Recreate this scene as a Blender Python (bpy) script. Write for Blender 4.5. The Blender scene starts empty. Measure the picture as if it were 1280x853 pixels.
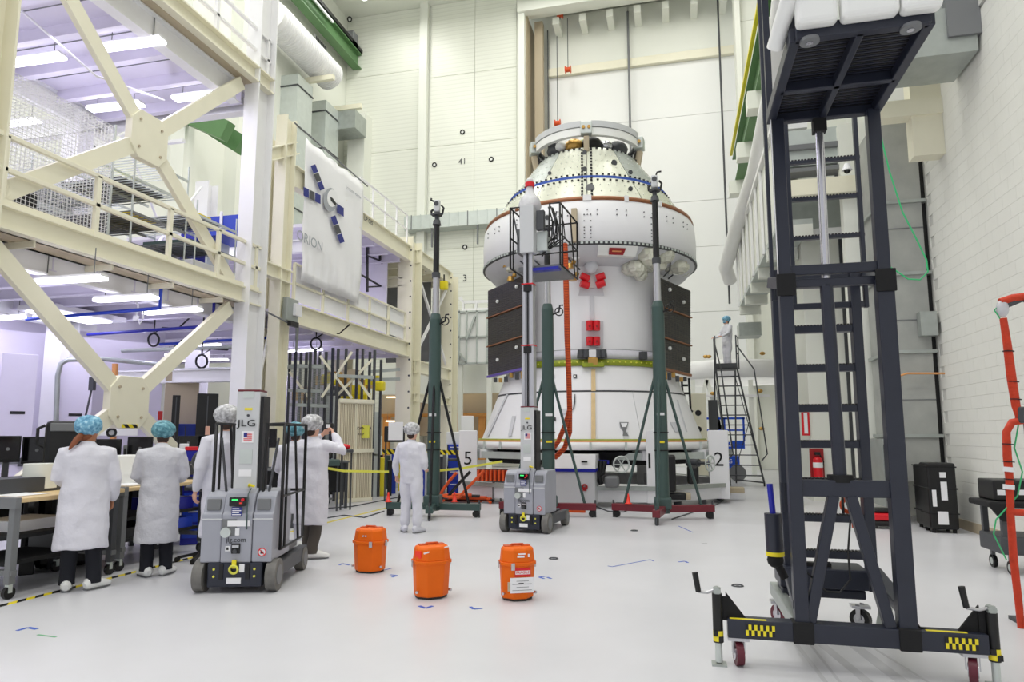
import bpy, bmesh, math, random
from mathutils import Vector, Matrix, noise
random.seed(7)
PI = math.pi
S = bpy.context.scene
COL = S.collection

# ------------------------------------------------------------------ camera, world, lights, exposure
F_PX, CX, CY, CAM_H = 840.0, 640.0, 443.0, 1.58
PITCH = math.atan((544 - CY) / F_PX)
YAW = math.atan(208 / (F_PX / math.cos(PITCH)))
cam_d = bpy.data.cameras.new('camera'); cam = bpy.data.objects.new('camera', cam_d); COL.objects.link(cam)
cam.location = (0, 0, CAM_H)
cam.rotation_euler = (PI / 2 + PITCH, 0, YAW)
cam_d.sensor_width = 36.0
cam_d.lens = F_PX / 1280 * 36.0
cam_d.shift_y = (CY - 426.5) / 1280
cam_d.clip_end = 200
S.camera = cam

W = bpy.data.worlds.new('world'); S.world = W; W.use_nodes = True
W.node_tree.nodes['Background'].inputs[0].default_value = (0.93, 0.94, 1.0, 1)
W.node_tree.nodes['Background'].inputs[1].default_value = 0.75

S.view_settings.view_transform = 'Standard'
S.view_settings.look = 'None'
S.view_settings.exposure = 0.0
S.view_settings.gamma = 1.0

def lamp(name, loc, size, power, color=(1, 1, 1), rot=(0, 0, 0), size_y=None):
    d = bpy.data.lights.new(name, 'AREA'); d.shape = 'RECTANGLE'; d.size = size; d.size_y = size_y or size
    d.energy = power; d.color = color
    o = bpy.data.objects.new(name, d); o.location = loc; o.rotation_euler = rot; COL.objects.link(o)
    return o
WARM = (1.0, 0.985, 0.955)
for x in (-14.0, -6.0, 1.0):
    for y in (-3.5, 4.0, 13.0, 22.5, 29.5):
        lamp('high_bay_light', (x, y, 24.6), 3.0, 175 if y > 25 else 400, WARM)
COOL = (0.80, 0.76, 1.0)
for (x, y, z, sx, sy, p) in ((-11.5, 8.5, 3.9, 2.5, 4.0, 60), (-14.5, 12.0, 3.9, 3.5, 6.0, 60), (-12.5, 17.5, 4.0, 3.0, 5.0, 80),
                             (-11.2, 9.5, 8.75, 2.5, 4.5, 130), (-15.5, 9.5, 8.7, 2.0, 6.0, 90), (-12.5, 17.0, 7.4, 3.0, 5.0, 90)):
    lamp('mezzanine_fill', (x, y, z), sx, p, COOL, size_y=sy)  # violet fill panels added below the decks, apart from the visible fittings

for (x, y, z, p) in ((-10.6, 7.6, 8.3, 11), (-12.2, 7.6, 8.3, 11), (-10.6, 10.8, 8.3, 11), (-12.2, 10.8, 8.3, 11), (-10.8, 9.0, 3.6, 14), (-11.5, 12.5, 3.6, 14), (-14.5, 11.0, 3.6, 14), (-11.5, 17.5, 3.6, 25)):
    d = bpy.data.lights.new('spill_fill', 'POINT'); d.energy = p; d.color = COOL; d.shadow_soft_size = 0.03
    o = bpy.data.objects.new('spill_fill', d); o.location = (x, y, z); COL.objects.link(o)  # added fill points imitating spill from the strip fittings, hung where no fitting is

# ------------------------------------------------------------------ pixel helpers (a photo pixel becomes a point on a real plane)
_f = Vector((-math.sin(YAW) * math.cos(PITCH), math.cos(YAW) * math.cos(PITCH), math.sin(PITCH)))
_r = Vector((math.cos(YAW), math.sin(YAW), 0))
_u = _r.cross(_f)
def ray(u, v): return _f + _r * ((u - CX) / F_PX) - _u * ((v - CY) / F_PX)
def hit(u, v, ax, val):
    d = ray(u, v); o = Vector((0, 0, CAM_H)); return o + d * ((val - o[ax]) / d[ax])
def hx(u, v, X): return hit(u, v, 0, X)
def hy(u, v, Y): return hit(u, v, 1, Y)
def hz(u, v, Z=0.0): return hit(u, v, 2, Z)

# ------------------------------------------------------------------ materials
def _in(b, names, val):
    for n in names:
        if n in b.inputs: b.inputs[n].default_value = val; return
def mat(name, rgb, rough=0.5, metal=0.0, var=0.0, vscale=3.0, bump=0.0, bscale=30.0, emit=None, alpha=None, trans=0.0, spec=None, coat=0.0, dist=0.02):
    """procedural surface: colour with a little large-scale variation and fine relief; rgb in sRGB 0-255"""
    m = bpy.data.materials.new(name); m.use_nodes = True; nt = m.node_tree; b = nt.nodes['Principled BSDF']
    lin = [((c / 255) / 12.92 if c / 255 <= 0.04045 else ((c / 255 + 0.055) / 1.055) ** 2.4) for c in rgb]
    b.inputs['Base Color'].default_value = (*lin, 1)
    b.inputs['Roughness'].default_value = rough; b.inputs['Metallic'].default_value = metal
    if spec is not None: _in(b, ['Specular IOR Level', 'Specular'], spec)
    if coat: _in(b, ['Coat Weight'], coat); _in(b, ['Coat Roughness'], 0.15)
    if trans: _in(b, ['Transmission Weight'], trans)
    if alpha is not None: b.inputs['Alpha'].default_value = alpha
    if emit: _in(b, ['Emission Color'], (*lin, 1)); _in(b, ['Emission Strength'], emit)
    if var or bump:
        tc = nt.nodes.new('ShaderNodeTexCoord')
        if var:
            n = nt.nodes.new('ShaderNodeTexNoise'); n.inputs['Scale'].default_value = vscale; n.inputs['Detail'].default_value = 5
            nt.links.new(tc.outputs['Object'], n.inputs['Vector'])
            r = nt.nodes.new('ShaderNodeMapRange'); r.inputs[1].default_value = 0.3; r.inputs[2].default_value = 0.7
            r.inputs[3].default_value = 1 - var; r.inputs[4].default_value = 1 + var * 0.5
            nt.links.new(n.outputs['Fac'], r.inputs[0])
            mx = nt.nodes.new('ShaderNodeVectorMath'); mx.operation = 'SCALE'; mx.inputs[0].default_value = lin
            nt.links.new(r.outputs[0], mx.inputs['Scale']); nt.links.new(mx.outputs[0], b.inputs['Base Color'])
        if bump:
            n2 = nt.nodes.new('ShaderNodeTexNoise'); n2.inputs['Scale'].default_value = bscale; n2.inputs['Detail'].default_value = 3
            nt.links.new(tc.outputs['Object'], n2.inputs['Vector'])
            bp = nt.nodes.new('ShaderNodeBump'); bp.inputs['Strength'].default_value = bump; bp.inputs['Distance'].default_value = dist
            nt.links.new(n2.outputs['Fac'], bp.inputs['Height']); nt.links.new(bp.outputs[0], b.inputs['Normal'])
    return m

def ramp_mat(name, kind, scale, stops, rough=0.5, metal=0.0, rot=(0, 0, 0), mscale=(1, 1, 1), dirn='X', bump=0.0, bdist=0.01, const=True, brick=None):
    m = bpy.data.materials.new(name); m.use_nodes = True; nt = m.node_tree; b = nt.nodes['Principled BSDF']
    b.inputs['Roughness'].default_value = rough; b.inputs['Metallic'].default_value = metal
    tc = nt.nodes.new('ShaderNodeTexCoord'); mp = nt.nodes.new('ShaderNodeMapping')
    mp.inputs['Rotation'].default_value = rot; mp.inputs['Scale'].default_value = mscale
    nt.links.new(tc.outputs['Object'], mp.inputs['Vector'])
    L = lambda c: [((x / 255) / 12.92 if x / 255 <= 0.04045 else ((x / 255 + 0.055) / 1.055) ** 2.4) for x in c] + [1]
    if kind == 'wave':
        t = nt.nodes.new('ShaderNodeTexWave'); t.wave_type = 'BANDS'; t.bands_direction = dirn; t.inputs['Scale'].default_value = scale
        t.inputs['Distortion'].default_value = 0; out = t.outputs['Fac']
    elif kind == 'checker':
        t = nt.nodes.new('ShaderNodeTexChecker'); t.inputs['Scale'].default_value = scale
        out = t.outputs['Fac']
    elif kind == 'noise':
        t = nt.nodes.new('ShaderNodeTexNoise'); t.inputs['Scale'].default_value = scale; t.inputs['Detail'].default_value = 6; out = t.outputs['Fac']
    elif kind == 'brick':
        t = nt.nodes.new('ShaderNodeTexBrick'); t.inputs['Scale'].default_value = scale; t.inputs['Color1'].default_value = (0, 0, 0, 1)
        t.inputs['Color2'].default_value = (0.25, 0.25, 0.25, 1); t.inputs['Mortar'].default_value = (1, 1, 1, 1); t.inputs['Mortar Size'].default_value = brick[0]
        t.inputs['Brick Width'].default_value = brick[1]; t.inputs['Row Height'].default_value = brick[2]; t.offset = brick[3]; out = t.outputs['Color']
    nt.links.new(mp.outputs[0], t.inputs['Vector'])
    cr = nt.nodes.new('ShaderNodeValToRGB'); cr.color_ramp.interpolation = 'CONSTANT' if const else 'LINEAR'
    e = cr.color_ramp.elements
    while len(e) > 1: e.remove(e[-1])
    e[0].position = stops[0][0]; e[0].color = L(stops[0][1])
    for p, c in stops[1:]:
        k = e.new(p); k.color = L(c)
    nt.links.new(out, cr.inputs[0]); nt.links.new(cr.outputs[0], b.inputs['Base Color'])
    if bump:
        bp = nt.nodes.new('ShaderNodeBump'); bp.inputs['Strength'].default_value = bump; bp.inputs['Distance'].default_value = bdist
        nt.links.new(out, bp.inputs['Height']); nt.links.new(bp.outputs[0], b.inputs['Normal'])
    return m

MT = {}
def defm(key, *a, **k): MT[key] = mat(key, *a, **k)
defm('floor_epoxy', (214, 214, 218), 0.32, var=0.05, vscale=0.9, bump=0.03, bscale=3, spec=0.45)
defm('wall_paint', (240, 242, 232), 0.45, var=0.02, vscale=0.5, bump=0.04, bscale=6)
defm('block_paint', (236, 236, 229), 0.5, var=0.03, vscale=1.5, bump=0.15, bscale=60)
defm('mortar', (214, 214, 208), 0.7)
defm('cream_steel', (243, 239, 216), 0.42, var=0.03, vscale=2)
defm('white_steel', (243, 243, 243), 0.4, var=0.02)
defm('white_paint', (238, 238, 240), 0.35, var=0.02, vscale=2)
defm('bright_white', (242, 243, 240), 0.35)
defm('violet_lit_white', (226, 222, 236), 0.5, var=0.02)  # white surfaces with the violet tint of the deck lamps put into the colour
defm('galvanised', (176, 182, 178), 0.42, 0.55, var=0.10, vscale=5)
defm('galv_light', (205, 212, 208), 0.4, 0.35, var=0.06, vscale=4)
defm('navy_steel', (37, 41, 55), 0.38, 0.0, var=0.10, vscale=6)
defm('black', (12, 12, 14), 0.45)
defm('black_matte', (20, 20, 22), 0.8)
defm('black_gloss', (8, 8, 10), 0.12)
defm('rubber', (52, 50, 48), 0.75, var=0.25, vscale=14)
defm('grey_tyre', (118, 116, 112), 0.7, var=0.18, vscale=14)
defm('maroon_tyre', (96, 28, 44), 0.4)
defm('maroon_steel', (112, 30, 42), 0.4, var=0.1)
defm('lift_grey', (166, 168, 178), 0.42, var=0.04, vscale=5)
defm('lift_light', (206, 208, 210), 0.38)
defm('aluminium', (196, 196, 200), 0.28, 0.8)
defm('steel_bright', (200, 200, 205), 0.2, 0.9)
defm('dark_grey', (70, 72, 76), 0.5)
defm('mid_grey', (120, 122, 124), 0.5)
defm('case_orange', (236, 106, 2), 0.5, var=0.04, vscale=6, spec=0.3)
defm('case_orange_dark', (200, 80, 14), 0.4)
defm('hose_orange', (226, 86, 26), 0.5, var=0.12, vscale=20, bump=0.3, bscale=60)
defm('hose_red', (206, 58, 22), 0.6, var=0.15, vscale=14, bump=0.5, bscale=30)
defm('red', (222, 26, 40), 0.35)
defm('deep_red', (160, 22, 26), 0.4)
defm('cone_red', (250, 60, 40), 0.4)
defm('yellow', (242, 224, 40), 0.4)
defm('pale_yellow', (234, 232, 90), 0.4)
defm('tape_yellow', (216, 200, 60), 0.5)
defm('blue', (28, 64, 190), 0.35)
defm('deep_blue', (24, 30, 160), 0.35)
defm('tape_blue', (62, 96, 190), 0.6)
defm('lift_blue', (24, 84, 216), 0.35)
defm('green_crane', (92, 132, 84), 0.45, var=0.05)
defm('green_mast', (62, 84, 80), 0.35, var=0.05)
defm('green_wire', (60, 190, 120), 0.5)
defm('green_primer', (150, 164, 40), 0.45, var=0.1, vscale=8)
defm('wood', (226, 198, 148), 0.45, var=0.08, vscale=7)
defm('tan', (190, 176, 150), 0.6)
defm('amber', (214, 150, 76), 0.6, var=0.1)
defm('copper_pipe', (226, 160, 100), 0.4, 0.2)
defm('pvc_orange', (232, 138, 60), 0.45)
defm('bronze', (150, 96, 62), 0.4, 0.3, var=0.12, vscale=9)
defm('gold', (190, 150, 80), 0.3, 0.7)
defm('foil', (214, 214, 200), 0.25, 0.35, var=0.1, vscale=7, bump=0.8, bscale=9, dist=0.05)
defm('fabric_white', (224, 223, 232), 0.85, var=0.04, vscale=5, bump=0.5, bscale=11, dist=0.03)
defm('fabric_grey', (212, 212, 218), 0.85, var=0.05, vscale=5, bump=0.6, bscale=12, dist=0.03)
defm('coverall', (222, 222, 230), 0.85, var=0.04, vscale=4, bump=0.5, bscale=9, dist=0.03)
defm('floor_scuff', (196, 196, 199), 0.4)
defm('trousers', (18, 20, 30), 0.85)
defm('trousers_brown', (84, 78, 72), 0.85, var=0.08)
defm('skin', (222, 172, 148), 0.55)
defm('skin_brown', (176, 118, 86), 0.55)
defm('hair_dark', (58, 40, 32), 0.7)
defm('hair_auburn', (138, 78, 46), 0.6, var=0.2, vscale=40)
defm('glove', (236, 222, 214), 0.5)
defm('plastic_clear', (226, 226, 232), 0.25, alpha=0.75, bump=0.8, bscale=14)
defm('lamp_white', (255, 255, 255), 0.5, emit=6.0)
defm('lamp_cool', (240, 238, 255), 0.5, emit=6.0)
defm('lamp_warm', (255, 214, 160), 0.5, emit=3.0)
defm('led_green', (60, 230, 110), 0.5, emit=1.0)
defm('paper', (244, 244, 246), 0.7)
defm('grey_print', (168, 172, 178), 0.7)
defm('panel_silver', (226, 228, 212), 0.24, 0.35, var=0.06, vscale=2.5)
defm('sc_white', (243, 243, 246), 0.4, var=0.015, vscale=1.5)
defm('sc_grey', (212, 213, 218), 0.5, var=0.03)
defm('cloth_banner', (248, 248, 250), 0.7, bump=0.35, bscale=2.2, dist=0.06)
defm('ribbon_green', (110, 175, 130), 0.5)
defm('flag_blue', (40, 48, 130), 0.6)
defm('violet_film', (96, 74, 170), 0.3)
MT['solar'] = ramp_mat('solar', 'brick', 1.0, [(0, (30, 28, 32)), (0.6, (84, 76, 66))], 0.32, 0.1, brick=(0.004, 0.07, 0.05, 0.0), mscale=(1, 1, 1), rot=(PI / 2, 0, 0), const=False)
MT['hazard'] = ramp_mat('hazard', 'wave', 3.4, [(0, (16, 16, 16)), (0.5, (240, 220, 40))], 0.5, dirn='DIAGONAL')
MT['mesh_deck'] = ramp_mat('mesh_deck', 'brick', 1.0, [(0, (10, 11, 14)), (0.6, (44, 50, 70))], 0.5, brick=(0.008, 0.10, 0.03, 0.5))
MT['concrete'] = ramp_mat('concrete', 'noise', 2.5, [(0.3, (158, 160, 156)), (0.7, (176, 178, 172))], 0.6, const=False)
MT['net_blue'] = ramp_mat('net_blue', 'noise', 26, [(0.35, (70, 130, 168)), (0.55, (128, 186, 214)), (0.7, (190, 226, 240))], 0.6, const=False, bump=0.6)
MT['net_teal'] = ramp_mat('net_teal', 'noise', 26, [(0.35, (62, 118, 132)), (0.55, (106, 164, 178)), (0.7, (160, 206, 214))], 0.6, const=False, bump=0.6)
MT['net_white'] = ramp_mat('net_white', 'noise', 26, [(0.35, (150, 150, 152)), (0.55, (200, 200, 202)), (0.7, (236, 236, 238))], 0.6, const=False, bump=0.6)
MT['siding'] = ramp_mat('siding', 'wave', 1.3, [(0, (236, 238, 226)), (0.5, (240, 242, 231)), (0.97, (230, 232, 220))], 0.32, dirn='Z', bump=0.1, const=False)
MT['orange_cover'] = ramp_mat('orange_cover', 'wave', 9, [(0, (224, 92, 30)), (0.8, (170, 58, 18))], 0.6, dirn='Z', bump=0.3, const=False)

# ------------------------------------------------------------------ mesh builder
class M:
    def __init__(s): s.v = []; s.f = []; s.mi = []; s.sm = []; s.mats = []; s.cur = 0
    def use(s, k):
        if k not in s.mats: s.mats.append(k)
        s.cur = s.mats.index(k); return s
    def add(s, vs, fs, smooth=False):
        n = len(s.v); s.v += [Vector(p) for p in vs]
        for f in fs: s.f.append([i + n for i in f]); s.mi.append(s.cur); s.sm.append(smooth)
        return s
    def box(s, a, b):
        x0, x1 = sorted((a[0], b[0])); y0, y1 = sorted((a[1], b[1])); z0, z1 = sorted((a[2], b[2]))
        return s.add([(x0, y0, z0), (x1, y0, z0), (x1, y1, z0), (x0, y1, z0), (x0, y0, z1), (x1, y0, z1), (x1, y1, z1), (x0, y1, z1)],
                     [(3, 2, 1, 0), (4, 5, 6, 7), (0, 1, 5, 4), (1, 2, 6, 5), (2, 3, 7, 6), (3, 0, 4, 7)])
    def cb(s, c, d): return s.box([c[i] - d[i] / 2 for i in range(3)], [c[i] + d[i] / 2 for i in range(3)])
    def frame(s, p, q, up=(0, 0, 1)):
        p = Vector(p); q = Vector(q); t = (q - p).normalized(); up = Vector(up)
        if abs(t.dot(up)) > 0.98: up = Vector((0, 1, 0)) if abs(t.y) < 0.9 else Vector((1, 0, 0))
        a = t.cross(up).normalized(); b = a.cross(t).normalized(); return p, q, t, a, b
    def beam(s, p, q, w, h, up=(0, 0, 1)):
        p, q, t, a, b = s.frame(p, q, up); a *= w / 2; b *= h / 2
        return s.add([p - a - b, p + a - b, p + a + b, p - a + b, q - a - b, q + a - b, q + a + b, q - a + b],
                     [(0, 3, 2, 1), (4, 5, 6, 7), (0, 1, 5, 4), (1, 2, 6, 5), (2, 3, 7, 6), (3, 0, 4, 7)][::1])
    def ibeam(s, p, q, w, h, t=0.03, up=(0, 0, 1)):
        P, Q, T, a, b = s.frame(p, q, up)
        o = b * (h / 2 - t / 2)
        s.beam(P + o, Q + o, w, t, up); s.beam(P - o, Q - o, w, t, up); return s.beam(P, Q, t, h - 2 * t, up)
    def cyl(s, p, q, r, r2=None, n=14, caps=True, smooth=True):
        r2 = r if r2 is None else r2; p, q, t, a, b = s.frame(p, q)
        vs = []
        for c, rr in ((p, r), (q, r2)):
            for i in range(n):
                th = 2 * PI * i / n; vs.append(c + (a * math.cos(th) + b * math.sin(th)) * rr)
        s.add(vs, [(i, i + n, (i + 1) % n + n, (i + 1) % n) for i in range(n)], smooth)
        if caps: s.add(vs, [tuple(range(n)), tuple(range(2 * n - 1, n - 1, -1))])
        return s
    def tube(s, pts, r, n=8, closed=False, caps=True):
        pts = [Vector(p) for p in pts]; k = len(pts); rs = r if isinstance(r, (list, tuple)) else [r] * k
        vs = []; pa = None
        for i, p in enumerate(pts):
            if closed: t = pts[(i + 1) % k] - pts[i - 1]
            else: t = pts[min(i + 1, k - 1)] - pts[max(i - 1, 0)]
            t = t.normalized() if t.length > 1e-9 else Vector((0, 0, 1))
            if pa is None:
                up = Vector((0, 0, 1)) if abs(t.z) < 0.9 else Vector((1, 0, 0)); a = t.cross(up).normalized()
            else:
                a = pa - t * pa.dot(t); a = a.normalized() if a.length > 1e-6 else t.orthogonal().normalized()
            pa = a; b = t.cross(a)
            for j in range(n):
                th = 2 * PI * j / n; vs.append(p + (a * math.cos(th) + b * math.sin(th)) * rs[i])
        fs = []
        for i in range(k if closed else k - 1):
            for j in range(n):
                A = i * n + j; B = i * n + (j + 1) % n; C = ((i + 1) % k) * n + (j + 1) % n; D = ((i + 1) % k) * n + j
                fs.append((A, B, C, D))
        s.add(vs, fs, True)
        if caps and not closed: s.add(vs, [tuple(range(n - 1, -1, -1)), tuple(range((k - 1) * n, k * n))])
        return s
    def lathe(s, prof, n=64, c=(0, 0), a0=0.0, a1=2 * PI, smooth=True):
        full = abs(a1 - a0 - 2 * PI) < 1e-6; k = n if full else n + 1; vs = []
        for r, z in prof:
            for i in range(k):
                th = a0 + (a1 - a0) * i / n; vs.append((c[0] + r * math.cos(th), c[1] + r * math.sin(th), z))
        fs = []
        for j in range(len(prof) - 1):
            for i in range(n):
                A = j * k + i; B = j * k + (i + 1) % k; fs.append((A, B, B + k, A + k))
        return s.add(vs, fs, smooth)
    def prism(s, poly, p, ax_u, ax_v, ax_w, d):
        """polygon (u,v) placed at p with axes, extruded d along ax_w"""
        p = Vector(p); U = Vector(ax_u); V = Vector(ax_v); Wd = Vector(ax_w); n = len(poly)
        vs = [p + U * a + V * b for a, b in poly] + [p + U * a + V * b + Wd * d for a, b in poly]
        return s.add(vs, [tuple(range(n - 1, -1, -1)), tuple(range(n, 2 * n))] + [(i, (i + 1) % n, (i + 1) % n + n, i + n) for i in range(n)])
    def quad(s, a, b, c, d): return s.add([a, b, c, d], [(0, 1, 2, 3)])
    def ball(s, c, r, n=12, sc=(1, 1, 1)):
        vs = []; fs = []; m = max(4, n // 2 + 1)
        for i in range(m + 1):
            ph = PI * i / m
            for j in range(n):
                th = 2 * PI * j / n
                vs.append((c[0] + r * sc[0] * math.sin(ph) * math.cos(th), c[1] + r * sc[1] * math.sin(ph) * math.sin(th), c[2] + r * sc[2] * math.cos(ph)))
        for i in range(m):
            for j in range(n):
                A = i * n + j; B = i * n + (j + 1) % n; fs.append((A, A + n, B + n, B))
        return s.add(vs, fs, True)
    def ring(s, c, nrm, R, r, n=24, k=6):
        c = Vector(c); nrm = Vector(nrm).normalized(); a = nrm.orthogonal().normalized(); b = nrm.cross(a)
        return s.tube([c + (a * math.cos(2 * PI * i / n) + b * math.sin(2 * PI * i / n)) * R for i in range(n)], r, k, True)
    def loft(s, pts, rad, n=14, ref=(0, 1, 0), caps=True):
        """elliptical sections: rad = list of (ra, rb); ra across (perpendicular to ref), rb along ref"""
        pts = [Vector(p) for p in pts]; k = len(pts); vs = []; ref = Vector(ref)
        for i, p in enumerate(pts):
            t = (pts[min(i + 1, k - 1)] - pts[max(i - 1, 0)]).normalized()
            b = ref - t * ref.dot(t)
            b = b.normalized() if b.length > 0.05 else t.orthogonal().normalized(); a = b.cross(t)
            ra, rb = rad[i] if isinstance(rad[i], (tuple, list)) else (rad[i], rad[i])
            for j in range(n):
                th = 2 * PI * j / n; vs.append(p + a * (ra * math.cos(th)) + b * (rb * math.sin(th)))
        fs = []
        for i in range(k - 1):
            for j in range(n): fs.append((i * n + j, i * n + (j + 1) % n, (i + 1) * n + (j + 1) % n, (i + 1) * n + j))
        s.add(vs, fs, True)
        if caps: s.add(vs, [tuple(range(n - 1, -1, -1)), tuple(range((k - 1) * n, k * n))], True)
        return s
    def build(s, name, m=None, parent=None, world=False, origin=None, bev=0.0, label=None, remesh=None, stuff=False, solid=0.0, subd=0, seg=2):
        """links the collected shapes as ONE mesh object. world=True: coordinates are world ones, moved into the parent's frame"""
        if m: s.mats = [m] if isinstance(m, str) else list(m)
        vs = s.v
        off = Vector((0, 0, 0))
        if world and parent is not None:
            inv = world_mat(parent).inverted(); vs = [inv @ v for v in vs]
        elif parent is None:
            if origin is None:
                xs = [v.x for v in vs]; ys = [v.y for v in vs]; zs = [v.z for v in vs]
                origin = ((min(xs) + max(xs)) / 2, (min(ys) + max(ys)) / 2, min(zs))
            off = Vector(origin); vs = [v - off for v in vs]
        me = bpy.data.meshes.new(name); me.from_pydata([tuple(v) for v in vs], [], s.f)
        for k in s.mats: me.materials.append(MT[k] if isinstance(k, str) else k)
        me.polygons.foreach_set('material_index', s.mi); me.polygons.foreach_set('use_smooth', s.sm); me.update()
        bm = bmesh.new(); bm.from_mesh(me); bmesh.ops.recalc_face_normals(bm, faces=bm.faces[:]) if not stuff and len(s.f) < 60000 else None
        bm.to_mesh(me); bm.free()
        o = bpy.data.objects.new(name, me); COL.objects.link(o); o.location = off
        if parent is not None: o.parent = parent
        if bev:
            b = o.modifiers.new('bevel', 'BEVEL'); b.width = bev; b.segments = seg; b.limit_method = 'ANGLE'; b.angle_limit = math.radians(40)
        if remesh:
            r = o.modifiers.new('remesh', 'REMESH'); r.mode = 'VOXEL'; r.voxel_size = remesh; r.use_smooth_shade = True
            sm = o.modifiers.new('smooth', 'SMOOTH'); sm.iterations = 3; sm.factor = 0.5
        if solid:
            t = o.modifiers.new('solid', 'SOLIDIFY'); t.thickness = solid; t.offset = 0
        if label: o['label'] = label
        if stuff: o['kind'] = 'stuff'
        return o

def world_mat(o):
    m = Matrix.LocRotScale(o.location, o.rotation_euler, o.scale)
    return world_mat(o.parent) @ m if o.parent else m
def thing(name, label, cat, loc=(0, 0, 0), rz=0.0, group=None):
    o = bpy.data.objects.new(name, None); COL.objects.link(o); o.location = loc; o.rotation_euler = (0, 0, rz)
    o.empty_display_size = 0.2; o['label'] = label; o['category'] = cat
    if group: o['group'] = group
    return o
def tag(o, label, cat=None, group=None, kind=None):
    o['label'] = label
    if cat: o['category'] = cat
    if group: o['group'] = group
    if kind: o['kind'] = kind
    return o
def struct(o, label=None):
    o['kind'] = 'structure'
    if label: o['label'] = label
    return o
def clone(o, parent=None, loc=None, rz=None, label=None):
    kids = [c for c in bpy.data.objects if c.parent == o]
    c = o.copy(); COL.objects.link(c); c.parent = parent
    if loc is not None: c.location = loc
    if rz is not None: c.rotation_euler = (0, 0, rz)
    if label: c['label'] = label
    for k in kids: clone(k, c)
    return c
def share(o, loc, parent=None, rot=None):
    c = o.copy(); COL.objects.link(c); c.location = loc
    if rot is not None: c.rotation_euler = rot
    if parent is not None: c.parent = parent
    return c
def text(body, size, m, parent, loc, rot, name='lettering', align='CENTER', ext=0.002, label=None, sx=1.0):
    d = bpy.data.curves.new(name, 'FONT'); d.body = body; d.size = size; d.align_x = align; d.align_y = 'CENTER'; d.extrude = ext
    d.resolution_u = 3
    d.materials.append(MT[m]); o = bpy.data.objects.new(name, d)
    me = bpy.data.meshes.new_from_object(o); bpy.data.objects.remove(o); bpy.data.curves.remove(d); me.name = name
    me.transform(Matrix.Diagonal((sx, 1, 1, 1)))
    o = bpy.data.objects.new(name, me); COL.objects.link(o); o.location = loc; o.rotation_euler = rot
    if parent is not None: o.parent = parent
    if label: o['label'] = label
    return o
def pbox(m, u0, v0, u1, v1, Y, d):
    """box whose front face lies in the plane y=Y and covers the pixel rectangle"""
    a = hy(u0, (v0 + v1) / 2, Y); b = hy(u1, (v0 + v1) / 2, Y); t = hy((u0 + u1) / 2, v0, Y); q = hy((u0 + u1) / 2, v1, Y)
    m.box((a.x, Y, max(0.0, q.z)), (b.x, Y + d, t.z)); return (a.x, b.x, max(0.0, q.z), t.z)
# ================================================================== THE SETTING
XR, XL, YB, ZC = 4.63, -17.9, 33.0, 25.5
m = M(); m.box((XL - 1, -6, -0.2), (XR + 1, 38, 0)); struct(m.build('floor', 'floor_epoxy', origin=(0, 0, 0)), 'glossy pale grey epoxy floor of the high bay')
m = M(); m.box((XL, -6, ZC), (XR + 1, 37, ZC + 0.3)); struct(m.build('ceiling', 'wall_paint'), 'white ceiling high above the bay')
m = M(); m.box((XL - 0.3, -6, 0), (XL, 37, ZC)); wl = struct(m.build('wall_left', 'wall_paint', origin=(XL, 0, 0)), 'tall white wall behind the steel mezzanine')
# back wall in panels with seams, around a tall door opening
DX0, DX1 = -7.36, 3.28
m = M()
m.use('wall_paint').box((XL, YB + 0.05, 0), (DX0, YB + 0.6, ZC)); m.box((DX1, YB + 0.05, 0), (XR + 1, YB + 0.6, ZC)); m.box((DX0, YB + 0.05, 24.2), (DX1, YB + 0.6, ZC))
m.box((DX0 - 0.3, YB + 2.6, 0), (DX1 + 0.3, YB + 2.8, ZC))
wb = struct(m.build('wall_back', None, origin=(0, YB, 0)), 'white end wall of the high bay with a tall door')
def panel_grid(parent, xs, zs, Y, gap, mkey, th=0.05, name='panel'):
    for i in range(len(xs) - 1):
        for j in range(len(zs) - 1):
            q = M(); q.box((xs[i] + gap, Y, zs[j] + gap), (xs[i + 1] - gap, Y + th, zs[j + 1] - gap)); q.build(name, mkey, parent, world=True)
panel_grid(wb, (XL, -13.4), (0, 5.6, 11.4, 17.2, 21.8, ZC), YB, 0.012, 'siding')
panel_grid(wb, (-12.75, -10.2, DX0 - 0.5), (0, 5.6, 11.4, 17.2, 21.2, ZC), YB, 0.012, 'siding')
q = M(); q.box((-13.3, YB - 0.35, 0), (-12.85, YB, ZC)); q.build('pilaster', 'wall_paint', wb, world=True)
q = M(); q.box((-17.2, YB - 0.9, 0), (-16.2, YB, 19.2)); q.build('pilaster', 'wall_paint', wb, world=True)
panel_grid(wb, (DX1 + 0.25, XR), (0, 4.5, 9, 13.5, 18, 22, ZC), YB, 0.01, 'wall_paint')
# door opening: jambs, head, ceiling brackets, the two leaves made of panels
d1 = thing('door_1', 'tall white sliding door in the end wall, behind the capsule', 'door', (-2, YB + 2.2, 0)); d1['kind'] = 'structure'
del d1['category']
for x0, x1 in ((DX0 - 0.35, DX0), (DX1, DX1 + 0.25)):
    q = M(); q.box((x0, YB - 0.35, 0), (x1, YB, 24.6)); q.build('door_frame', 'wall_paint', d1, world=True)
q = M(); q.box((DX0 - 0.35, YB - 0.5, 24.0), (DX1 + 0.3, YB, 24.5)); q.build('door_head', 'wall_paint', d1, world=True)
for i in range(7):
    x = -6.0 + i * 1.45
    q = M(); q.box((x, YB + 0.6, 23.7), (x + 0.35, YB + 2.2, 24.1)); q.build('bracket', 'wall_paint', d1, world=True)
q = M(); q.box((DX0, YB, 0), (DX0 + 0.05, YB + 2.2, 24.2)); q.use('green_primer'); q.mats = ['tan']; q.mi = [0] * len(q.f); q.build('jamb_lining', None, d1, world=True)
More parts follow.
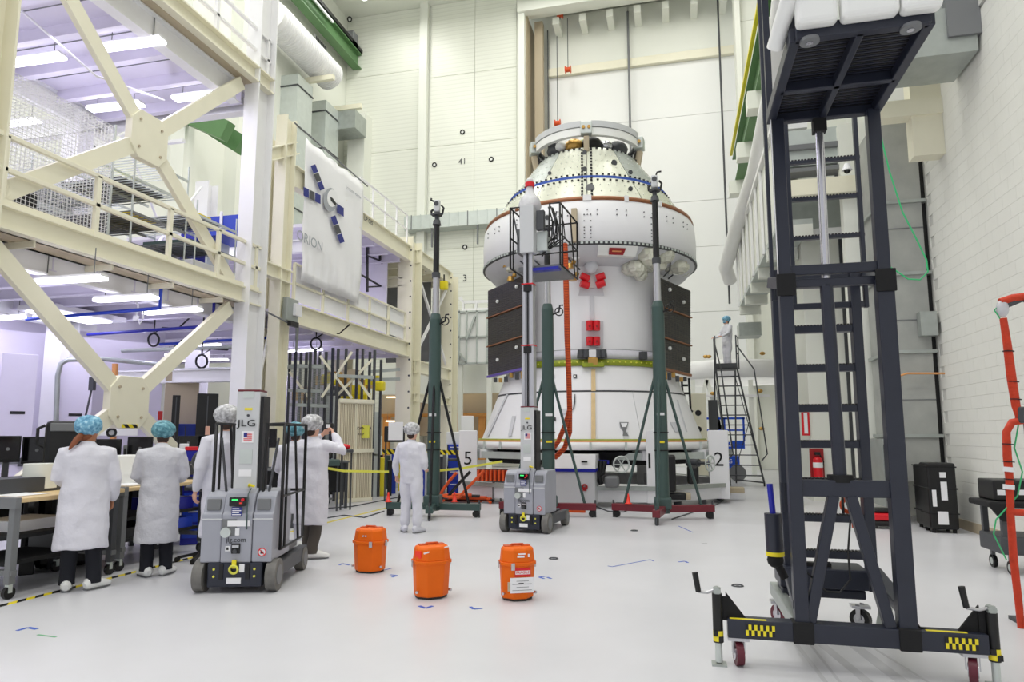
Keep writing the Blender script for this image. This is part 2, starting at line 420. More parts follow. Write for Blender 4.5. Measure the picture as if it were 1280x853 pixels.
q = M(); q.box((DX0 + 0.3, YB + 0.9, 0), (DX0 + 0.75, YB + 1.3, 24.2)); q.build('track', 'tan', d1, world=True)
YD = YB + 2.0
xs = [DX0 + 0.9, hy(788, 150, YD).x, DX1 + 1.4]
zs = [0, 4.4, 7.8, 11.2, hy(788, 258, YD).z, hy(788, 152, YD).z, hy(788, 78, YD).z - 0.35]
panel_grid(d1, xs, zs, YD, 0.010, 'bright_white')
panel_grid(d1, xs, [zs[-1] + 0.5, ZC - 0.5], YD - 0.1, 0.04, 'wall_paint')
q = M(); q.box((xs[0], YD - 0.25, zs[-1]), (xs[-1], YD, zs[-1] + 0.45)); q.build('rail', 'cream_steel', d1, world=True)
q = M(); q.cyl((xs[1], YD - 0.35, 6), (xs[1], YD - 0.35, 24.5), 0.06); q.build('cable', 'mid_grey', d1, world=True)
for i, u in enumerate((671, 674, 679, 685)):
    x = hy(u, 100, YB + 1.5).x; q = M(); q.cyl((x, YB + 1.5, 12), (x, YB + 1.5, 24), 0.03, n=6); q.build('cable', 'dark_grey', d1, world=True)
x = hy(899, 50, YB + 1.2).x; q = M(); q.cyl((x, YB + 1.2, 8), (x, YB + 1.2, 24.2), 0.05, n=6); q.build('cable', 'dark_grey', d1, world=True)
for (u, v) in ((700, 19), (710, 87), (697, 154)):
    p = hy(u, v, YB + 1.0)
    t = thing('cable_reel', 'orange reel hanging in the door opening, ' + ('topmost of three' if v == 19 else 'middle of three' if v == 87 else 'lowest of three, over the capsule ring'), 'reel', p, group='orange cable reels')
    q = M(); q.cyl(p - Vector((0.12, 0, 0)), p + Vector((0.12, 0, 0)), 0.13); q.cyl(p - Vector((0.16, 0, 0)), p - Vector((0.12, 0, 0)), 0.2); q.cyl(p + Vector((0.12, 0, 0)), p + Vector((0.16, 0, 0)), 0.2); q.build('drum', 'hose_orange', t, world=True)
    q = M(); q.cyl(p + Vector((0, 0, 0.1)), (p.x, p.y, min(24.2, p.z + 5)), 0.02, n=6); q.build('hanger_wire', 'dark_grey', t, world=True)

# right wall: painted blocks near, plain panels above and beyond
m = M(); m.box((XR + 0.02, -6, 0), (XR + 0.4, 12.9, 8.05)); m.box((XR + 0.02, 12.9, 0), (XR + 0.4, YB, 8.05)); m.box((XR - 0.02, -6, 8.05), (XR + 0.4, YB + 0.6, ZC))
wr = struct(m.build('wall_right', 'mortar', origin=(XR, 0, 0)), 'right wall of painted blocks below and smooth panels above')
bw, bh = 0.405, 0.20
q = M(); q.box((0, 0.0015, 0.0015), (0.03, bw - 0.0015, bh - 0.0015)); blk = q.build('block', 'block_paint', wr)
n = 0; rest = M()
for j in range(40):
    for i in range(14):
        y = 13.6 - (i + 1) * bw - (bw / 2 if j % 2 else 0); z = bh * j
        if n < 290 and z < 5.8 and y < 12.5:
            if n == 0: blk.location = (0, y, z)
            else: share(blk, (0, y, z))
            n += 1
        else: rest.box((XR, y + 0.0015, z + 0.0015), (XR + 0.03, y + bw - 0.0015, z + bh - 0.0015))
rest.build('upper_blocks', 'block_paint', wr, world=True, stuff=True)
rest = M(); rest.box((XR, -6, 0), (XR + 0.03, 13.4 - 14 * bw, 8.0)); rest.box((XR, 13.6, 0), (XR + 0.03, YB, 8.0)); rest.build('plain_panel', 'block_paint', wr, world=True)
m = M(); m.box((XR - 0.015, -6, 0), (XR, 30, 0.16)); struct(m.build('baseboard_right', 'tan'), 'brown rubber baseboard along the block wall')
# pilasters of the right wall
m = M(); m.box((3.12, 17.7, 0), (XR, 21, 12)); struct(m.build('wall_jog', 'wall_paint'), 'pale wall block standing out from the right wall behind the dark lift')
for y, w_ in ((15.3, 0.9),):
    m = M(); m.box((3.98, y, 0), (XR, y + w_, 12)); struct(m.build('pillar', 'wall_paint'), 'white pilaster against the right wall')
for u in (994, 1062):
    x = hy(u, 500, 17.65).x; m = M(); m.box((x - 0.03, 17.66, 0.1), (x + 0.04, 17.7, 9)); struct(m.build('trim_1', 'dark_grey'), 'dark joint in the pale wall block')
# walkway box and pipes high on the right wall
t = thing('service_walkway', 'pale ribbed service walkway box jutting high from the right wall', 'walkway', (3.0, 22, 6))
YW0, YW1, XW = 16.0, 26.0, 2.2
p0 = hy(925, 383, 26.0); XW = p0.x; zb = p0.z
m = M(); m.box((XW, YW0, zb), (3.1, YW1, zb + 0.12)); m.build('deck', 'galv_light', t, world=True)
for i in range(9):
    y = YW0 + i * 1.25
    m = M(); m.box((XW - 0.06, y, zb), (XW, y + 0.12, zb + 2.3)); m.build('rib', 'white_steel', t, world=True)
m = M(); m.box((XW + 0.02, YW0, zb + 0.1), (XW + 0.06, YW1, zb + 2.3)); m.build('side_panel', 'wall_paint', t, world=True)
m = M(); m.box((XW - 0.08, YW0, zb + 2.3), (3.1, YW1, zb + 2.42)); m.build('top_rail', 'white_steel', t, world=True)
for i in range(6):
    y = YW0 + i * 2; m = M(); m.box((XW, y, zb - 0.3), (3.1, y + 0.25, zb)); m.build('cross_beam', 'wall_paint', t, world=True)
m = M(); m.box((XW - 0.05, YW1 + .1, zb - 1.1), (3.1, YW1 + 1.0, zb - 0.6)); m.build('lower_duct', 'galvanised', t, world=True)
a = hy(913, 345, 25.5); b = hx(985, 60, a.x + 0.35)
m = M(); pp = [hy(913, 352, 27.5), hy(907, 335, 27), hy(921, 285, 24), hy(945, 215, 20), hy(968, 110, 16.2), hy(985, -30, 13)]
m.tube(pp, 0.26, 14); tag(m.build('round_pipe', 'white_steel'), 'long white pipe sloping up past the lift on the right wall', 'pipe')
m = M()
for k in range(len(pp) - 1): 
    pass
# crane runway of the right side
t = thing('crane_runway', 'green crane runway girder with yellow rail, high on the right', 'crane rail', (3.6, 30, 17))
A0 = hy(924, 232, 31); Xg = A0.x; A1 = hx(963, 0, Xg)
m = M(); m.ibeam((Xg, 31, A0.z + 0.6), (Xg, A1.y - 6, A0.z + 0.6), 0.5, 1.4, 0.06); m.build('girder', 'green_crane', t, world=True)
m = M(); m.beam((Xg - 0.3, 31, A0.z + 1.5), (Xg - 0.3, A1.y - 6, A0.z + 1.5), 0.12, 0.12); m.build('conductor_rail', 'yellow', t, world=True)
m = M(); m.beam((Xg + 0.1, 31, A0.z + 1.4), (Xg + 0.1, A1.y - 6, A0.z + 1.4), 0.15, 0.2); m.build('rail', 'dark_grey', t, world=True)
for y in (30, 26, 22, 18):
    m = M(); m.box((Xg - 0.5, y, A0.z - 0.7), (XR, y + 0.6, A0.z - 0.1)); m.build('corbel', 'wall_paint', t, world=True)
# big vertical duct in front of the block wall, with flanges and access hatch
t = thing('vertical_duct', 'tall square sheet-metal duct standing against the right wall', 'duct', (4.1, 14, 0))
q0 = hy(1122, 560, 13.6).x
m = M(); m.use('concrete').box((q0, 13.6, 0.75), (XR - 0.1, 14.9, 7.6)); m.build('duct_body', None, t, world=True)
for v in (252, 342, 440, 545):
    z = hy(1140, v, 13.6).z
    m = M(); m.box((q0 - 0.05, 13.55, z - 0.03), (XR - 0.03, 14.95, z + 0.03)); m.build('flange', 'galvanised', t, world=True)
for v in (285, 400, 500):
    z = hy(1140, v, 13.6).z
    m = M(); m.box((q0, 13.588, z - 0.008), (XR - 0.1, 13.6, z + 0.008)); m.build('seam', 'mid_grey', t, world=True)
m = M(); m.box((XR - 0.1, 13.7, 0.1), (XR, 14.0, 9)); m.build('gap_strip', 'black', t, world=True)
m = M(); m.box((XR - 0.32, 13.4, hy(1172, 420, 13.5).z), (XR - 0.05, 13.58, hy(1172, 390, 13.5).z)); m.build('wall_bracket', 'galvanised', t, world=True)
zl = hy(1120, 549, 13.6).z
m = M(); m.box((q0 - 0.28, 13.5, 0.3), (q0, 14.6, zl)); m.build('grille_box', 'galvanised', t, world=True)
for i in range(12):
    m = M(); m.box((q0 - 0.26 + i * 0.021, 13.47, 0.4), (q0 - 0.25 + i * 0.021, 13.5, zl - 0.1)); m.build('louver', 'dark_grey', t, world=True)
# horizontal duct high on the right (near), its riser, and the beige bracket column
t = thing('horizontal_duct', 'grey-green square duct running out from the right wall behind the raised platform', 'duct', (3.5, 11.3, 7.5))
zb2 = hx(1228, 62, XR).z; yy = hx(1228, 62, XR).y
m = M(); m.box((2.7, yy, zb2), (XR - 0.05, yy + 0.95, zb2 + 0.75)); m.build('duct_body', 'galvanised', t, world=True)
m = M(); m.box((XR - 0.45, yy - 0.05, zb2 + 0.25), (XR, yy + 1.0, zb2 + 0.9)); m.build('end_collar', 'mid_grey', t, world=True)
m = M(); m.box((3.3, yy + 0.1, zb2 + 0.75), (4.4, yy + 0.9, 12)); m.build('riser', 'galvanised', t, world=True)
m = M(); m.box((2.8, yy + 0.1, zb2 + 0.75), (3.0, yy + 0.9, 12)); m.build('riser', 'galv_light', t, world=True)
for z in (9.2, 10.6):
    m = M(); m.box((3.25, yy + 0.05, z), (4.45, yy + 0.95, z + 0.06)); m.build('flange', 'mid_grey', t, world=True)
t = thing('bracket_frame', 'beige steel bracket column and beam below the horizontal duct', 'bracket', (4.4, 12.6, 5))
a = hy(1143, 195, 12.6); b = hy(1165, 100, 12.6)
m = M(); m.box((a.x, 12.6, a.z), (XR, 12.9, hy(1150, 95, 12.6).z)); m.build('post', 'cream_steel', t, world=True)
c = hy(1095, 140, 12.6); m = M(); m.box((c.x, 12.55, c.z - 0.15), (XR, 12.85, c.z + 0.15)); m.build('beam', 'cream_steel', t, world=True)
# rear ducts seen through the lift frame
t = thing('overhead_duct', 'wide pale ceiling duct seen through the dark lift frame', 'duct', (3.3, 16, 7))
for (u0, v0, u1, v1, y, k) in ((985, 160, 1064, 205, 15.2, 'galv_light'), (985, 250, 1072, 285, 16.6, 'galvanised')):
    m = M(); pbox(m, u0, v0, u1, v1, y, 0.6); m.build('duct_section', k, t, world=True)
for (u0, v0, u1, v1, y, k) in ((982, 222, 1078, 242, 14.8, 'cream_steel'), (975, 286, 1062, 295, 16.4, 'white_steel'), (978, 178, 1072, 184, 15.1, 'mid_grey'), (975, 208, 1066, 213, 15.1, 'mid_grey')):
    m = M(); pbox(m, u0, v0, u1, v1, y, 0.4); m.build('support_beam', k, t, world=True)
p = hy(1059, 213, 14.4)
t = thing('dome_camera', 'small white dome camera on a bracket, seen through the lift frame', 'camera', p)
m = M(); m.cyl(p, p + Vector((0, 0, 0.14)), 0.1, 0.05); m.build('housing', 'white_paint', t, world=True)
m = M(); m.ball(p, 0.07); m.build('dome', 'black_gloss', t, world=True)
m = M(); m.cyl(p + Vector((0, 0, 0.1)), p + Vector((0.1, 0.5, 0.25)), 0.02); m.build('arm', 'white_paint', t, world=True)

# left high wall: crane rail, round duct, rectangular ducts, brackets
t = thing('crane_runway', 'green crane runway girder high on the left wall', 'crane rail', (-17, 30, 22))
z0 = hx(442, 75, -17.3).z
m = M(); m.ibeam((-17.2, 10, z0), (-17.2, 33, z0), 0.5, 0.9, 0.06); m.build('girder', 'green_crane', t, world=True)
m = M(); m.beam((-17.0, 10, z0 + 0.6), (-17.0, 33, z0 + 0.6), 0.2, 0.2); m.build('rail', 'black', t, world=True)
m = M(); m.beam((-16.85, 10, z0 + 0.2), (-16.85, 29.5, z0 + 0.2), 0.08, 0.12); m.build('conductor_rail', 'white_steel', t, world=True)
m = M(); m.box((-17.5, 31.8, z0 + 0.5), (-16.9, 32.4, z0 + 1.2)); m.build('end_stop', 'mid_grey', t, world=True)
t = thing('round_duct', 'ribbed round white duct below the green rail on the left wall', 'duct', (-17, 28, 20))
pA = hx(343, 12, -16.9); pB = hx(412, 95, -16.9)
m = M(); m.cyl((-16.9, pA.y - 0.3, pB.z), (-16.9, pB.y, pB.z), 0.72, n=20); m.build('duct_tube', 'white_steel', t, world=True)
n = 34
for i in range(n):
    y = pA.y + (pB.y - pA.y) * i / (n - 1); m = M(); m.ring((-16.9, y, pB.z), (0, 1, 0), 0.73, 0.02, 20, 4); m.build('rib', 'white_steel', t, world=True)
for y in (28.0, 31.0):
    m = M(); m.box((-17.9, y, pB.z - 1.05), (-15.9, y + 0.2, pB.z - 0.8)); m.build('bracket', 'cream_steel', t, world=True)
for i, (u0, u1) in enumerate(((366, 391), (402, 425))):
    t = thing('wall_duct', ('wider' if i == 0 else 'farther') + ' galvanised rectangular duct on the left wall above the banner', 'duct', (-17.5, 28 + 3 * i, 10), group=None)
    y0 = hx(u0 + 6, 110, -17.0).y; y1 = hx(u1, 110, -17.0).y
    m = M(); m.box((-17.9, y0, 9), (-17.0, y1, 18.6)); m.build('duct_body', 'galv_light', t, world=True)
    for z in range(10, 19, 2):
        m = M(); m.box((-17.9, y0 - 0.04, z), (-16.96, y1 + 0.04, z + 0.06)); m.build('flange', 'dark_grey', t, world=True)
m = M(); m.box((-17.85, 30.6, 17.6), (-16.0, 31.9, 18.0)); m.box((-17.2, 30.6, 18.0), (-16.0, 31.9, 18.6)); tag(m.build('duct_elbow', 'galvanised'), 'boxy duct elbow at the end of the left wall', 'duct')
m = M()
for i in range(5): m.box((-17.9, 26.5 + i * 0.25, 21.9), (-17.8, 26.6 + i * 0.25, 22.9))
m.box((-17.9, 29.9, 21.6), (-17.85, 31.3, 22.5))
for y in (20, 23.0):
    q = M(); q.box((-17.9, y, 5), (-17.3, y + 0.5, ZC)); struct(q.build('pillar', 'wall_paint'), 'white pilaster on the left wall')
t = thing('wall_grille', 'small dark louvred grille beside the round duct on the left wall', 'grille', (-17.8, 29, 22))
gy = hx(400, 60, -17.85)
m = M(); m.box((-17.9, gy.y - 0.6, gy.z - 0.45), (-17.8, gy.y + 0.6, gy.z + 0.45)); m.build('frame', 'white_steel', t, world=True)
for i in range(9):
    m = M(); m.box((-17.8, gy.y - 0.52 + i * 0.125, gy.z - 0.36), (-17.78, gy.y - 0.46 + i * 0.125, gy.z + 0.36)); m.build('louver', 'dark_grey', t, world=True)
# long duct on the back wall
t = thing('back_wall_duct', 'long pale duct along the end wall left of the capsule', 'duct', (-10, 32.3, 12))
za = hy(540, 285, 32.2).z; zt = hy(540, 268, 32.2).z
m = M(); x0 = hy(505, 275, 32.2).x; x1 = hy(660, 270, 32.2).x; m.box((x0, 32.2, za), (x1, 33, zt)); m.build('duct_body', 'galv_light', t, world=True)
for i in range(12):
    x = x0 + 0.4 + i * 0.52
    m = M(); m.box((x, 32.17, za - 0.03), (x + 0.04, 32.2, zt + 0.03)); m.build('flange', 'mid_grey' if i % 3 == 0 else 'galv_light', t, world=True)
for x in (x0 + 1.5, x0 + 4):
    m = M(); m.box((x, 32.3, za - 1), (x + 0.08, 32.4, za)); m.build('hanger', 'mid_grey', t, world=True)
# round survey targets and the printed 41
for u, v, w in ((578, 165, 'highest of three by the 41'), (543, 206, 'left of the number 41'), (614, 199, 'right of the number 41'), (581, 309, 'below the long duct')):
    p = hy(u, v, YB - 0.03); t = thing('survey_target', 'round survey target on the end wall, ' + w, 'target', p, group='survey targets on the end wall')
    m = M(); m.ring(p, (0, 1, 0), 0.105, 0.035, 24, 6); m.build('black_ring', 'black', t, world=True)
    m = M(); m.cyl(p + Vector((0, 0.02, 0)), p + Vector((0, 0, 0)), 0.1, n=20); m.build('disc', 'bright_white', t, world=True)
p = hy(437, 24, YB - 0.4); t = thing('survey_target', 'round survey target near the ceiling in the left corner of the end wall', 'target', p)
m = M(); m.ring(p, (0, 1, 0.5), 0.12, 0.035, 24, 6); m.build('black_ring', 'black', t, world=True)
m = M(); m.cyl(p + Vector((0, 0.05, 0)), p + Vector((0, 0.02, 0)), 0.1); m.build('disc', 'bright_white', t, world=True)
p = hy(578, 202, YB - 0.02); o = text('41', 0.46, 'dark_grey', None, p, (PI / 2, 0, 0)); tag(o, 'number 41 stencilled on the end wall between two targets', 'lettering')
p = hy(581, 348, YB - 0.02); o = text('3', 0.5, 'dark_grey', None, p, (PI / 2, 0, 0)); tag(o, 'number 3 stencilled low on the end wall beside the cream frame', 'lettering')
# high bay lamps that show at the ceiling
p = hz(455, -2, ZC - 0.15)
t = thing('high_bay_lamp', 'round glowing lamp at the top edge of the end wall', 'lamp', p)
m = M(); m.cyl(p, p + Vector((0, 0, 0.15)), 0.2, 0.12); m.build('shade', 'white_steel', t, world=True)
m = M(); m.cyl(p - Vector((0, 0, 0.02)), p, 0.17); m.build('bulb', 'lamp_white', t, world=True)

# ------------------------------------------------------------------ floor marks
TB = 0.0015
def strip(m, a, b, w, z=TB): 
    a = Vector((a[0], a[1], z)); b = Vector((b[0], b[1], z)); return m.beam(a, b, w, TB)
m = M(); m.box((-6.21, 3.5, 0), (-6.13, 9.1, TB)); tag(m.build('hazard_tape', 'hazard'), 'yellow and black striped tape along the workbenches', 'tape')
m = M(); m.box((-6.27, 9.1, 0), (-6.19, 15.7, TB)); tag(m.build('floor_tape', 'tape_yellow'), 'yellow floor line running on behind the photographer', 'tape')
m = M(); a = hz(400, 570); strip(m, hz(905, 548 + 20), hz(905, 570), 0.05) if False else None
m = M(); strip(m, hz(620, 612), hz(543, 629), 0.06); tag(m.build('floor_tape', 'tape_yellow'), 'short yellow floor line behind the left telescopic mast', 'tape')
def mark(pts, label, w=0.03, k='tape_blue'):
    m = M()
    for a, b in zip(pts[:-1], pts[1:]): strip(m, hz(*a), hz(*b), w)
    tag(m.build('floor_mark', k), label, 'tape mark', 'small tape marks on the floor')
mark([(21, 789), (35, 785), (46, 787)], 'blue angle mark on the floor near the lower left corner', 0.035)
mark([(47, 794), (70, 797)], 'faint green dash on the floor near the lower left corner', 0.02, 'ribbon_green')
mark([(424, 707), (428, 705), (437, 707)], 'faint blue mark left of the first orange case')
mark([(481, 713), (489, 711)], 'faint grey mark right of the first orange case', 0.02)
mark([(488, 719), (496, 720), (490, 722)], 'small blue arrow mark right of the first orange case')
mark([(524, 758), (532, 761), (541, 758)], 'blue angle mark in front of the middle orange case', 0.035)
mark([(588, 759), (592, 762), (603, 761)], 'blue angle mark between the middle and right orange cases', 0.03)
mark([(680, 724), (674, 722), (681, 721)], 'small blue arrow mark right of the third orange case')
mark([(684, 722), (689, 724)], 'small blue dash right of the third orange case')
mark([(760, 708), (765, 709), (813, 700), (817, 702)], 'long thin blue line mark in the middle of the floor', 0.018)
mark([(848, 703), (856, 702), (860, 704)], 'small blue angle mark right of the long blue line')
mark([(848, 658), (866, 666)], 'thin blue diagonal line in front of the maroon tripod', 0.02)
mark([(877, 680), (884, 680)], 'faint grey dash beyond the near jack of the dark lift', 0.02, 'mid_grey')
mark([(393, 647), (397, 651), (404, 655)], 'blue mark beyond the photographer on the floor', 0.03)
for u, v, w in ((692, 699, 'right of the third orange case'), (793, 664, 'in front of the maroon tripod'), (922, 733, 'beside the left jack of the dark lift')):
    p = hz(u, v); p.z = 0.003; m = M(); m.ring(p, (0, 0, 1), 0.055, 0.01, 20, 4); m.cyl((p.x, p.y, 0), (p.x, p.y, 0.003), 0.02)
    tag(m.build('floor_target', 'dark_grey'), 'small round target sticker on the floor ' + w, 'target')
# ================================================================== STEEL MEZZANINES ON THE LEFT
XS = -9.0
def wcolumn(x, y, z0, z1, dx, dy, key, label, holes=False, t=0.035):
    """wide-flange column: two flanges facing along y joined by a web"""
    m = M(); m.use(key).box((x - dx / 2, y, z0), (x + dx / 2, y + t, z1)); m.box((x - dx / 2, y + dy - t, z0), (x + dx / 2, y + dy, z1)); m.box((x - t / 2, y + t, z0), (x + t / 2, y + dy - t, z1))
    if holes:
        m.use('dark_grey'); z = z0 + 1.4
        while z < z1 - 0.2:
            m.cyl((x + dx / 2 - 0.07, y - 0.004, z), (x + dx / 2 - 0.07, y, z), 0.035, n=8)
            z += 0.55
    return struct(m.build('column', None, origin=(x, y + dy / 2, z0)), label)
wcolumn(XS - 0.15, 6.55, 0, 11.5, 0.5, 0.42, 'cream_steel', 'nearest cream steel column at the left edge')
wcolumn(XS + 0.0, 12.35, 0, 15.5, 0.36, 0.6, 'white_steel', 'tall white steel column at the end of the near mezzanine')
wcolumn(XS - 0.1, 13.7, 0, 9.3, 0.30, 0.42, 'cream_steel', 'cream steel column beside the banner')
wcolumn(XS - 0.75, 14.0, 0, 9.0, 0.4, 0.4, 'cream_steel', 'holed steel column behind the banner edge', True)
wcolumn(XS - 0.1, 21.4, 0, 8.5, 0.55, 0.9, 'cream_steel', 'holed cream column right of the long railing', True)
wcolumn(XS - 0.1, 25.7, 0, 8.2, 0.55, 0.75, 'cream_steel', 'holed cream column left of the end wall number', True)
wcolumn(XS - 2.6, 21.6, 0, 7.7, 0.5, 0.5, 'cream_steel', 'cream column behind the scaffold', True)
for x, y, z1, w in ((-13.4, 11.9, 9.0, 'left of the blue hairnets'), (-13.4, 16.3, 9.0, 'behind the cross brace plate'), (-17.5, 12, 4.4, 'by the white doors')):
    wcolumn(x, y, 0, z1, 0.45, 0.45, 'white_steel', 'white inner column of the mezzanine ' + w)
# decks with joists
def deck(name, x0, x1, y0, y1, z, key, njo, label, jz=0.26):
    m = M(); m.box((x0, y0, z), (x1, y1, z + 0.1)); o = struct(m.build(name, key), label)
    n = njo
    for i in range(n):
        y = y0 + (y1 - y0) * (i + 0.5) / n
        q = M(); q.box((x0, y - 0.015, z - jz), (x1, y + 0.015, z)); q.box((x0, y - 0.07, z - jz - 0.02), (x1, y + 0.07, z - jz)); q.build('joist', key, o, world=True)
        if i < n - 1:
            yn = y + (y1 - y0) / n / 2
            q = M(); q.box((x0, yn - 0.01, z - 0.012), (x1, yn + 0.01, z - 0.002)); q.build('deck_seam', 'mid_grey', o, world=True)
    return o
deck('slab', -17.8, XS - 0.6, 3.0, 13.0, 4.45, 'violet_lit_white', 12, 'lower mezzanine deck with joists below')
deck('slab', -13.3, XS - 0.3, 5.0, 12.9, 9.25, 'violet_lit_white', 8, 'upper mezzanine deck with joists below')
deck('slab', -17.8, XS - 0.1, 13.8, 21.5, 4.45, 'violet_lit_white', 7, 'far mezzanine deck above the scaffold')
deck('slab', -17.0, XS - 0.1, 17.4, 21.4, 7.75, 'violet_lit_white', 4, 'roof deck behind the banner')
deck('slab', -14.0, XS - 0.1, 21.6, 26.0, 7.85, 'cream_steel', 4, 'farthest cream roof deck before the end wall')
def gbeam(p, q, w, h, key, label, t=0.03):
    m = M(); m.ibeam(p, q, w, h, t); return struct(m.build('beam', key), label)
gbeam((XS - 0.02, 5.0, 4.57), (XS - 0.02, 12.95, 4.57), 0.22, 0.34, 'cream_steel', 'cream edge beam of the near mezzanine')
gbeam((XS - 0.62, 5.0, 4.25), (XS - 0.62, 12.95, 4.25), 0.2, 0.36, 'white_steel', 'white inner girder under the near mezzanine')
m = M()
struct(m.box((XS - 0.62, 5, 4.40), (XS - 0.08, 12.95, 4.43)).build('slab', 'tan'), 'narrow soffit plate of the near mezzanine edge')
for y in (7.6, 9.0, 10.4, 11.8):
    q = M(); q.box((XS - 0.6, y, 4.30), (XS - 0.05, y + 0.03, 4.40)); struct(q.build('trim_2', 'cream_steel'), 'soffit stiffener of the near mezzanine')
gbeam((XS - 0.3, 5.0, 9.1), (XS - 0.3, 12.2, 9.1), 0.24, 0.5, 'white_steel', 'white girder under the upper deck')
gbeam((XS + 0.05, 5.0, 9.55), (XS + 0.05, 12.95, 9.55), 0.26, 0.36, 'cream_steel', 'cream edge beam of the upper deck')
struct(M().box((XS - 0.25, 5, 9.36), (XS + 0.0, 12.9, 9.39)).build('slab', 'tan'), 'soffit plate of the upper deck edge')
gbeam((-13.4, 5.0, 9.0), (-13.4, 13.0, 9.0), 0.24, 0.5, 'white_steel', 'white girder at the back of the upper deck')
gbeam((-17.5, 12.7, 9.1), (XS - 0.1, 12.7, 9.1), 0.24, 0.45, 'white_steel', 'white cross girder at the end of the upper deck')
gbeam((-13.4, 5.0, 4.2), (-13.4, 13.0, 4.2), 0.22, 0.4, 'white_steel', 'white girder at the back of the lower deck')
gbeam((XS - 0.1, 12.9, 7.9), (XS - 0.1, 14.3, 8.7), 0.2, 0.3, 'cream_steel', 'short cream beam between the two mezzanines')
gbeam((XS - 0.05, 13.0, 5.35), (XS - 0.05, 14.2, 5.35), 0.22, 0.32, 'cream_steel', 'short cream tie beam beside the banner column')
gbeam((XS, 14.1, 4.5), (XS, 21.5, 4.5), 0.2, 0.5, 'cream_steel', 'cream edge beam under the long railing')
gbeam((XS, 14.1, 7.88), (XS, 21.5, 7.88), 0.22, 0.55, 'cream_steel', 'cream upper beam above the scaffold bay')
gbeam((XS, 22.2, 8.0), (XS, 25.8, 8.0), 0.22, 0.5, 'cream_steel', 'cream upper beam of the farthest frame')
gbeam((XS, 22.2, 4.0), (XS, 25.8, 4.0), 0.22, 0.45, 'cream_steel', 'cream lower beam of the farthest frame')
gbeam((XS, 22.2, 2.9), (XS, 25.8, 2.9), 0.2, 0.3, 'cream_steel', 'low tie beam of the farthest frame')
gbeam((-12.6, 21.5, 6.9), (XS - 0.2, 21.5, 6.9), 0.2, 0.3, 'cream_steel', 'cream cross beam below the roof deck')
gbeam((-13.4, 12.9, 2.9), (XS - 0.2, 12.9, 2.9), 0.2, 0.3, 'white_steel', 'white cross beam at head height behind the lifts')
gbeam((-13.4, 16.0, 6.7), (XS - 0.5, 16.0, 6.7), 0.2, 0.35, 'white_steel', 'white cross beam on the upper level')
# big X braces with gusset plates
def brace(y0, y1, z0, z1, yc, zc, label, key='cream_steel', x=XS - 0.1, w=0.27):
    t = thing('cross_brace', label, 'brace', (x, yc, zc)); t['kind'] = 'structure'; del t['category']
    for (y, z) in ((y0, z0), (y0, z1), (y1, z0), (y1, z1)):
        q = M(); q.beam((x, yc, zc), (x, y, z), 0.1, w, up=(0, 0, 1)); q.build('brace_arm', key, t, world=True)
    q = M(); R = 0.42
    poly = [(-R, -0.24), (-0.24, -R * 1.05), (0.24, -R * 1.05), (R, -0.24), (R, 0.24), (0.24, R * 1.05), (-0.24, R * 1.05), (-R, 0.24)]
    q.prism(poly, (x - 0.07, yc, zc), (0, 1, 0), (0, 0, 1), (1, 0, 0), 0.15); g = q.build('gusset_plate', key, t, world=True, bev=0.01)
    q = M()
    for a, b in ((-0.25, -0.25), (0.25, 0.25), (-0.25, 0.25), (0.25, -0.25)): q.cyl((x + 0.08, yc + a, zc + b), (x + 0.1, yc + a, zc + b), 0.025, n=8)
    q.build('bolt_heads', 'tan', t, world=True)
    return t
yc, zc = 9.6, 6.85
brace(6.9, 12.1, 4.8, 9.25, yc, zc, 'cream cross brace with plate above the mezzanine railing')
t = brace(6.9, 12.1, 0.3, 4.25, 9.55, 2.13, 'cream cross brace with an octagonal plate above the blue hairnets')
q = M(); q.box((XS - 0.02, 9.4, 1.70), (XS + 0.0, 9.72, 1.76)); q.build('hazard_sticker', 'hazard', t, world=True, label='yellow and black striped sticker')
for (ya, za, yb, zb_, x, w) in ((12.95, 4.8, 13.9, 7.6, XS - 0.5, 'beside the banner'), (12.9, 0.4, 13.9, 4.2, XS - 0.3, 'below the tie beam'), (13.2, 5.0, 15.8, 8.6, -13.0, 'behind the upper columns')):
    t = thing('rod_brace', 'thin crossed rod brace ' + w, 'brace', (x, ya, za)); t['kind'] = 'structure'; del t['category']
    q = M(); q.tube([(x, ya, za), (x, yb, zb_)], 0.035, 6); q.build('rod', 'white_steel', t, world=True)
    q = M(); q.tube([(x, yb, za), (x, ya, zb_)], 0.035, 6); q.build('rod', 'white_steel', t, world=True)
t = thing('rod_brace', 'crossed pale braces inside the farthest cream frame', 'brace', (XS, 24, 5)); t['kind'] = 'structure'; del t['category']
for a, b in (((22.4, 4.4), (25.8, 7.6)), ((25.8, 4.4), (22.4, 7.6))):
    q = M(); q.beam((XS - 0.1, a[0], a[1]), (XS - 0.1, b[0], b[1]), 0.08, 0.1); q.build('rod', 'white_steel', t, world=True)
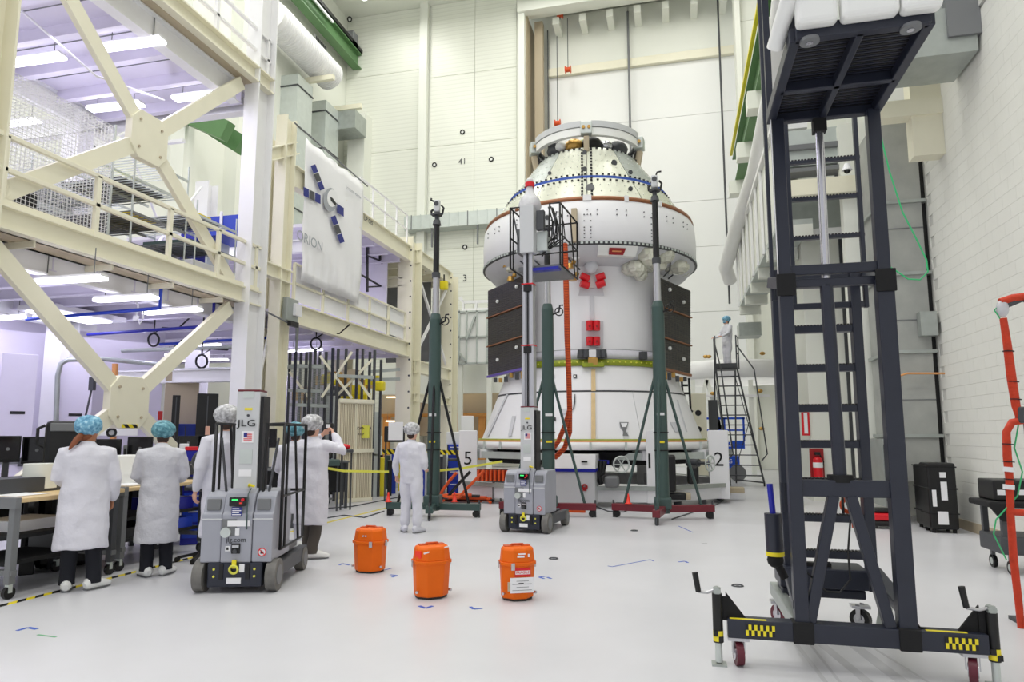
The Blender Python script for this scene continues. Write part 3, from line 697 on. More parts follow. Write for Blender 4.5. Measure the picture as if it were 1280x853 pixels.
# guard rails
def rail(x, y0, y1, z0, zs, n, label, key='cream_steel', r=0.035, toe=None, posts=None, infill=None):
    t = thing('guard_rail', label, 'railing', (x, (y0 + y1) / 2, z0))
    for i, z in enumerate(zs):
        q = M(); q.beam((x, y0, z), (x, y1, z), r * 2, r * 2); q.build('top_rail' if i == 0 else 'mid_rail', key, t, world=True, bev=0.008)
    for y in (posts or [y0 + (y1 - y0) * i / n for i in range(n + 1)]):
        q = M(); q.beam((x, y, z0), (x, y, zs[0]), r * 2, r * 2.2); q.build('post', key, t, world=True)
    if toe: q = M(); q.box((x - 0.01, y0, z0), (x + 0.015, y1, z0 + toe)); q.build('toe_board', key, t, world=True)
    if infill:
        n2 = infill
        for i in range(n2):
            a = y0 + (y1 - y0) * i / n2; b = y0 + (y1 - y0) * (i + 1) / n2
            q = M(); q.box((x - 0.05, a + 0.04, z0 + 0.08), (x - 0.04, b - 0.04, zs[0] - 0.03)); q.build('sheet', 'cloth_banner', t, world=True)
    return t
rail(XS + 0.02, 6.0, 12.9, 4.74, (5.73, 5.25), 1, 'cream guard rail of the near mezzanine with diagonal brace behind', posts=[7.0, 8.55, 10.15, 11.5, 12.75], toe=0.09)
rail(XS + 0.05, 7.5, 12.9, 9.73, (10.65, 10.15), 1, 'pale guard rail on the upper deck at the top', key='white_steel', posts=[9.4, 11.05, 12.8])
rail(XS + 0.02, 14.3, 21.2, 4.75, (5.74, 5.25), 5, 'cream guard rail hung with white sheets below the banner', infill=5, r=0.03)
rail(XS + 0.02, 17.6, 21.2, 8.15, (9.2, 8.7), 4, 'pale guard rail above the beam right of the banner', key='white_steel', r=0.025)
t = rail(XS - 1.3, 20.5, 21.3, 8.15, (9.2, 8.7), 1, 'short return rail at the corner of the roof deck', key='white_steel', r=0.025)
# banner with its print
b0, b1, zb0, zb1 = 14.42, 17.62, 5.35, 9.0
t = thing('banner', 'large white cloth banner printed ORION with a winged spacecraft', 'banner', (XS + 0.12, 16, zb0))
m = M(); N = 26; K = 14; vs = []
for j in range(K + 1):
    for i in range(N + 1):
        y = b0 + (b1 - b0) * i / N; z = zb0 + (zb1 - zb0) * j / K
        w = 0.035 * math.sin(i * 1.9 + j * 0.15) * (1 - j / K * 0.6) + 0.03 * math.sin(j * 0.9 + i * 0.4)
        vs.append((XS + 0.12 + w * (0.4 if j > 2 else 1), y, z - (0.06 * math.sin(i * 0.55) ** 2 if j == K else 0)))
m.add(vs, [(j * (N + 1) + i, j * (N + 1) + i + 1, (j + 1) * (N + 1) + i + 1, (j + 1) * (N + 1) + i) for j in range(K) for i in range(N)], True)
m.build('cloth', 'cloth_banner', t, world=True, solid=0.01)
m = M(); m.tube([(XS + 0.12, 13.9, 9.15), (XS + 0.12, 17.9, 9.02)], 0.02); m.build('hanging_cable', 'mid_grey', t, world=True)
def pb(u, v): p = hx(u, v, XS + 0.19); return p
def flat(name, pts, k, lab=None, dx=0.0):
    m = M(); P = [pb(*p) + Vector((dx, 0, 0)) for p in pts]; m.add(P + [p + Vector((0.006, 0, 0)) for p in P], [tuple(range(len(P))), tuple(range(2 * len(P) - 1, len(P) - 1, -1))] + [(i, (i + 1) % len(P), (i + 1) % len(P) + len(P), i + len(P)) for i in range(len(P))])
    return m.build(name, k, t, world=True, label=lab)
for a, b, wd in (((391, 206), (403, 238), 6), ((379, 239), (401, 250), 7), ((421, 260), (430, 266), 6), ((416, 270), (428, 304), 6)):
    d = Vector((b[0] - a[0], b[1] - a[1])); L = d.length; d.normalize(); nrm = Vector((-d.y, d.x)) * wd / 2 if abs(d.y) > abs(d.x) else Vector((0, 1)) * 5.5
    for i in range(3 if L > 15 else 1):
        n_ = 3 if L > 15 else 1
        p = Vector(a) + d * (L * i / n_ + 0.4); q_ = Vector(a) + d * (L * (i + 1) / n_ - 0.6)
        flat('printed_wing', [(p.x + nrm.x, p.y + nrm.y), (q_.x + nrm.x, q_.y + nrm.y), (q_.x - nrm.x, q_.y - nrm.y), (p.x - nrm.x, p.y - nrm.y)], 'flag_blue' if i % 2 == 0 else 'dark_grey', 'dark blue printed wing panel')
flat('printed_hull', [(413 + 8.5 * math.cos(i * PI / 8), 250 + 15 * math.sin(i * PI / 8)) for i in range(16)], 'grey_print')
flat('printed_hull', [(415 + 6.5 * math.cos(i * PI / 8), 248 + 11 * math.sin(i * PI / 8)) for i in range(16)], 'paper', dx=0.008)
flat('printed_hatch', [(412, 246), (415, 248), (420, 255), (418, 257), (413, 251)], 'black', dx=0.016)
pc = pb(387.5, 302)
text('ORION', 0.36, 'grey_print', t, world_mat(t).inverted() @ Vector((XS + 0.2, pc.y, pc.z)), (PI / 2, 0, PI / 2), sx=1.05)
pc = pb(463 - 25, 225); text('LOCKHEED MARTIN', 0.1, 'grey_print', t, world_mat(t).inverted() @ Vector((XS + 0.19, 16.9, 8.45)), (PI / 2, 0, PI / 2))

# ------------------------------------------------------------------ light fittings under the decks
ORD = ['first', 'second', 'third', 'fourth', 'fifth', 'sixth', 'seventh', 'eighth', 'ninth', 'tenth', 'eleventh', 'twelfth']
def tube_light(p, q, w, label, z=None, key='lamp_cool', grp='strip lights under the mezzanine decks'):
    p = Vector(p); q = Vector(q); t = thing('strip_light', label, 'light', (p + q) / 2, group=grp)
    m = M(); m.beam(p, q, w, 0.05); m.build('diffuser', key, t, world=True)
    m = M(); m.beam(p + Vector((0, 0, 0.05)), q + Vector((0, 0, 0.05)), w * 0.8, 0.05); m.build('housing', 'white_steel', t, world=True)
    for s in (0.15, 0.85):
        r = p.lerp(q, s); m = M(); m.cyl(r + Vector((0, 0, 0.07)), r + Vector((0, 0, 0.49)), 0.008, n=5); m.build('hanger', 'mid_grey', t, world=True)
LB = [((8, 80), (78, 70), 'nearest column side of the upper deck, far left'), ((128, 60), (203, 50), 'beside the upper brace under the upper deck'), ((112, 137), (177, 130), 'left of the upper brace plate'), ((218, 124), (286, 115), 'right of the upper brace plate')]
for a, b, w in LB:
    tube_light(hz(*a, 8.85), hz(*b, 8.85), 0.22, 'bright strip light ' + w)
tube_light(hz(-10, 158, 8.85), hz(48, 151, 8.85), 0.2, 'bright strip light above the wire cage')
LC = [((46, 353), (130, 348), 'under the lower deck above the long diagonal'), ((120, 376), (195, 372), 'with a white hanging cord under the lower deck'), ((182, 392), (250, 387), 'before the white column under the lower deck'), ((-4, 399), (28, 396), 'at the left edge under the lower deck')]
for a, b, w in LC:
    tube_light(hz(*a, 3.98), hz(*b, 3.98), 0.16, 'bright strip light ' + w)
for i, (a, b) in enumerate([((62, 442), (92, 447)), ((105, 436), (140, 438)), ((155, 436), (200, 434)), ((153, 446), (195, 445)), ((155, 455), (192, 459)), ((207, 444), (235, 444)), ((200, 452), (230, 451)), ((250, 450), (285, 450)), ((250, 433), (275, 431)), ((320, 431), (334, 431)), ((360, 440), (402, 437)), ((40, 398), (62, 400))]):
    tube_light(hz(*a, 4.02), hz(*b, 4.02), 0.12, 'small strip light in the rows over the desks, %s from the left' % ORD[i])
m = M(); m.use('white_steel'); a = hz(43, 394, 4.05); b = hz(135, 404, 4.05)
t = thing('light_panel', 'wide tapered pale light tray above the inner white column', 'light', (a + b) / 2)
m.box((a.x - 0.1, a.y - 0.3, 4.1), (b.x + 0.2, b.y + 0.3, 4.2)); m.build('housing', None, t, world=True)
m = M(); m.box((a.x, a.y - 0.2, 4.07), (b.x, b.y + 0.1, 4.1)); m.build('diffuser', 'lamp_cool', t, world=True)
# conduits and hoses below the lower deck
def pipe(pts, r, key, label, cat='conduit', name='conduit', grp=None, n=8, closed=False):
    m = M(); m.tube(pts, r, n, closed); return tag(m.build(name, key), label, cat, grp)
for i, (z, y0, k) in enumerate(((3.95, 10.9, 'blue'), (3.85, 12.4, 'deep_blue'), (3.9, 14.5, 'blue'))):
    pipe([(-13.0, y0, z), (-9.4, y0 - 0.4, z), (-9.4, y0 - 0.4, 4.45)], 0.035, k, ('first', 'second', 'third')[i] + ' blue air line run below the lower deck')
for i, (z, y0) in enumerate(((3.6, 13.4), (3.3, 15.2))):
    pipe([(-13.0, y0, z), (-9.4, y0, z), (-9.4, y0, 4.45)], 0.045, 'galvanised', ('nearer' if i == 0 else 'farther') + ' grey conduit run across the desk area')
pipe([(-15.5, 17.2, 4.4), (-15.5, 17.2, 3.4), (-14.5, 17.2, 3.4)], 0.04, 'copper_pipe', 'copper coloured pipe below the far lights')
for i, (u, v, y) in enumerate(((85, 435, 16), (192, 425, 14), (186, 450, 15), (395, 430, 16.5), (252, 452, 14))):
    p = hy(u, v, y); m = M()
    m.ring(p, (0, 1, 0.1), 0.16, 0.025, 20, 6); m.tube([(p.x, p.y, 4.45), p + Vector((0, 0, 0.16)), p + Vector((0.25, 0, 0.3)), p + Vector((0.7, 0, 0.26)), p + Vector((1.0, 0, 0.5))], 0.02, 6)
    tag(m.build('coiled_cable', 'black'), 'coiled black cable hanging under the deck, ' + ('over the white doors', 'first above the cross brace', 'lower one above the cross brace', 'beside the banner corner', 'left of the white head-height beam')[i], 'cable', 'coiled cables under the deck')
p = hy(170, 398, 10.6); t = thing('power_outlet', 'white hanging outlet box with curled cords above the cross brace', 'outlet', p)
m = M(); m.cb(p, (0.09, 0.06, 0.09)); m.build('box', 'white_paint', t, world=True)
m = M(); m.tube([p + Vector((0, 0, 0.05)), p + Vector((0.03, 0, 0.25)), p + Vector((-0.1, 0, 0.42)), (p.x - 0.1, p.y, 4.45)], 0.02, 6); m.tube([p + Vector((0.04, 0, 0)), p + Vector((0.1, 0, -0.12)), p + Vector((0.16, 0, 0)), p + Vector((0.17, 0, 0.2))], 0.014, 6); m.build('cord', 'white_paint', t, world=True)
m = M(); m.tube([hy(70, 303, 8.2) if False else (XS - 0.8, 7.0, 4.35), (XS - 0.85, 9.0, 4.2), (XS - 0.95, 12.5, 4.15)], 0.03); tag(m.build('conduit', 'white_steel'), 'thin white conduit running under the deck edge', 'conduit')
pipe([hy(17, 5, 8.8), hy(120, 95, 9.4), hy(205, 125, 11.6)], 0.022, 'white_steel', 'thin diagonal rod under the upper deck', 'rod', 'tie_rod')

# ------------------------------------------------------------------ upper level contents (racks, cage, blue box)
def wire_grid(m, o, ax, ay, nx, ny, lx, ly, r):
    o = Vector(o); ax = Vector(ax); ay = Vector(ay)
    for i in range(nx + 1): p = o + ax * (lx * i / nx); m.beam(p, p + ay * ly, r, r)
    for j in range(ny + 1): p = o + ay * (ly * j / ny); m.beam(p, p + ax * lx, r, r)
t = thing('wire_cage', 'white wire mesh cage on the near mezzanine behind the railing', 'cage', (-10.5, 8.5, 4.75))
for nm, o, a, b, nx, ny, lx, ly in (('mesh_side', (-9.9, 5.5, 4.7), (0, 1, 0), (0, 0, 1), 58, 36, 4.2, 2.5), ('mesh_end', (-12.6, 9.7, 4.7), (1, 0, 0), (0, 0, 1), 34, 36, 2.7, 2.5), ('mesh_top', (-12.6, 5.5, 7.2), (1, 0, 0), (0, 1, 0), 30, 46, 2.7, 4.2)):
    m = M(); wire_grid(m, o, a, b, nx, ny, lx, ly, 0.007); g = m.build(nm, 'bright_white', t, world=True, stuff=True)
for x in (-9.9, -12.6):
    for y in (5.5, 7.6, 9.7):
        m = M(); m.cyl((x, y, 4.6), (x, y, 7.25), 0.025, n=6); m.build('post', 'galv_light', t, world=True)
for i, (y, z, k) in enumerate(((6.6, 6.4, 'black'), (7.6, 5.9, 'black'), (8.3, 5.3, 'black'), (9.0, 5.0, 'black'), (6.4, 5.6, 'maroon_steel'))):
    m = M(); m.box((-11.6, y - 0.5, z), (-10.3, y + 0.35, z + 0.28)); tag(m.build('storage_bin', k, bev=0.02), ('highest black bin', 'second black bin', 'third black bin', 'lowest black bin', 'dark red bin')[i] + ' inside the wire cage', 'bin')
n_ = 0
def wire_rack(x0, x1, y0, y1, z0, levels, label, items):
    t = thing('wire_rack', label, 'shelving', ((x0 + x1) / 2, (y0 + y1) / 2, z0))
    for x in (x0, x1):
        for y in (y0, y1): m = M(); m.cyl((x, y, z0), (x, y, z0 + levels[-1] + 0.3), 0.018, n=6); m.build('post', 'galv_light', t, world=True)
    for L in levels:
        m = M(); z = z0 + L
        for i in range(int((y1 - y0) / 0.11)): m.beam((x0, y0 + i * 0.11, z), (x1, y0 + i * 0.11, z), 0.012, 0.02)
        for x in (x0, (x0 + x1) / 2, x1): m.beam((x, y0, z - 0.015), (x, y1, z - 0.015), 0.02, 0.05)
        m.build('wire_shelf', 'mid_grey' if L < 1.2 else 'galv_light', t, world=True, stuff=True)
    return t
wire_rack(-11.6, -9.7, 10.0, 11.4, 4.6, (0.5, 1.1, 1.75, 2.2), 'wire shelving loaded with wrapped stock behind the railing, nearer rack', 0)
wire_rack(-11.9, -9.7, 11.7, 13.0, 4.6, (0.4, 1.0, 1.6), 'wire shelving behind the railing, farther rack by the blue bin', 0)
wire_rack(-15.0, -12.0, 9.9, 12.4, 4.6, (0.9, 1.5, 2.1), 'wire shelving deep on the mezzanine beyond the cage', 0)
for i, (x0, x1, y0, y1, z0, z1, k, w) in enumerate((
    (-11.4, -10.0, 10.2, 11.2, 5.13, 5.18, 'yellow', 'flat yellow sheet on the lower shelf'), (-11.5, -10.2, 10.2, 11.2, 5.73, 5.80, 'dark_grey', 'dark flat stock on the middle shelf'),
    (-10.9, -10.0, 10.3, 11.0, 5.80, 5.84, 'yellow', 'yellow sheet on top of the dark stock'), (-11.5, -10.1, 10.1, 11.2, 6.38, 6.45, 'dark_grey', 'dark tray on the upper shelf'),
    (-11.2, -10.4, 10.4, 11.1, 6.46, 6.5, 'pale_yellow', 'pale yellow sheet on the upper tray'), (-11.2, -10.0, 11.9, 12.8, 5.63, 5.75, 'green_mast', 'teal folded stock on the farther rack'),
    (-11.0, -9.9, 11.9, 12.7, 6.22, 6.3, 'black', 'black tray on the farther rack'), (-10.4, -9.9, 12.0, 12.4, 6.3, 6.34, 'yellow', 'yellow tool on the black tray'),
    (-10.6, -9.9, 11.9, 12.8, 5.02, 5.3, 'bright_white', 'white roll on the lowest farther shelf'), (-11.5, -10.6, 11.9, 12.8, 5.02, 5.1, 'tan', 'brown board on the lowest farther shelf'),
    (-14.5, -12.5, 10.2, 12.0, 6.12, 6.2, 'dark_grey', 'dark stack deep behind the brace'), (-14.3, -12.6, 10.3, 12.0, 6.72, 6.78, 'white_steel', 'white perforated tray deep behind the brace'), (-14.6, -12.4, 10.2, 12.1, 5.52, 5.62, 'yellow', 'yellow panel deep behind the brace'))):
    m = M(); m.box((x0, y0, z0), (x1, y1, z1)); tag(m.build('shelf_stock', k, bev=0.01), w, 'stock')
t = thing('blue_bin', 'bright blue tarpaulin bin on the mezzanine beside the white column', 'bin', (-12, 13.6, 5))
a = hy(278, 270, 13.6); b = hy(298, 292, 13.6)
m = M(); m.box((a.x - 0.55, 13.6, b.z), (b.x, 14.6, a.z)); m.build('body', 'blue', t, world=True)
m = M(); m.box((a.x - 0.05, 13.57, b.z), (a.x + 0.02, 13.6, a.z + 0.1)); m.build('strap', 'paper', t, world=True)
for x in (a.x - 0.5, b.x - 0.1): m = M(); m.box((x, 13.7, 4.55), (x + 0.06, 14.5, b.z)); m.build('leg', 'galv_light', t, world=True)
m = M(); m.box((a.x - 1.2, 13.5, a.z - 0.15), (a.x - 0.6, 14.3, a.z + 0.05)); m.box((a.x - 1.1, 13.55, 4.55), (a.x - 0.7, 14.2, a.z - 0.15)); tag(m.build('blue_crate', 'deep_blue'), 'low blue crate left of the blue bin', 'crate')
# objects on upper floor behind the banner column
m = M(); pbox(m, 338, 183, 353, 222, 15.0, 0.4); tag(m.build('wall_unit', 'wall_paint'), 'pale box unit between the two columns beside the banner', 'box')
m = M(); pbox(m, 336, 240, 352, 268, 16.0, 0.6); tag(m.build('fan_unit', 'dark_grey'), 'dark fan unit between the columns beside the banner', 'fan')
tube_light(hy(330, 252, 15.2), hy(347, 250, 15.2), 0.12, 'short bright light between the columns beside the banner')
# green girders glimpsed between the decks
for i, (u0, v0, u1, v1) in enumerate(((235, 143, 285, 165), (268, 160, 303, 182))):
    m = M(); a = hy(u0, v0, 20 + i); b = hy(u1, v1, 20 + i); m.beam(a, b, 0.4, 0.7); tag(m.build('crane_girder', 'green_crane'), ('left' if i == 0 else 'right') + ' piece of green girder seen between the decks', 'girder')
t = thing('stair_flight', 'pale steel stair flight glimpsed between the decks above the cage', 'stair', hy(155, 160, 14))
for a, b, w in (((120, 182), (165, 142), 0.35), ((150, 170), (215, 150), 0.06), ((150, 185), (230, 176), 0.08)):
    m = M(); m.beam(hy(*a, 14), hy(*b, 14), 0.1, w); m.build('stringer', 'white_steel', t, world=True)
for u in (113, 122, 141, 168, 177): m = M(); m.beam(hy(u, 150, 14), hy(u, 182, 14), 0.05, 0.05); m.build('post', 'white_steel', t, world=True)
for i in range(8):
    m = M(); m.cb(hy(97 + i * 3, 163 + i * 1.9, 14.2), (0.07, 0.05, 0.35)); m.build('louver', 'black', t, world=True)
# plastic curtain wall inside the banner bay: white cloth coloured as violet-lit, and dark frame
t = thing('enclosure_frame', 'dark thin framework standing in the bay right of the banner', 'frame', (XS - 1, 20, 4.6))
for u, v0, v1 in ((459, 300, 365), (478, 330, 372), (475, 300, 325)):
    m = M(); m.beam(hx(u, v0, XS - 0.8), hx(u, v1, XS - 0.8), 0.07, 0.07); m.build('upright', 'black', t, world=True)
for (a, b) in (((459, 300), (475, 310)), ((450, 343), (476, 358)), ((459, 359), (476, 358)), ((459, 320), (475, 326))):
    m = M(); m.beam(hx(*a, XS - 0.8), hx(*b, XS - 0.8), 0.05, 0.05); m.build('crossbar', 'black', t, world=True)
m = M(); m.box((-15, 21.0, 4.6), (-9.6, 21.05, 7.6)); struct(m.build('wall_bay', 'violet_lit_white'), 'pale partition closing the banner bay')
# equipment box and reader on the banner column
p = hx(363, 388, XS + 0.1); t = thing('junction_box', 'grey junction box with cables on the cream column below the banner', 'box', p)
m = M(); m.cb(p, (0.12, 0.5, 0.55)); m.build('box', 'galvanised', t, world=True, bev=0.01)
m = M(); m.cb(p + Vector((0.1, 0.15, 0.02)), (0.08, 0.28, 0.3)); m.build('cover', 'white_paint', t, world=True, bev=0.01)
m = M(); m.cb(p + Vector((0.12, -0.05, -0.35)), (0.1, 0.35, 0.12)); m.build('sensor', 'black', t, world=True, bev=0.01)
m = M(); m.tube([(XS + 0.1, 12.95, 4.35), p + Vector((0.05, 0, -0.35))], 0.02, 6); m.build('cable', 'mid_grey', t, world=True)
# small yellow hoist, plate signs on the beams
o = text('UP-OIS', 0.2, 'dark_grey', None, (XS + 0.125, 18.0, 7.98), (PI / 2, 0, PI / 2)); tag(o, 'small stencilled letters on the cream beam beside the banner', 'lettering')
p = hy(555, 357, 24.5); t = thing('chain_hoist', 'small yellow chain hoist hanging in the farthest cream frame', 'hoist', p)
m = M(); m.cb(p, (0.3, 0.25, 0.35)); m.build('body', 'yellow', t, world=True, bev=0.05)
m = M(); m.cyl(p + Vector((0, 0, 0.17)), (p.x, p.y, 7.85), 0.03, n=6); m.build('hook', 'black', t, world=True)
m = M(); m.box((-11.5, 25.2, 4.5), (-9.6, 25.3, 7.85)); m.build('x', 'mid_grey').name = 'grey_sheet'; tag(bpy.data.objects['grey_sheet'], 'dull grey protective sheet hung inside the farthest frame', 'sheet')
# ================================================================== SPACECRAFT ON ITS STAND
DC = 18.2
_d = ray(738, 544); _d = Vector((_d.x, _d.y, 0)).normalized()
SC = Vector((_d.x * DC, _d.y * DC, 0)); AZ = math.atan2(-_d.y, -_d.x)     # direction from the axis towards the photographer
def zc(v, r):
    q = SC - _d * r; d = ray(738, v); t = math.hypot(q.x, q.y) / math.hypot(d.x, d.y); return CAM_H + d.z * t
def onr(r, ang, z): a = AZ + math.radians(ang); return Vector((SC.x + r * math.cos(a), SC.y + r * math.sin(a), z))
def ang_of(u, v, r):
    """angle round the axis (degrees, from the side facing the camera) of the pixel on a cylinder of radius r"""
    o = Vector((0, 0, CAM_H)); d = ray(u, v); dx, dy = d.x, d.y; ox, oy = -SC.x, -SC.y
    A = dx * dx + dy * dy; B = 2 * (ox * dx + oy * dy); C = ox * ox + oy * oy - r * r; D = max(0.0, B * B - 4 * A * C)
    t = (-B - math.sqrt(D)) / (2 * A); p = o + d * t
    return math.degrees((math.atan2(p.y - SC.y, p.x - SC.x) - AZ + PI) % (2 * PI) - PI), p.z
sc = thing('spacecraft', 'tall white and silver crew capsule and service module standing on its ring stand', 'spacecraft', (SC.x, SC.y, 0))
def L(m, prof, n=96, a0=None, a1=None):
    if a0 is None: return m.lathe(prof, n, (SC.x, SC.y))
    return m.lathe(prof, n, (SC.x, SC.y), AZ + math.radians(a0), AZ + math.radians(a1))
z_base0, z_base1 = zc(563, 2.95), zc(553, 2.95)
z_cone0 = zc(551, 2.92); z_seam = zc(489, 2.45); z_cone1 = zc(457, 2.24)
z_g1 = zc(449, 2.22); z_sk = zc(438, 2.2); z_es1 = zc(333, 2.15)
z_dr0, z_dr1 = zc(303, 2.87), zc(249, 2.87)
z_cp = zc(245, 2.8); z_bl = zc(221, 2.18); z_ct = zc(184, 1.36)
# conical adapter, lower: petals separated by seams
R0, R1 = 2.9, 2.24
def rc(z): return R0 + (R1 - R0) * (z - z_cone0) / (z_cone1 - z_cone0)
def plate(m, rf, za, zb, n, a0, a1, th=0.03):
    L(m, [(rf(za), za), (rf(zb), zb)], n, a0, a1); L(m, [(rf(za) - th, za), (rf(zb) - th, zb)], n, a0, a1)
    L(m, [(rf(za), za), (rf(za) - th, za)], n, a0, a1); L(m, [(rf(zb), zb), (rf(zb) - th, zb)], n, a0, a1)
    if a1 - a0 < 359:
        for a in (a0, a1): m.quad(onr(rf(za), a, za), onr(rf(zb), a, zb), onr(rf(zb) - th, a, zb), onr(rf(za) - th, a, za))
npan = 8
for k in range(npan):
    a0 = -180 + 360 / npan * k + 22.5 + 1; a1 = a0 + 360 / npan
    m = M(); plate(m, rc, z_cone0, z_seam - 0.015, 12, a0 + 0.12, a1 - 0.12); m.build('fairing_panel', 'sc_white', sc, world=True)
m = M(); plate(m, rc, z_seam + 0.01, z_cone1, 96, -180, 180); m.build('adapter_cone', 'sc_white', sc, world=True)
m = M(); L(m, [(rc(z_cone0) - 0.08, z_cone0), (rc(z_cone1) - 0.06, z_cone1)], 96); m.build('inner_shell', 'dark_grey', sc, world=True)
m = M()
for k in range(40): 
    a = k * 9.0; z = z_seam
m = M(); L(m, [(rc(z_seam) + 0.012, z_seam + 0.018), (rc(z_seam) + 0.018, z_seam), (rc(z_seam) + 0.014, z_seam - 0.02)], 96); m.build('seam_strip', 'dark_grey', sc, world=True)
# base ring, beige line, copper pipe line
m = M(); L(m, [(2.9, z_base0 + 0.05), (3.0, z_base0), (3.02, z_base0 + 0.09), (3.0, z_base1), (2.9, z_base1 + 0.02)], 96); m.build('base_ring', 'white_steel', sc, world=True)
m = M(); L(m, [(3.0, z_base1 + 0.0), (3.0, z_base1 + 0.035), (2.9, z_base1 + 0.04)], 96); m.build('copper_line', 'copper_pipe', sc, world=True)
m = M(); L(m, [(2.98, z_base1 + 0.04), (2.97, z_base1 + 0.07), (2.9, z_base1 + 0.07)], 96); m.build('green_line', 'green_primer', sc, world=True)
for k in range(24):
    m = M(); a = AZ + math.radians(k * 15); c = Vector((math.cos(a), math.sin(a), 0)); p = Vector((SC.x, SC.y, 0)) + c * 3.03
    m.beam((p.x, p.y, z_base0), (p.x, p.y, z_base1), 0.05, 0.05); m.build('clamp', 'galv_light', sc, world=True)
# tan central strip and grey decals on the cone
def decal(name, pts, off, key, r_of, label=None, n=1):
    m = M(); P = []
    for (u, v) in pts:
        a, z = ang_of(u, v, r_of(zc(v, 2.4))); z = zc(v, r_of(zc(v, 2.4))) if False else z
        P.append(onr(r_of(z) + off, a, z))
    q = [p + (p - Vector((SC.x, SC.y, p.z))).normalized() * 0.01 for p in P]; k = len(P)
    m.add(P + q, [tuple(range(k)), tuple(range(2 * k - 1, k - 1, -1))] + [(i, (i + 1) % k, (i + 1) % k + k, i + k) for i in range(k)])
    return m.build(name, key, sc, world=True, label=label)
def rcone(z): return rc(max(z_cone0, min(z_cone1, z)))
for v0, v1 in ((462, 489), (491, 551)): decal('tan_strip', [(739, v0), (744, v0), (744.5, v1), (739, v1)], 0.03, 'wood', rcone, 'pale tan vertical strip')
decal('clear_tag', [(774, 528), (785, 528), (783, 535), (782, 539), (785, 545), (778, 545), (779, 539), (775, 534)], 0.022, 'mid_grey', rcone)
decal('clear_tag', [(775.5, 529), (783.5, 529), (782, 534), (777, 534)], 0.034, 'sc_white', rcone)
decal('clear_tag', [(778, 540), (784.5, 540), (786, 553), (780, 553)], 0.02, 'sc_grey', rcone)
decal('clear_tag', [(837, 528), (844, 528), (847, 540), (843, 540)], 0.02, 'sc_grey', rcone)
for u, v in ((719, 470.5), (693, 524), (691, 471)):
    decal('square_target', [(u - 2.2, v - 2), (u + 2.2, v - 2), (u + 2.2, v + 2), (u - 2.2, v + 2)], 0.02, 'black', rcone, 'small square black target')
    decal('square_target', [(u - 0.9, v - 0.8), (u + 0.9, v - 0.8), (u + 0.9, v + 0.8), (u - 0.9, v + 0.8)], 0.034, 'bright_white', rcone)
decal('dotted_line', [(718.6, 493), (719.4, 493), (719.4, 503), (717.5, 512), (713, 514), (713, 513), (716.5, 511.5)], 0.02, 'dark_grey', rcone)
decal('small_label', [(702, 511), (713, 511), (713, 517), (702, 517)], 0.02, 'sc_grey', rcone)
decal('grey_stripe', [(633, 493), (635, 493), (612, 545), (609.5, 545)], 0.02, 'sc_grey', rcone)
decal('grey_stripe', [(641, 520), (645, 520), (640, 545), (636, 545)], 0.02, 'sc_grey', rcone)
decal('grey_stripe', [(846, 500), (846.8, 500), (858, 540), (857, 540)], 0.02, 'sc_grey', rcone)
# green ring and service module
m = M(); L(m, [(2.26, z_cone1 - 0.01), (2.30, z_cone1 + 0.02), (2.30, z_g1 - 0.03), (2.22, z_g1)], 96); m.build('green_flange', 'green_primer', sc, world=True)
for k in range(90):
    if k % 2: continue
m = M()
for k in range(100):
    a = AZ + math.radians(k * 3.6); c = Vector((math.cos(a), math.sin(a), 0)); p = Vector((SC.x, SC.y, (z_cone1 + z_g1) / 2)) + c * 2.3
    m.cyl(p, p + c * 0.03, 0.018, n=6)
m.build('flange_bolts', 'pale_yellow', sc, world=True, stuff=True)
m = M(); L(m, [(2.17, z_g1), (2.24, z_g1 + 0.08), (2.24, z_sk - 0.06), (2.17, z_sk), (2.17, z_sk + 0.02)], 96); m.build('fabric_skirt', 'fabric_white', sc, world=True)
m = M(); L(m, [(2.15, z_sk), (2.15, z_es1 + 0.05)], 96); m.build('service_module_body', 'sc_white', sc, world=True)
m = M(); L(m, [(2.165, z_sk + 0.01), (2.165, z_sk + 0.03)], 96); m.build('lower_seam', 'mid_grey', sc, world=True)
def cyl_r(z): return 2.15
decal('centre_rail', [(737.5, 370), (742.5, 370), (742.5, 400), (737.5, 400)], 0.02, 'sc_grey', cyl_r)
decal('mount_plate', [(725, 361), (753, 361), (755, 370), (723, 370)], 0.015, 'sc_grey', cyl_r)
decal('mount_plate', [(727, 402), (754, 402), (754, 435), (727, 435)], 0.015, 'sc_grey', cyl_r)
decal('mount_plate', [(737.5, 342), (742.5, 342), (742.5, 360), (737.5, 360)], 0.02, 'bright_white', cyl_r)
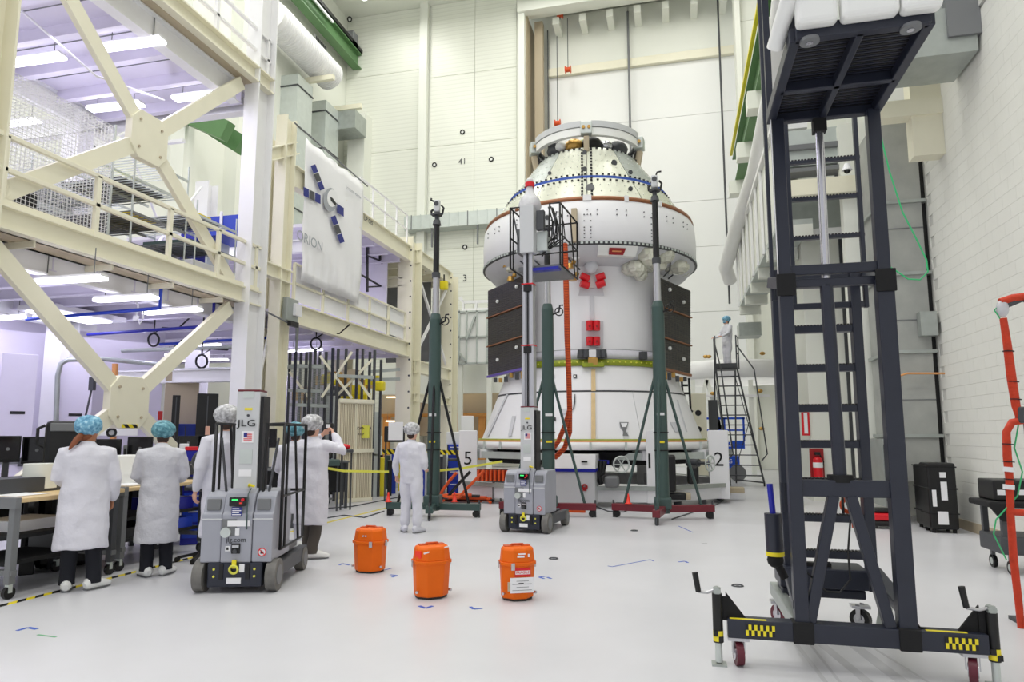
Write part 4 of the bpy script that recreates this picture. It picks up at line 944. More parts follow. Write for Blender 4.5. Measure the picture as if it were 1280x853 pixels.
# red covers: four slanting, four upright
for (u0, v0, u1, v1) in ((726, 344.5, 736, 348.5), (756, 344.5, 746, 347.5), (726, 354.5, 736, 357), (756, 353.5, 746, 356.5)):
    a, z = ang_of(u0, v0, 2.3); b, w = ang_of(u1, v1, 2.3); p = onr(2.32, a, z); q = onr(2.25, b, w)
    m = M(); m.cyl(p, q, 0.085, 0.09, 14); c = m.build('thruster_cover', 'red', sc, world=True, bev=0.02, label='red cover, slanting')
    m = M(); m.cyl(p + (p - q).normalized() * 0.01, p, 0.04, n=10); m.build('cap', 'hose_orange', c)
for (u, v) in ((737, 402), (746, 402), (737, 411), (746, 411), (737, 422), (746, 422), (737, 430), (746, 430)):
    if v in (411, 430): continue
    a, z0 = ang_of(u, v - 1, 2.3); _, z1 = ang_of(u, v + 11 - (1 if v > 415 else 0), 2.3)
    m = M(); m.cyl(onr(2.26, a, z0), onr(2.26, a, z1), 0.085, 0.08, 14); m.build('thruster_cover', 'red', sc, world=True, bev=0.03, label='red cover, upright')
    m = M(); m.cyl(onr(2.33, a, z1 + 0.09), onr(2.36, a, z1 + 0.09), 0.03, n=10); m.build('cover_knob', 'deep_red', sc, world=True)
for (u0, u1) in ((723, 736), (744, 757)):
    a0, z = ang_of(u0, 439, 2.27); a1, z2 = ang_of(u1, 447, 2.27)
    for f in (0.25, 0.75):
        m = M(); m.cyl(onr(2.33, a0 + (a1 - a0) * f, z + 0.02), onr(2.33, a0 + (a1 - a0) * f, z2 - 0.02), 0.075, 0.09, 12); m.build('nozzle', 'dark_grey', sc, world=True)
for (u0, u1, v0, v1, k) in ((736, 745, 438, 447, 'white_paint'), (735, 747, 448, 457, 'gold'), (728, 755, 454, 459, 'green_primer'), (799, 807, 440, 450, 'dark_grey')):
    a, z = ang_of((u0 + u1) / 2, (v0 + v1) / 2, 2.3); m = M(); c = onr(2.33, a, z); h = (v1 - v0) / 840 * 16; w = (u1 - u0) / 840 * 16
    t_ = Vector((-math.sin(AZ + math.radians(a)), math.cos(AZ + math.radians(a)), 0)); m.beam(c - t_ * w / 2, c + t_ * w / 2, 0.14, h); m.build('bracket', k, sc, world=True, bev=0.01)
# white round lamp and small fittings under the drum
p = onr(2.3, ang_of(739, 334, 2.3)[0], ang_of(739, 334, 2.3)[1])
m = M(); m.ball(p, 0.17, 16, (1, 0.6, 1)); m.build('round_cover', 'sc_grey', sc, world=True)
p = onr(2.5, ang_of(720, 322, 2.5)[0], ang_of(720, 322, 2.5)[1])
m = M(); m.cyl(p, p + _d * -0.12, 0.1); m.build('round_fitting', 'white_steel', sc, world=True)
# drum
m = M(); L(m, [(2.83, z_dr0 - 0.01), (2.87, z_dr0 + 0.03), (2.88, (z_dr0 + z_dr1) / 2), (2.85, z_dr1 - 0.1), (2.80, z_dr1)], 128); m.build('adapter_drum', 'sc_white', sc, world=True)
m = M(); L(m, [(2.83, z_dr0 - 0.05), (2.885, z_dr0 - 0.04), (2.885, z_dr0 + 0.03), (2.86, z_dr0 + 0.04)], 128); m.build('lower_edge_band', 'dark_grey', sc, world=True)
m = M()
for k in range(160):
    a = math.radians(k * 2.25); c = Vector((math.cos(a), math.sin(a), 0)); tt = Vector((-c.y, c.x, 0)); p = Vector((SC.x, SC.y, z_dr0 - 0.005)) + c * 2.885
    m.beam(p - tt * 0.03, p + tt * 0.03, 0.02, 0.05)
m.build('edge_clips', 'galv_light', sc, world=True, stuff=True)
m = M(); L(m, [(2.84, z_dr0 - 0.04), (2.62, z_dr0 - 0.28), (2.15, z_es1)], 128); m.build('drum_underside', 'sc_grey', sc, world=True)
# rivets on the drum
m = M()
for v in (262, 268):
    for k in range(-14, 15):
        if k % 3 == 2: continue
        a = k * 4.6; c = onr(2.88, a, zc(v, 2.88)); m.ball(c, 0.018, 6)
for a in (-1.5, 1.5, 1.5 + 30, 34.5, -34, -31):
    for v in (268, 276, 284, 288, 292, 297): m.ball(onr(2.885, a, zc(v, 2.88)), 0.018, 6)
m.build('rivets', 'mid_grey', sc, world=True, stuff=True)
# white box with red sign, foil wrapped thrusters below the drum
a0, z0 = ang_of(747, 308, 2.78); a1, z1 = ang_of(793, 322, 2.7)
A = onr(2.92, a0, z0); B = onr(2.92, a1, z0); m = M(); dz = Vector((0, 0, z0 - z1))
inn = lambda p, s: Vector((SC.x, SC.y, p.z)) + (p - Vector((SC.x, SC.y, p.z))) * s
m.add([A, B, inn(B, 0.95) - dz, inn(A, 0.95) - dz, inn(A, 0.85), inn(B, 0.85), inn(B, 0.8) - dz, inn(A, 0.8) - dz], [(0, 1, 2, 3), (0, 4, 5, 1), (3, 2, 6, 7), (0, 3, 7, 4), (1, 5, 6, 2), (4, 7, 6, 5)])
wbx = m.build('equipment_box', 'bright_white', sc, world=True, bev=0.01)
def onface(s, h, o): p = (A.lerp(B, s)); q = (inn(B, 0.95) - dz).lerp(inn(A, 0.95) - dz, 1 - s); r = p.lerp(q, h); n_ = Vector((-_d.x, -_d.y, -0.3)).normalized(); return r + n_ * o
m = M(); P = [onface(0.28, 0.25, 0.01), onface(0.7, 0.25, 0.01), onface(0.66, 0.9, 0.01), onface(0.28, 0.9, 0.01)]; Q = [p + Vector((-_d.x, -_d.y, -0.3)).normalized() * 0.012 for p in P]
m.add(P + Q, [(0, 1, 2, 3), (7, 6, 5, 4), (0, 4, 5, 1), (1, 5, 6, 2), (2, 6, 7, 3), (3, 7, 4, 0)]); m.build('red_placard', 'deep_red', sc, world=True, label='deep red placard')
P = [onface(0.36, 0.5, 0.03), onface(0.6, 0.5, 0.03), onface(0.59, 0.62, 0.03), onface(0.36, 0.62, 0.03)]; m = M(); m.quad(*P); m.build('placard_print', 'copper_pipe', sc, world=True)
m = M(); L(m, [(2.30, z_es1 + 0.12), (2.36, z_es1 + 0.15), (2.36, z_es1 + 0.2), (2.2, z_es1 + 0.22)], 96, -60, 35); m.build('copper_band_lower', 'bronze', sc, world=True)
random.seed(3)
for i, (u, v, s, n_) in enumerate(((806, 322, 0.42, 7), (797, 332, 0.3, 5), (803, 344, 0.3, 4), (828, 322, 0.42, 7), (842, 330, 0.36, 6), (820, 330, 0.3, 4), (852, 336, 0.25, 4), (640, 338, 0.25, 3), (792, 325, 0.25, 3))):
    a, z = ang_of(u, v, 2.5); p = onr(2.45, a, z)
    m = M()
    for k in range(n_):
        s2 = s * 1.3; o = Vector((random.uniform(-1, 1), random.uniform(-1, 1), random.uniform(-0.7, 0.7))) * s2 * 0.4
        m.ball(p + o, s2 * random.uniform(0.3, 0.5), 8, (random.uniform(.8, 1.3), random.uniform(.8, 1.3), random.uniform(.6, 1.1)))
    m.sm = [False] * len(m.sm); m.build('foil_wrap', 'foil', sc, world=True, label='crumpled cream foil wrapping')
for (u, v) in ((634, 329), (639, 346), (712, 330), (716, 345), (850, 331)):
    a, z = ang_of(u, v, 2.6); p = onr(2.62, a, z); m = M(); m.cyl(p, p + Vector((0, 0, -0.12)), 0.07, 0.1, 10); m.ball(p + Vector((0.1, 0, 0.03)), 0.06, 8); m.build('thruster', 'gold', sc, world=True)
for a in (-38, -30, -12, 55, 48):
    m = M(); p = onr(2.7, a, z_dr0 - 0.2); m.tube([p, onr(2.55, a + 4, z_dr0 - 0.4), onr(2.3, a + 7, z_dr0 - 0.5)], 0.02, 6); m.build('cable', 'dark_grey', sc, world=True)
# umbilical cover box on the left front of the drum
a, z = ang_of(718, 282, 2.95)
m = M(); c = onr(2.95, a, z); m.cb(c, (0.13, 0.12, 0.8)); m.build('umbilical_door', 'tan', sc, world=True, bev=0.01)
# copper band, capsule cone
m = M(); L(m, [(2.80, z_dr1), (2.83, z_dr1 + 0.02), (2.80, z_cp), (2.66, z_cp + 0.03)], 128); m.build('copper_band', 'bronze', sc, world=True)
for a in (-1, 1, 19, 38, -40):
    m = M(); c = onr(2.82, a * 1.0, (z_dr1 + z_cp) / 2); t_ = Vector((-math.sin(AZ + math.radians(a)), math.cos(AZ + math.radians(a)), 0)); m.beam(c - t_ * 0.05, c + t_ * 0.05, 0.06, 0.13); m.build('band_clip', 'white_steel', sc, world=True)
zc0 = z_cp + 0.03
def rk(z): return 2.66 + (1.36 - 2.66) * (z - zc0) / (z_ct - zc0)
cone_rows = [zc0, z_bl - 0.05, z_ct]
for k in range(12):
    a0 = -180 + k * 30 + 0.25; a1 = a0 + 29.5
    for j in range(2):
        za, zb_ = (zc0, z_bl - 0.03) if j == 0 else (z_bl + 0.03, z_ct)
        m = M(); plate(m, rk, za, zb_, 8, a0, a1, 0.02); m.build('backshell_panel', 'galvanised' if (j == 1 and k in (4, 7)) else 'panel_silver', sc, world=True)
m = M(); L(m, [(rk(zc0) - 0.05, zc0), (rk(z_ct) - 0.05, z_ct), (1.0, z_ct + 0.02)], 64); m.build('inner_cone', 'mid_grey', sc, world=True)
m = M(); L(m, [(rk(z_bl) + 0.015, z_bl - 0.035), (rk(z_bl) + 0.02, z_bl + 0.035)], 96); m.build('blue_tape_line', 'tape_blue', sc, world=True)
m = M()
for z, n_ in ((z_bl + 0.1, 90), (z_bl - 0.1, 90), (z_ct - 0.04, 60)):
    for k in range(n_):
        a = math.radians(k * 360 / n_); c = Vector((math.cos(a), math.sin(a), 0)); m.cb(Vector((SC.x, SC.y, z)) + c * (rk(z) + 0.012), (0.05, 0.05, 0.03))
for s in (-1, 1):
    for k in range(20):
        z = z_bl - 1.2 + (z_ct - z_bl + 1.1) * k / 19
        if z > zc0 + 0.05: m.cb(onr(rk(z) + 0.012, s * 4.4 * 1.5 / rk(z), z), (0.05, 0.05, 0.04))
m.build('screw_heads', 'black', sc, world=True, stuff=True)
m = M()
for z in [zc0 + 0.2 + 0.22 * j for j in range(11)]:
    if abs(z - z_bl) < 0.12 or z > z_ct - 0.1: continue
    n_ = 72
    for k in range(n_):
        if (k * 7 + int(z * 10)) % 9 == 0: continue
        a = math.radians(k * 360 / n_); c = Vector((math.cos(a), math.sin(a), 0)); m.ball(Vector((SC.x, SC.y, z)) + c * (rk(z) + 0.008), 0.014, 5)
m.build('small_rivets', 'bright_white', sc, world=True, stuff=True)
for (u, v, w) in ((737.5, 236, 0.11), (767, 204, 0.08), (731, 191, 0.06), (731, 212, 0.06), (688, 217, 0.05), (787, 216, 0.06), (787, 237, 0.06)):
    r = 1.9
    for _ in range(4): a, z = ang_of(u, v, r); r = rk(z)
    c = onr(r + 0.02, a, z); m = M(); m.cyl(c, c + (c - Vector((SC.x, SC.y, c.z))).normalized() * 0.03, w, n=8); m.build('vent', 'dark_grey' if w < 0.1 else 'mid_grey', sc, world=True)
# top handling ring in arcs with brackets, dark parachute bay inside
zr = zc(170, 1.5)
m = M(); L(m, [(1.3, z_ct - 0.1), (1.0, z_ct + 0.15), (0.4, z_ct + 0.45), (0.0, z_ct + 0.5)], 32); m.build('bay_cover', 'black_gloss', sc, world=True)
for (a, r, s, k) in ((-20, 0.95, 0.28, 'gold'), (8, 0.95, 0.3, 'black'), (32, 0.98, 0.2, 'steel_bright'), (-48, 1.05, 0.3, 'dark_grey'), (55, 1.0, 0.3, 'dark_grey'), (0, 0.6, 0.4, 'green_primer'), (-35, 1.2, 0.15, 'bright_white')):
    m = M(); m.ball(onr(r, a, z_ct + 0.22), s, 10, (1, 1, 0.8)); m.build('bay_equipment', k, sc, world=True)
def arc(a0, a1, r0, r1, za, zb_, key, nm, lab=None):
    m = M(); L(m, [(r0, za), (r1, za), (r1, zb_), (r0, zb_), (r0, za)], 24, a0, a1); m.sm = [False] * len(m.sm)
    return m.build(nm, key, sc, world=True, solid=0.0, label=lab)
for a0, a1 in ((-66, -5), (5, 66), (84, 140), (150, 210), (220, 276)):
    arc(a0, a1, 1.38, 1.5, zr + 0.04, zr + 0.24, 'bright_white', 'ring_segment'); arc(a0 + 2, a1 - 8, 1.30, 1.40, zr + 0.3, zr + 0.36, 'dark_grey', 'ring_cushion'); arc(a0, a1, 1.42, 1.52, zr + 0.26, zr + 0.42, 'lift_light', 'ring_rail')
for a in (0, 75, -75, 145, -145):
    c = onr(1.48, a, zr + 0.2); t_ = Vector((-math.sin(AZ + math.radians(a)), math.cos(AZ + math.radians(a)), 0))
    m = M(); m.beam(c - t_ * 0.15, c + t_ * 0.15, 0.26, 0.32); g = m.build('ring_bracket', 'galv_light', sc, world=True, bev=0.02)
    m = M(); m.beam(onr(1.5, a, zr), onr(1.42, a, z_ct - 0.15), 0.14, 0.16); m.build('bracket_leg', 'tan', sc, world=True, bev=0.02)
    m = M()
    for s in (-0.07, 0.07): m.cyl(c + t_ * s - _d * 0.12, c + t_ * s - _d * 0.16, 0.045, n=10)
    m.build('bracket_bolts', 'gold', sc, world=True)
m = M(); L(m, [(1.42, zr - 0.02), (1.34, zr - 0.25), (1.3, z_ct)], 48, 68, 292); m.build('ring_skirt', 'dark_grey', sc, world=True)
# folded solar wings, left and right, with slats
def wing(P, name_side):
    """P: top-near, top-far, bottom-far, bottom-near world points"""
    nrm = (P[1] - P[0]).cross(P[3] - P[0]).normalized()
    if nrm.y > 0: nrm = -nrm
    rows = 3
    for i in range(rows):
        a = P[0].lerp(P[3], i / rows + 0.008); b = P[1].lerp(P[2], i / rows + 0.008); c = P[1].lerp(P[2], (i + 1) / rows - 0.008); d = P[0].lerp(P[3], (i + 1) / rows - 0.008)
        m = M(); q = [a, b, c, d]; m.add(q + [x - nrm * 0.05 for x in q], [(0, 1, 2, 3), (7, 6, 5, 4), (0, 4, 5, 1), (1, 5, 6, 2), (2, 6, 7, 3), (3, 7, 4, 0)]); pn = m.build('solar_panel', 'solar', sc, world=True)
        m = M(); n = 16
        for k in range(1, n): m.beam(a.lerp(d, k / n) + nrm * 0.006, b.lerp(c, k / n) + nrm * 0.006, 0.006, 0.012, up=nrm)
        g = m.build('cell_row_lines', 'dark_grey', pn); inv = world_mat(pn).inverted()
        g.data.transform(inv)
        for (s, h) in ((0.25, 0.3), (0.72, 0.55)):
            if i == 1: continue
            c_ = a.lerp(b, s).lerp(d.lerp(c, s), h) + nrm * 0.01; m = M(); m.cyl(c_, c_ + nrm * 0.05, 0.045, n=8); m.build('hold_down', 'bright_white', sc, world=True)
    for i in (1, 2):
        m = M(); a = P[0].lerp(P[3], i / rows) + nrm * 0.01; b = P[1].lerp(P[2], i / rows) + nrm * 0.01; m.beam(a, b, 0.03, 0.09, up=nrm); m.build('hinge_strip', 'bronze', sc, world=True)
    m = M(); m.beam(P[3] - Vector((0, 0, 0.03)), P[2] - Vector((0, 0, 0.03)), 0.08, 0.06); m.build('wing_edge', 'violet_film' if name_side == 'l' else 'bronze', sc, world=True)
    random.seed(5)
    for k in range(7): m = M(); p = P[3].lerp(P[2], k / 6 * 0.8) - Vector((0, 0, 0.12 + 0.08 * random.random())); m.cb(p, (0.09, 0.07, 0.1 + 0.08 * random.random())); m.build('hinge_fitting', 'gold' if k % 2 else 'dark_grey', sc, world=True, bev=0.01)
def at_dist(u, v, D):
    d = ray(u, v); return Vector((0, 0, CAM_H)) + d * (D / math.hypot(d.x, d.y))
wing([at_dist(661, 341, 16.0), at_dist(610, 363, 18.0), at_dist(610, 470, 18.0), at_dist(661, 458, 16.0)], 'l')
wing([at_dist(826, 347, 16.3), at_dist(863, 363, 17.8), at_dist(863, 468, 17.8), at_dist(826, 459, 16.3)], 'r')

# ---- ring stand with numbered posts
st = thing('ring_stand', 'white steel ring stand with numbered posts carrying the spacecraft', 'stand', (SC.x, SC.y, 0))
zt = z_base0
def rs(a): return 2.98 + 0.5 * abs(math.sin(math.radians(a)))
for i, (a, num) in enumerate(((27, '1'), (62, '2'), (-62, '5'), (-100, '6'), (100, '3'), (150, '4'), (-150, '7'), (-24, None))):
    c = onr(rs(a), a, 0); rr = AZ + math.radians(a); cdir = Vector((math.cos(rr), math.sin(rr), 0)); tdir = Vector((-cdir.y, cdir.x, 0))
    if num:
        m = M(); fdir = Vector((-c.x, -c.y, 0)).normalized(); m.beam(c + Vector((0, 0, 0.1)), c + Vector((0, 0, zt + 0.45)), 0.45, 0.4, up=fdir); p = m.build('post', 'white_paint', st, world=True, bev=0.015)
        m = M(); m.beam(c + cdir * -0.25 + Vector((0, 0, zt - 0.12)), c - cdir * 0.7 + Vector((0, 0, zt - 0.12)), 0.4, 0.22); m.build('arm', 'white_paint', st, world=True)
        fdir = Vector((-c.x, -c.y, 0)).normalized()
        face = cdir if cdir.dot(fdir) > 0.5 else None
        sd_ = Vector((-fdir.y, fdir.x, 0)); w = c + fdir * 0.205 + sd_ * (-0.16 if num == '1' else 0.0) + Vector((0, 0, 1.0))
        text(num, 0.46, 'black', st, world_mat(st).inverted() @ w, (PI / 2, 0, math.atan2(fdir.y, fdir.x) + PI / 2), name='number')
        hb = c + cdir * 0.3 + tdir * 0.32 + Vector((0, 0, 0.75))
    m = M(); a2 = a + 41
# lower octagon beams (segments between posts)
angs = [-150, -100, -62, -24, 27, 62, 100, 150]
for i in range(8):
    a = angs[i]; b = angs[(i + 1) % 8]
    P = onr(rs(a), a, 0.28); Q = onr(rs(b), b, 0.28)
    m = M(); m.beam(P, Q, 0.3, 0.34); m.build('base_beam', 'white_paint', st, world=True, bev=0.012)
    m = M(); m.beam(onr(rs(a) + .2, a, 0.42), onr(rs(b) + .2, b, 0.42), 0.1, 0.09); m.build('hydraulic_pipe', 'galvanised', st, world=True)
    m = M(); m.beam(onr(rs(a) - .25, a, 1.1), onr(rs(b) - .25, b, 1.1), 0.12, 0.16); m.build('upper_tie', 'galv_light', st, world=True)
    for f in (0.3, 0.7):
        p = P.lerp(Q, f); m = M(); m.cyl((p.x, p.y, 0.0), (p.x, p.y, 0.12), 0.09, n=10); m.build('foot', 'dark_grey', st, world=True)
for a in (11, 46, -75):
    c = onr(rs(a) + 0.35, a, 0.95); rr = AZ + math.radians(a); cdir = Vector((math.cos(rr), math.sin(rr), 0)); 
    m = M(); m.ring(c, cdir, 0.17, 0.02, 24, 6); 
    for k in range(3): q = Vector((-cdir.y, cdir.x, 0)) * math.cos(k * PI / 3) + Vector((0, 0, 1)) * math.sin(k * PI / 3); m.beam(c - q * 0.16, c + q * 0.16, 0.02, 0.02)
    m.build('handwheel', 'galv_light', st, world=True, label='pale spoked handwheel')
    m = M(); m.cyl(c, c - cdir * 0.6, 0.035); m.cyl(c - cdir * 0.3, c - cdir * 0.6, 0.09); m.build('spindle', 'dark_grey', st, world=True)
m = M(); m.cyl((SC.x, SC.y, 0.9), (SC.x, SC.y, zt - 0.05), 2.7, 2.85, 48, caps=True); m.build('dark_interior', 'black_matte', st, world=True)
for a, z0, z1, w in ((30, 0.35, 1.15, 0.26), (8, 0.45, 0.7, 0.3), (40, 0.5, 0.9, 0.25)):
    c = onr(rs(a) + 0.2, a, (z0 + z1) / 2); m = M(); m.cb(c, (w, 0.3, z1 - z0)); m.build('motor', 'black' if a != 8 else 'mid_grey', st, world=True, bev=0.05)
for a, k in ((35, 'tan'), (74, 'tan'), (33, 'black')):
    c = onr(rs(a) + 0.2, a, 0.25); m = M(); m.cb(c, (0.36, 0.3, 0.14)); m.build('motor_base', k, st, world=True, bev=0.02)
m = M(); m.beam(onr(2.9, -2, 1.0), onr(2.9, 8, 0.98), 0.06, 0.08); m.build('blue_ratchet', 'deep_blue', st, world=True)
for k in range(3):
    m = M(); c = onr(3.5, 4, 0.3); m.tube([onr(3.0, 2 + k * 2, 1.0), onr(3.05, 3 + k, 0.75), onr(3.1, 4 - k * 3, 0.5)], 0.05, 8); m.build('hose', 'black', st, world=True)
# manifold with orange blocks at post 5
t = thing('hose_manifold', 'orange hose manifold and coiled orange hoses on the floor beside post 5', 'hoses', (-4.6, 15.4, 0))
c = hy(615, 595, 15.3); m = M()
for i in range(8): m.box((c.x - 0.35 + i * 0.1, 15.25, c.z - 0.12), (c.x - 0.30 + i * 0.1, 15.4, c.z + 0.13))
m.build('manifold_blocks', 'hose_orange', t, world=True)
m = M(); m.box((c.x - 0.4, 15.4, c.z - 0.1), (c.x + 0.45, 15.46, c.z + 0.15)); m.build('manifold_plate', 'dark_grey', t, world=True)
m = M(); m.cyl((c.x, 15.43, 0.0), (c.x, 15.43, c.z), 0.03); m.box((c.x - .25, 15.3, 0), (c.x + .25, 15.6, 0.04)); m.build('stand_leg', 'mid_grey', t, world=True)
for k in range(6):
    m = M(); pts = []
    for i in range(14):
        th = i / 13 * PI * 1.1 + k * 0.35; pts.append((-5.0 + 0.75 * math.cos(th) + k * 0.08, 15.2 + 0.35 * math.sin(th) - k * 0.05, 0.04 + 0.03 * k + (0.6 * max(0, (i - 10) / 3) if k > 2 else 0)))
    m.tube(pts, 0.035, 8); m.build('floor_hose', 'hose_orange' if k not in (1, 4) else 'black', t, world=True)
# long orange umbilical hose hanging beside the mast
pts = [hy(*q) for q in ((706, 305, 13.6), (707, 330, 13.6), (708, 370, 13.6), (709, 420, 13.6), (711, 470, 13.6), (712, 510, 13.7), (712, 540, 13.9), (706, 560, 14.1), (694, 572, 14.3))]
m = M(); m.tube(pts, [0.06] * 4 + [0.055] * 5, 10); tag(m.build('umbilical_hose', 'orange_cover'), 'long orange wrapped hose hanging down the front of the spacecraft', 'hose')
pts = [hy(*q) for q in ((712, 512, 13.6), (707, 530, 13.7), (698, 552, 13.9), (688, 566, 14.2), (688, 600, 14.2))]
m = M(); m.tube(pts, 0.05, 10); tag(m.build('umbilical_hose', 'orange_cover'), 'shorter orange hose curving behind the green mast', 'hose')
# white cabinet with blue stripe
t = thing('service_cabinet', 'grey service cabinet with a white slanted lid and blue stripe', 'cabinet', (-2.3, 15, 0))
c0 = hy(694, 630, 14.6); c1 = hy(744, 630, 14.6); zt_ = hy(720, 590, 14.6).z; zl_ = hy(720, 567, 14.6).z
m = M(); m.box((c0.x, 14.6, 0.08), (c1.x, 15.3, zt_)); m.build('body', 'lift_light', t, world=True, bev=0.015)
m = M(); m.box((c0.x - 0.02, 14.57, zt_), (c1.x + 0.02, 15.3, zt_ + 0.07)); m.build('blue_stripe', 'deep_blue', t, world=True)
m = M(); m.prism([(-0.05, 0), (0.72, 0), (0.72, 0.3), (0.05, 0.3)], (c0.x - 0.02, 14.6, zt_ + 0.07), (0, 1, 0), (0, 0, 1), (1, 0, 0), c1.x - c0.x + 0.04); m.build('lid', 'white_paint', t, world=True, bev=0.01)
m = M(); m.box((c1.x - 0.28, 14.55, zt_ + 0.2), (c1.x - 0.15, 14.58, zt_ + 0.24)); m.build('badge', 'black', t, world=True)
m = M(); m.ring((c1.x - 0.22, 14.59, zt_ - 0.32), (0, 1, 0), 0.05, 0.022, 14, 6); m.box((c1.x - 0.26, 14.57, zt_ - 0.4), (c1.x - 0.18, 14.6, zt_ - 0.32)); m.build('red_emblem', 'deep_red', t, world=True)
for x in (c0.x + 0.1, c1.x - 0.1): m = M(); m.cyl((x - 0.02, 14.75, 0.05), (x + 0.02, 14.75, 0.05), 0.05); m.build('caster', 'black', t, world=True)
# ================================================================== MAST LIFTS (grey, push-around)
def mast_lift(loc, rz, label, raise_h, sections):
    """local frame: front faces -y; body 0.66 wide (x), 1.30 deep (y)"""
    t = thing('mast_lift', label, 'lift', loc, rz)
    W2 = 0.33
    # chassis and wheels
    m = M(); m.box((-0.27, -0.02, 0.06), (0.27, 0.1, 0.30)); m.box((-0.24, 0.0, 0.08), (0.24, 1.3, 0.28)); m.build('chassis', 'navy_steel', t, bev=0.015)
    m = M(); m.box((-0.40, 0.1, 0.2), (-0.30, 1.3, 0.27)); m.box((0.30, 0.1, 0.12), (0.40, 1.3, 0.27)); m.build('side_rail', 'dark_grey', t, bev=0.01)
    for x in (-0.36, 0.36):
        for y, r in ((0.1, 0.16), (1.18, 0.13)):
            m = M(); m.cyl((x - 0.05, y, r), (x + 0.05, y, r), r, n=28); w = m.build('wheel', 'grey_tyre', t, bev=0.015)
            m = M(); s = 1 if x > 0 else -1; m.cyl((x + s * 0.05, y, r), (x + s * 0.056, y, r), r * 0.62, n=20); m.build('hub', 'mid_grey', w)
    for x in (-0.2, 0.2):
        for z in (0.17, 0.24): m = M(); m.cyl((x, -0.025, z), (x, -0.035, z), 0.012, n=8); m.build('bolt', 'pale_yellow', t)
        m = M(); m.box((x - 0.09 if x > 0 else x + 0.05, -0.03, 0.14), (x - 0.05 if x > 0 else x + 0.09, -0.022, 0.29)); m.build('slot', 'black', t)
    m = M(); m.box((-0.07, -0.035, 0.10), (0.07, -0.022, 0.155)); m.build('serial_plate', 'paper', t)
    m = M(); m.box((0.05, -0.035, 0.21), (0.10, -0.022, 0.29)); m.build('serial_plate', 'paper', t)
    m = M(); m.ring((0, -0.05, 0.24), (0, 1, 0.2), 0.04, 0.012, 18, 6); m.build('tow_ring', 'pale_yellow', t)
    m = M(); m.box((-0.02, -0.05, 0.25), (0.02, -0.025, 0.33)); m.build('tow_latch', 'yellow', t)
    # shroud: rounded grey cover in three parts
    def shroud(x0, x1, key, name, top, yf, ztop):
        m = M(); prof = [(yf, 0.30), (yf, 0.78), (yf + 0.03, 0.80), (yf + 0.045, ztop - 0.16), (yf + 0.09, ztop - 0.05), (yf + 0.17, ztop), (0.62, ztop), (0.66, ztop - 0.08), (0.66, 0.30)]
        m.prism(prof, (x0, 0, 0), (0, 1, 0), (0, 0, 1), (1, 0, 0), x1 - x0); return m.build(name, key, t, bev=0.012)
    shroud(-0.355, -0.155, 'lift_grey', 'side_cover', 0, 0.0, 1.0); shroud(0.155, 0.355, 'lift_grey', 'side_cover', 0, 0.0, 1.0)
    shroud(-0.15, 0.15, 'lift_grey', 'front_cover', 0, -0.012, 1.03)
    for x in (-0.25, 0.25):
        m = M(); m.box((x - 0.07, 0.02, 0.815), (x + 0.065, 0.06, 0.93)); m.build('vent_recess', 'mid_grey', t, bev=0.008)
        m = M(); m.box((x - 0.1, -0.006, 0.72), (x + 0.1, 0.01, 0.735)); m.build('cover_lip', 'lift_light', t, bev=0.004)
    # control panel, stickers, charger inlet, key switch
    m = M(); m.box((-0.085, -0.03, 0.86), (0.085, 0.06, 0.95)); cp = m.build('control_panel', 'black_gloss', t, bev=0.01)
    m = M(); m.box((-0.055, -0.034, 0.915), (0.005, -0.030, 0.932)); m.build('display', 'led_green', cp)
    m = M(); m.cyl((0.055, -0.045, 0.925), (0.055, -0.03, 0.925), 0.016); m.build('stop_button', 'red', cp)
    m = M(); m.box((0.02, -0.034, 0.885), (0.05, -0.03, 0.9)); m.build('red_key', 'cone_red', cp)
    m = M(); m.box((-0.055, -0.024, 0.76), (0.045, -0.011, 0.85)); s = m.build('blue_sticker', 'flag_blue', t)
    for k in range(4):
        m = M(); m.box((-0.048, -0.027, 0.772 + k * 0.02), (0.04 - (k % 2) * 0.02, -0.024, 0.781 + k * 0.02)); m.build('print_line', 'paper', s)
    m = M(); m.box((-0.145, -0.02, 0.56), (0.0, -0.011, 0.73)); m.build('inlet_recess', 'mid_grey', t)
    m = M(); m.cyl((-0.1, -0.05, 0.6), (-0.1, -0.015, 0.6), 0.05, n=20); m.build('inlet_cap', 'galv_light', t)
    m = M(); m.box((-0.09, -0.026, 0.66), (0.13, -0.011, 0.715)); m.build('instruction_plate', 'paper', t)
    m = M(); m.box((-0.01, -0.026, 0.57), (0.03, -0.011, 0.64)); m.build('small_label', 'paper', t)
    m = M(); m.box((-0.04, -0.03, 0.39), (0.045, -0.011, 0.49)); q = m.build('socket_box', 'black', t, bev=0.004)
    m = M(); m.cyl((0, -0.045, 0.415), (0, -0.03, 0.415), 0.022, n=14); m.build('socket', 'dark_grey', q)
    m = M(); m.box((-0.03, -0.034, 0.45), (0.035, -0.03, 0.475)); m.build('socket_cover', 'aluminium', q)
    m = M(); m.box((-0.1, -0.024, 0.415), (-0.055, -0.011, 0.465)); q = m.build('small_label', 'paper', t)
    m = M(); m.box((-0.088, -0.027, 0.427), (-0.067, -0.024, 0.453)); m.build('pictogram', 'black', q)
    m = M(); m.cyl((0.26, -0.004, 0.40), (0.26, 0.0, 0.40), 0.042, n=24); q = m.build('prohibition_sign', 'paper', t)
    m = M(); m.ring((0.26, -0.006, 0.40), (0, 1, 0), 0.038, 0.005, 24, 5); m.beam((0.235, -0.006, 0.425), (0.285, -0.006, 0.375), 0.005, 0.006); m.build('red_ring', 'red', q)
    m = M(); m.box((0.245, -0.008, 0.385), (0.275, -0.004, 0.405)); m.box((0.25, -0.008, 0.405), (0.262, -0.004, 0.418)); m.build('pictogram', 'black', q)
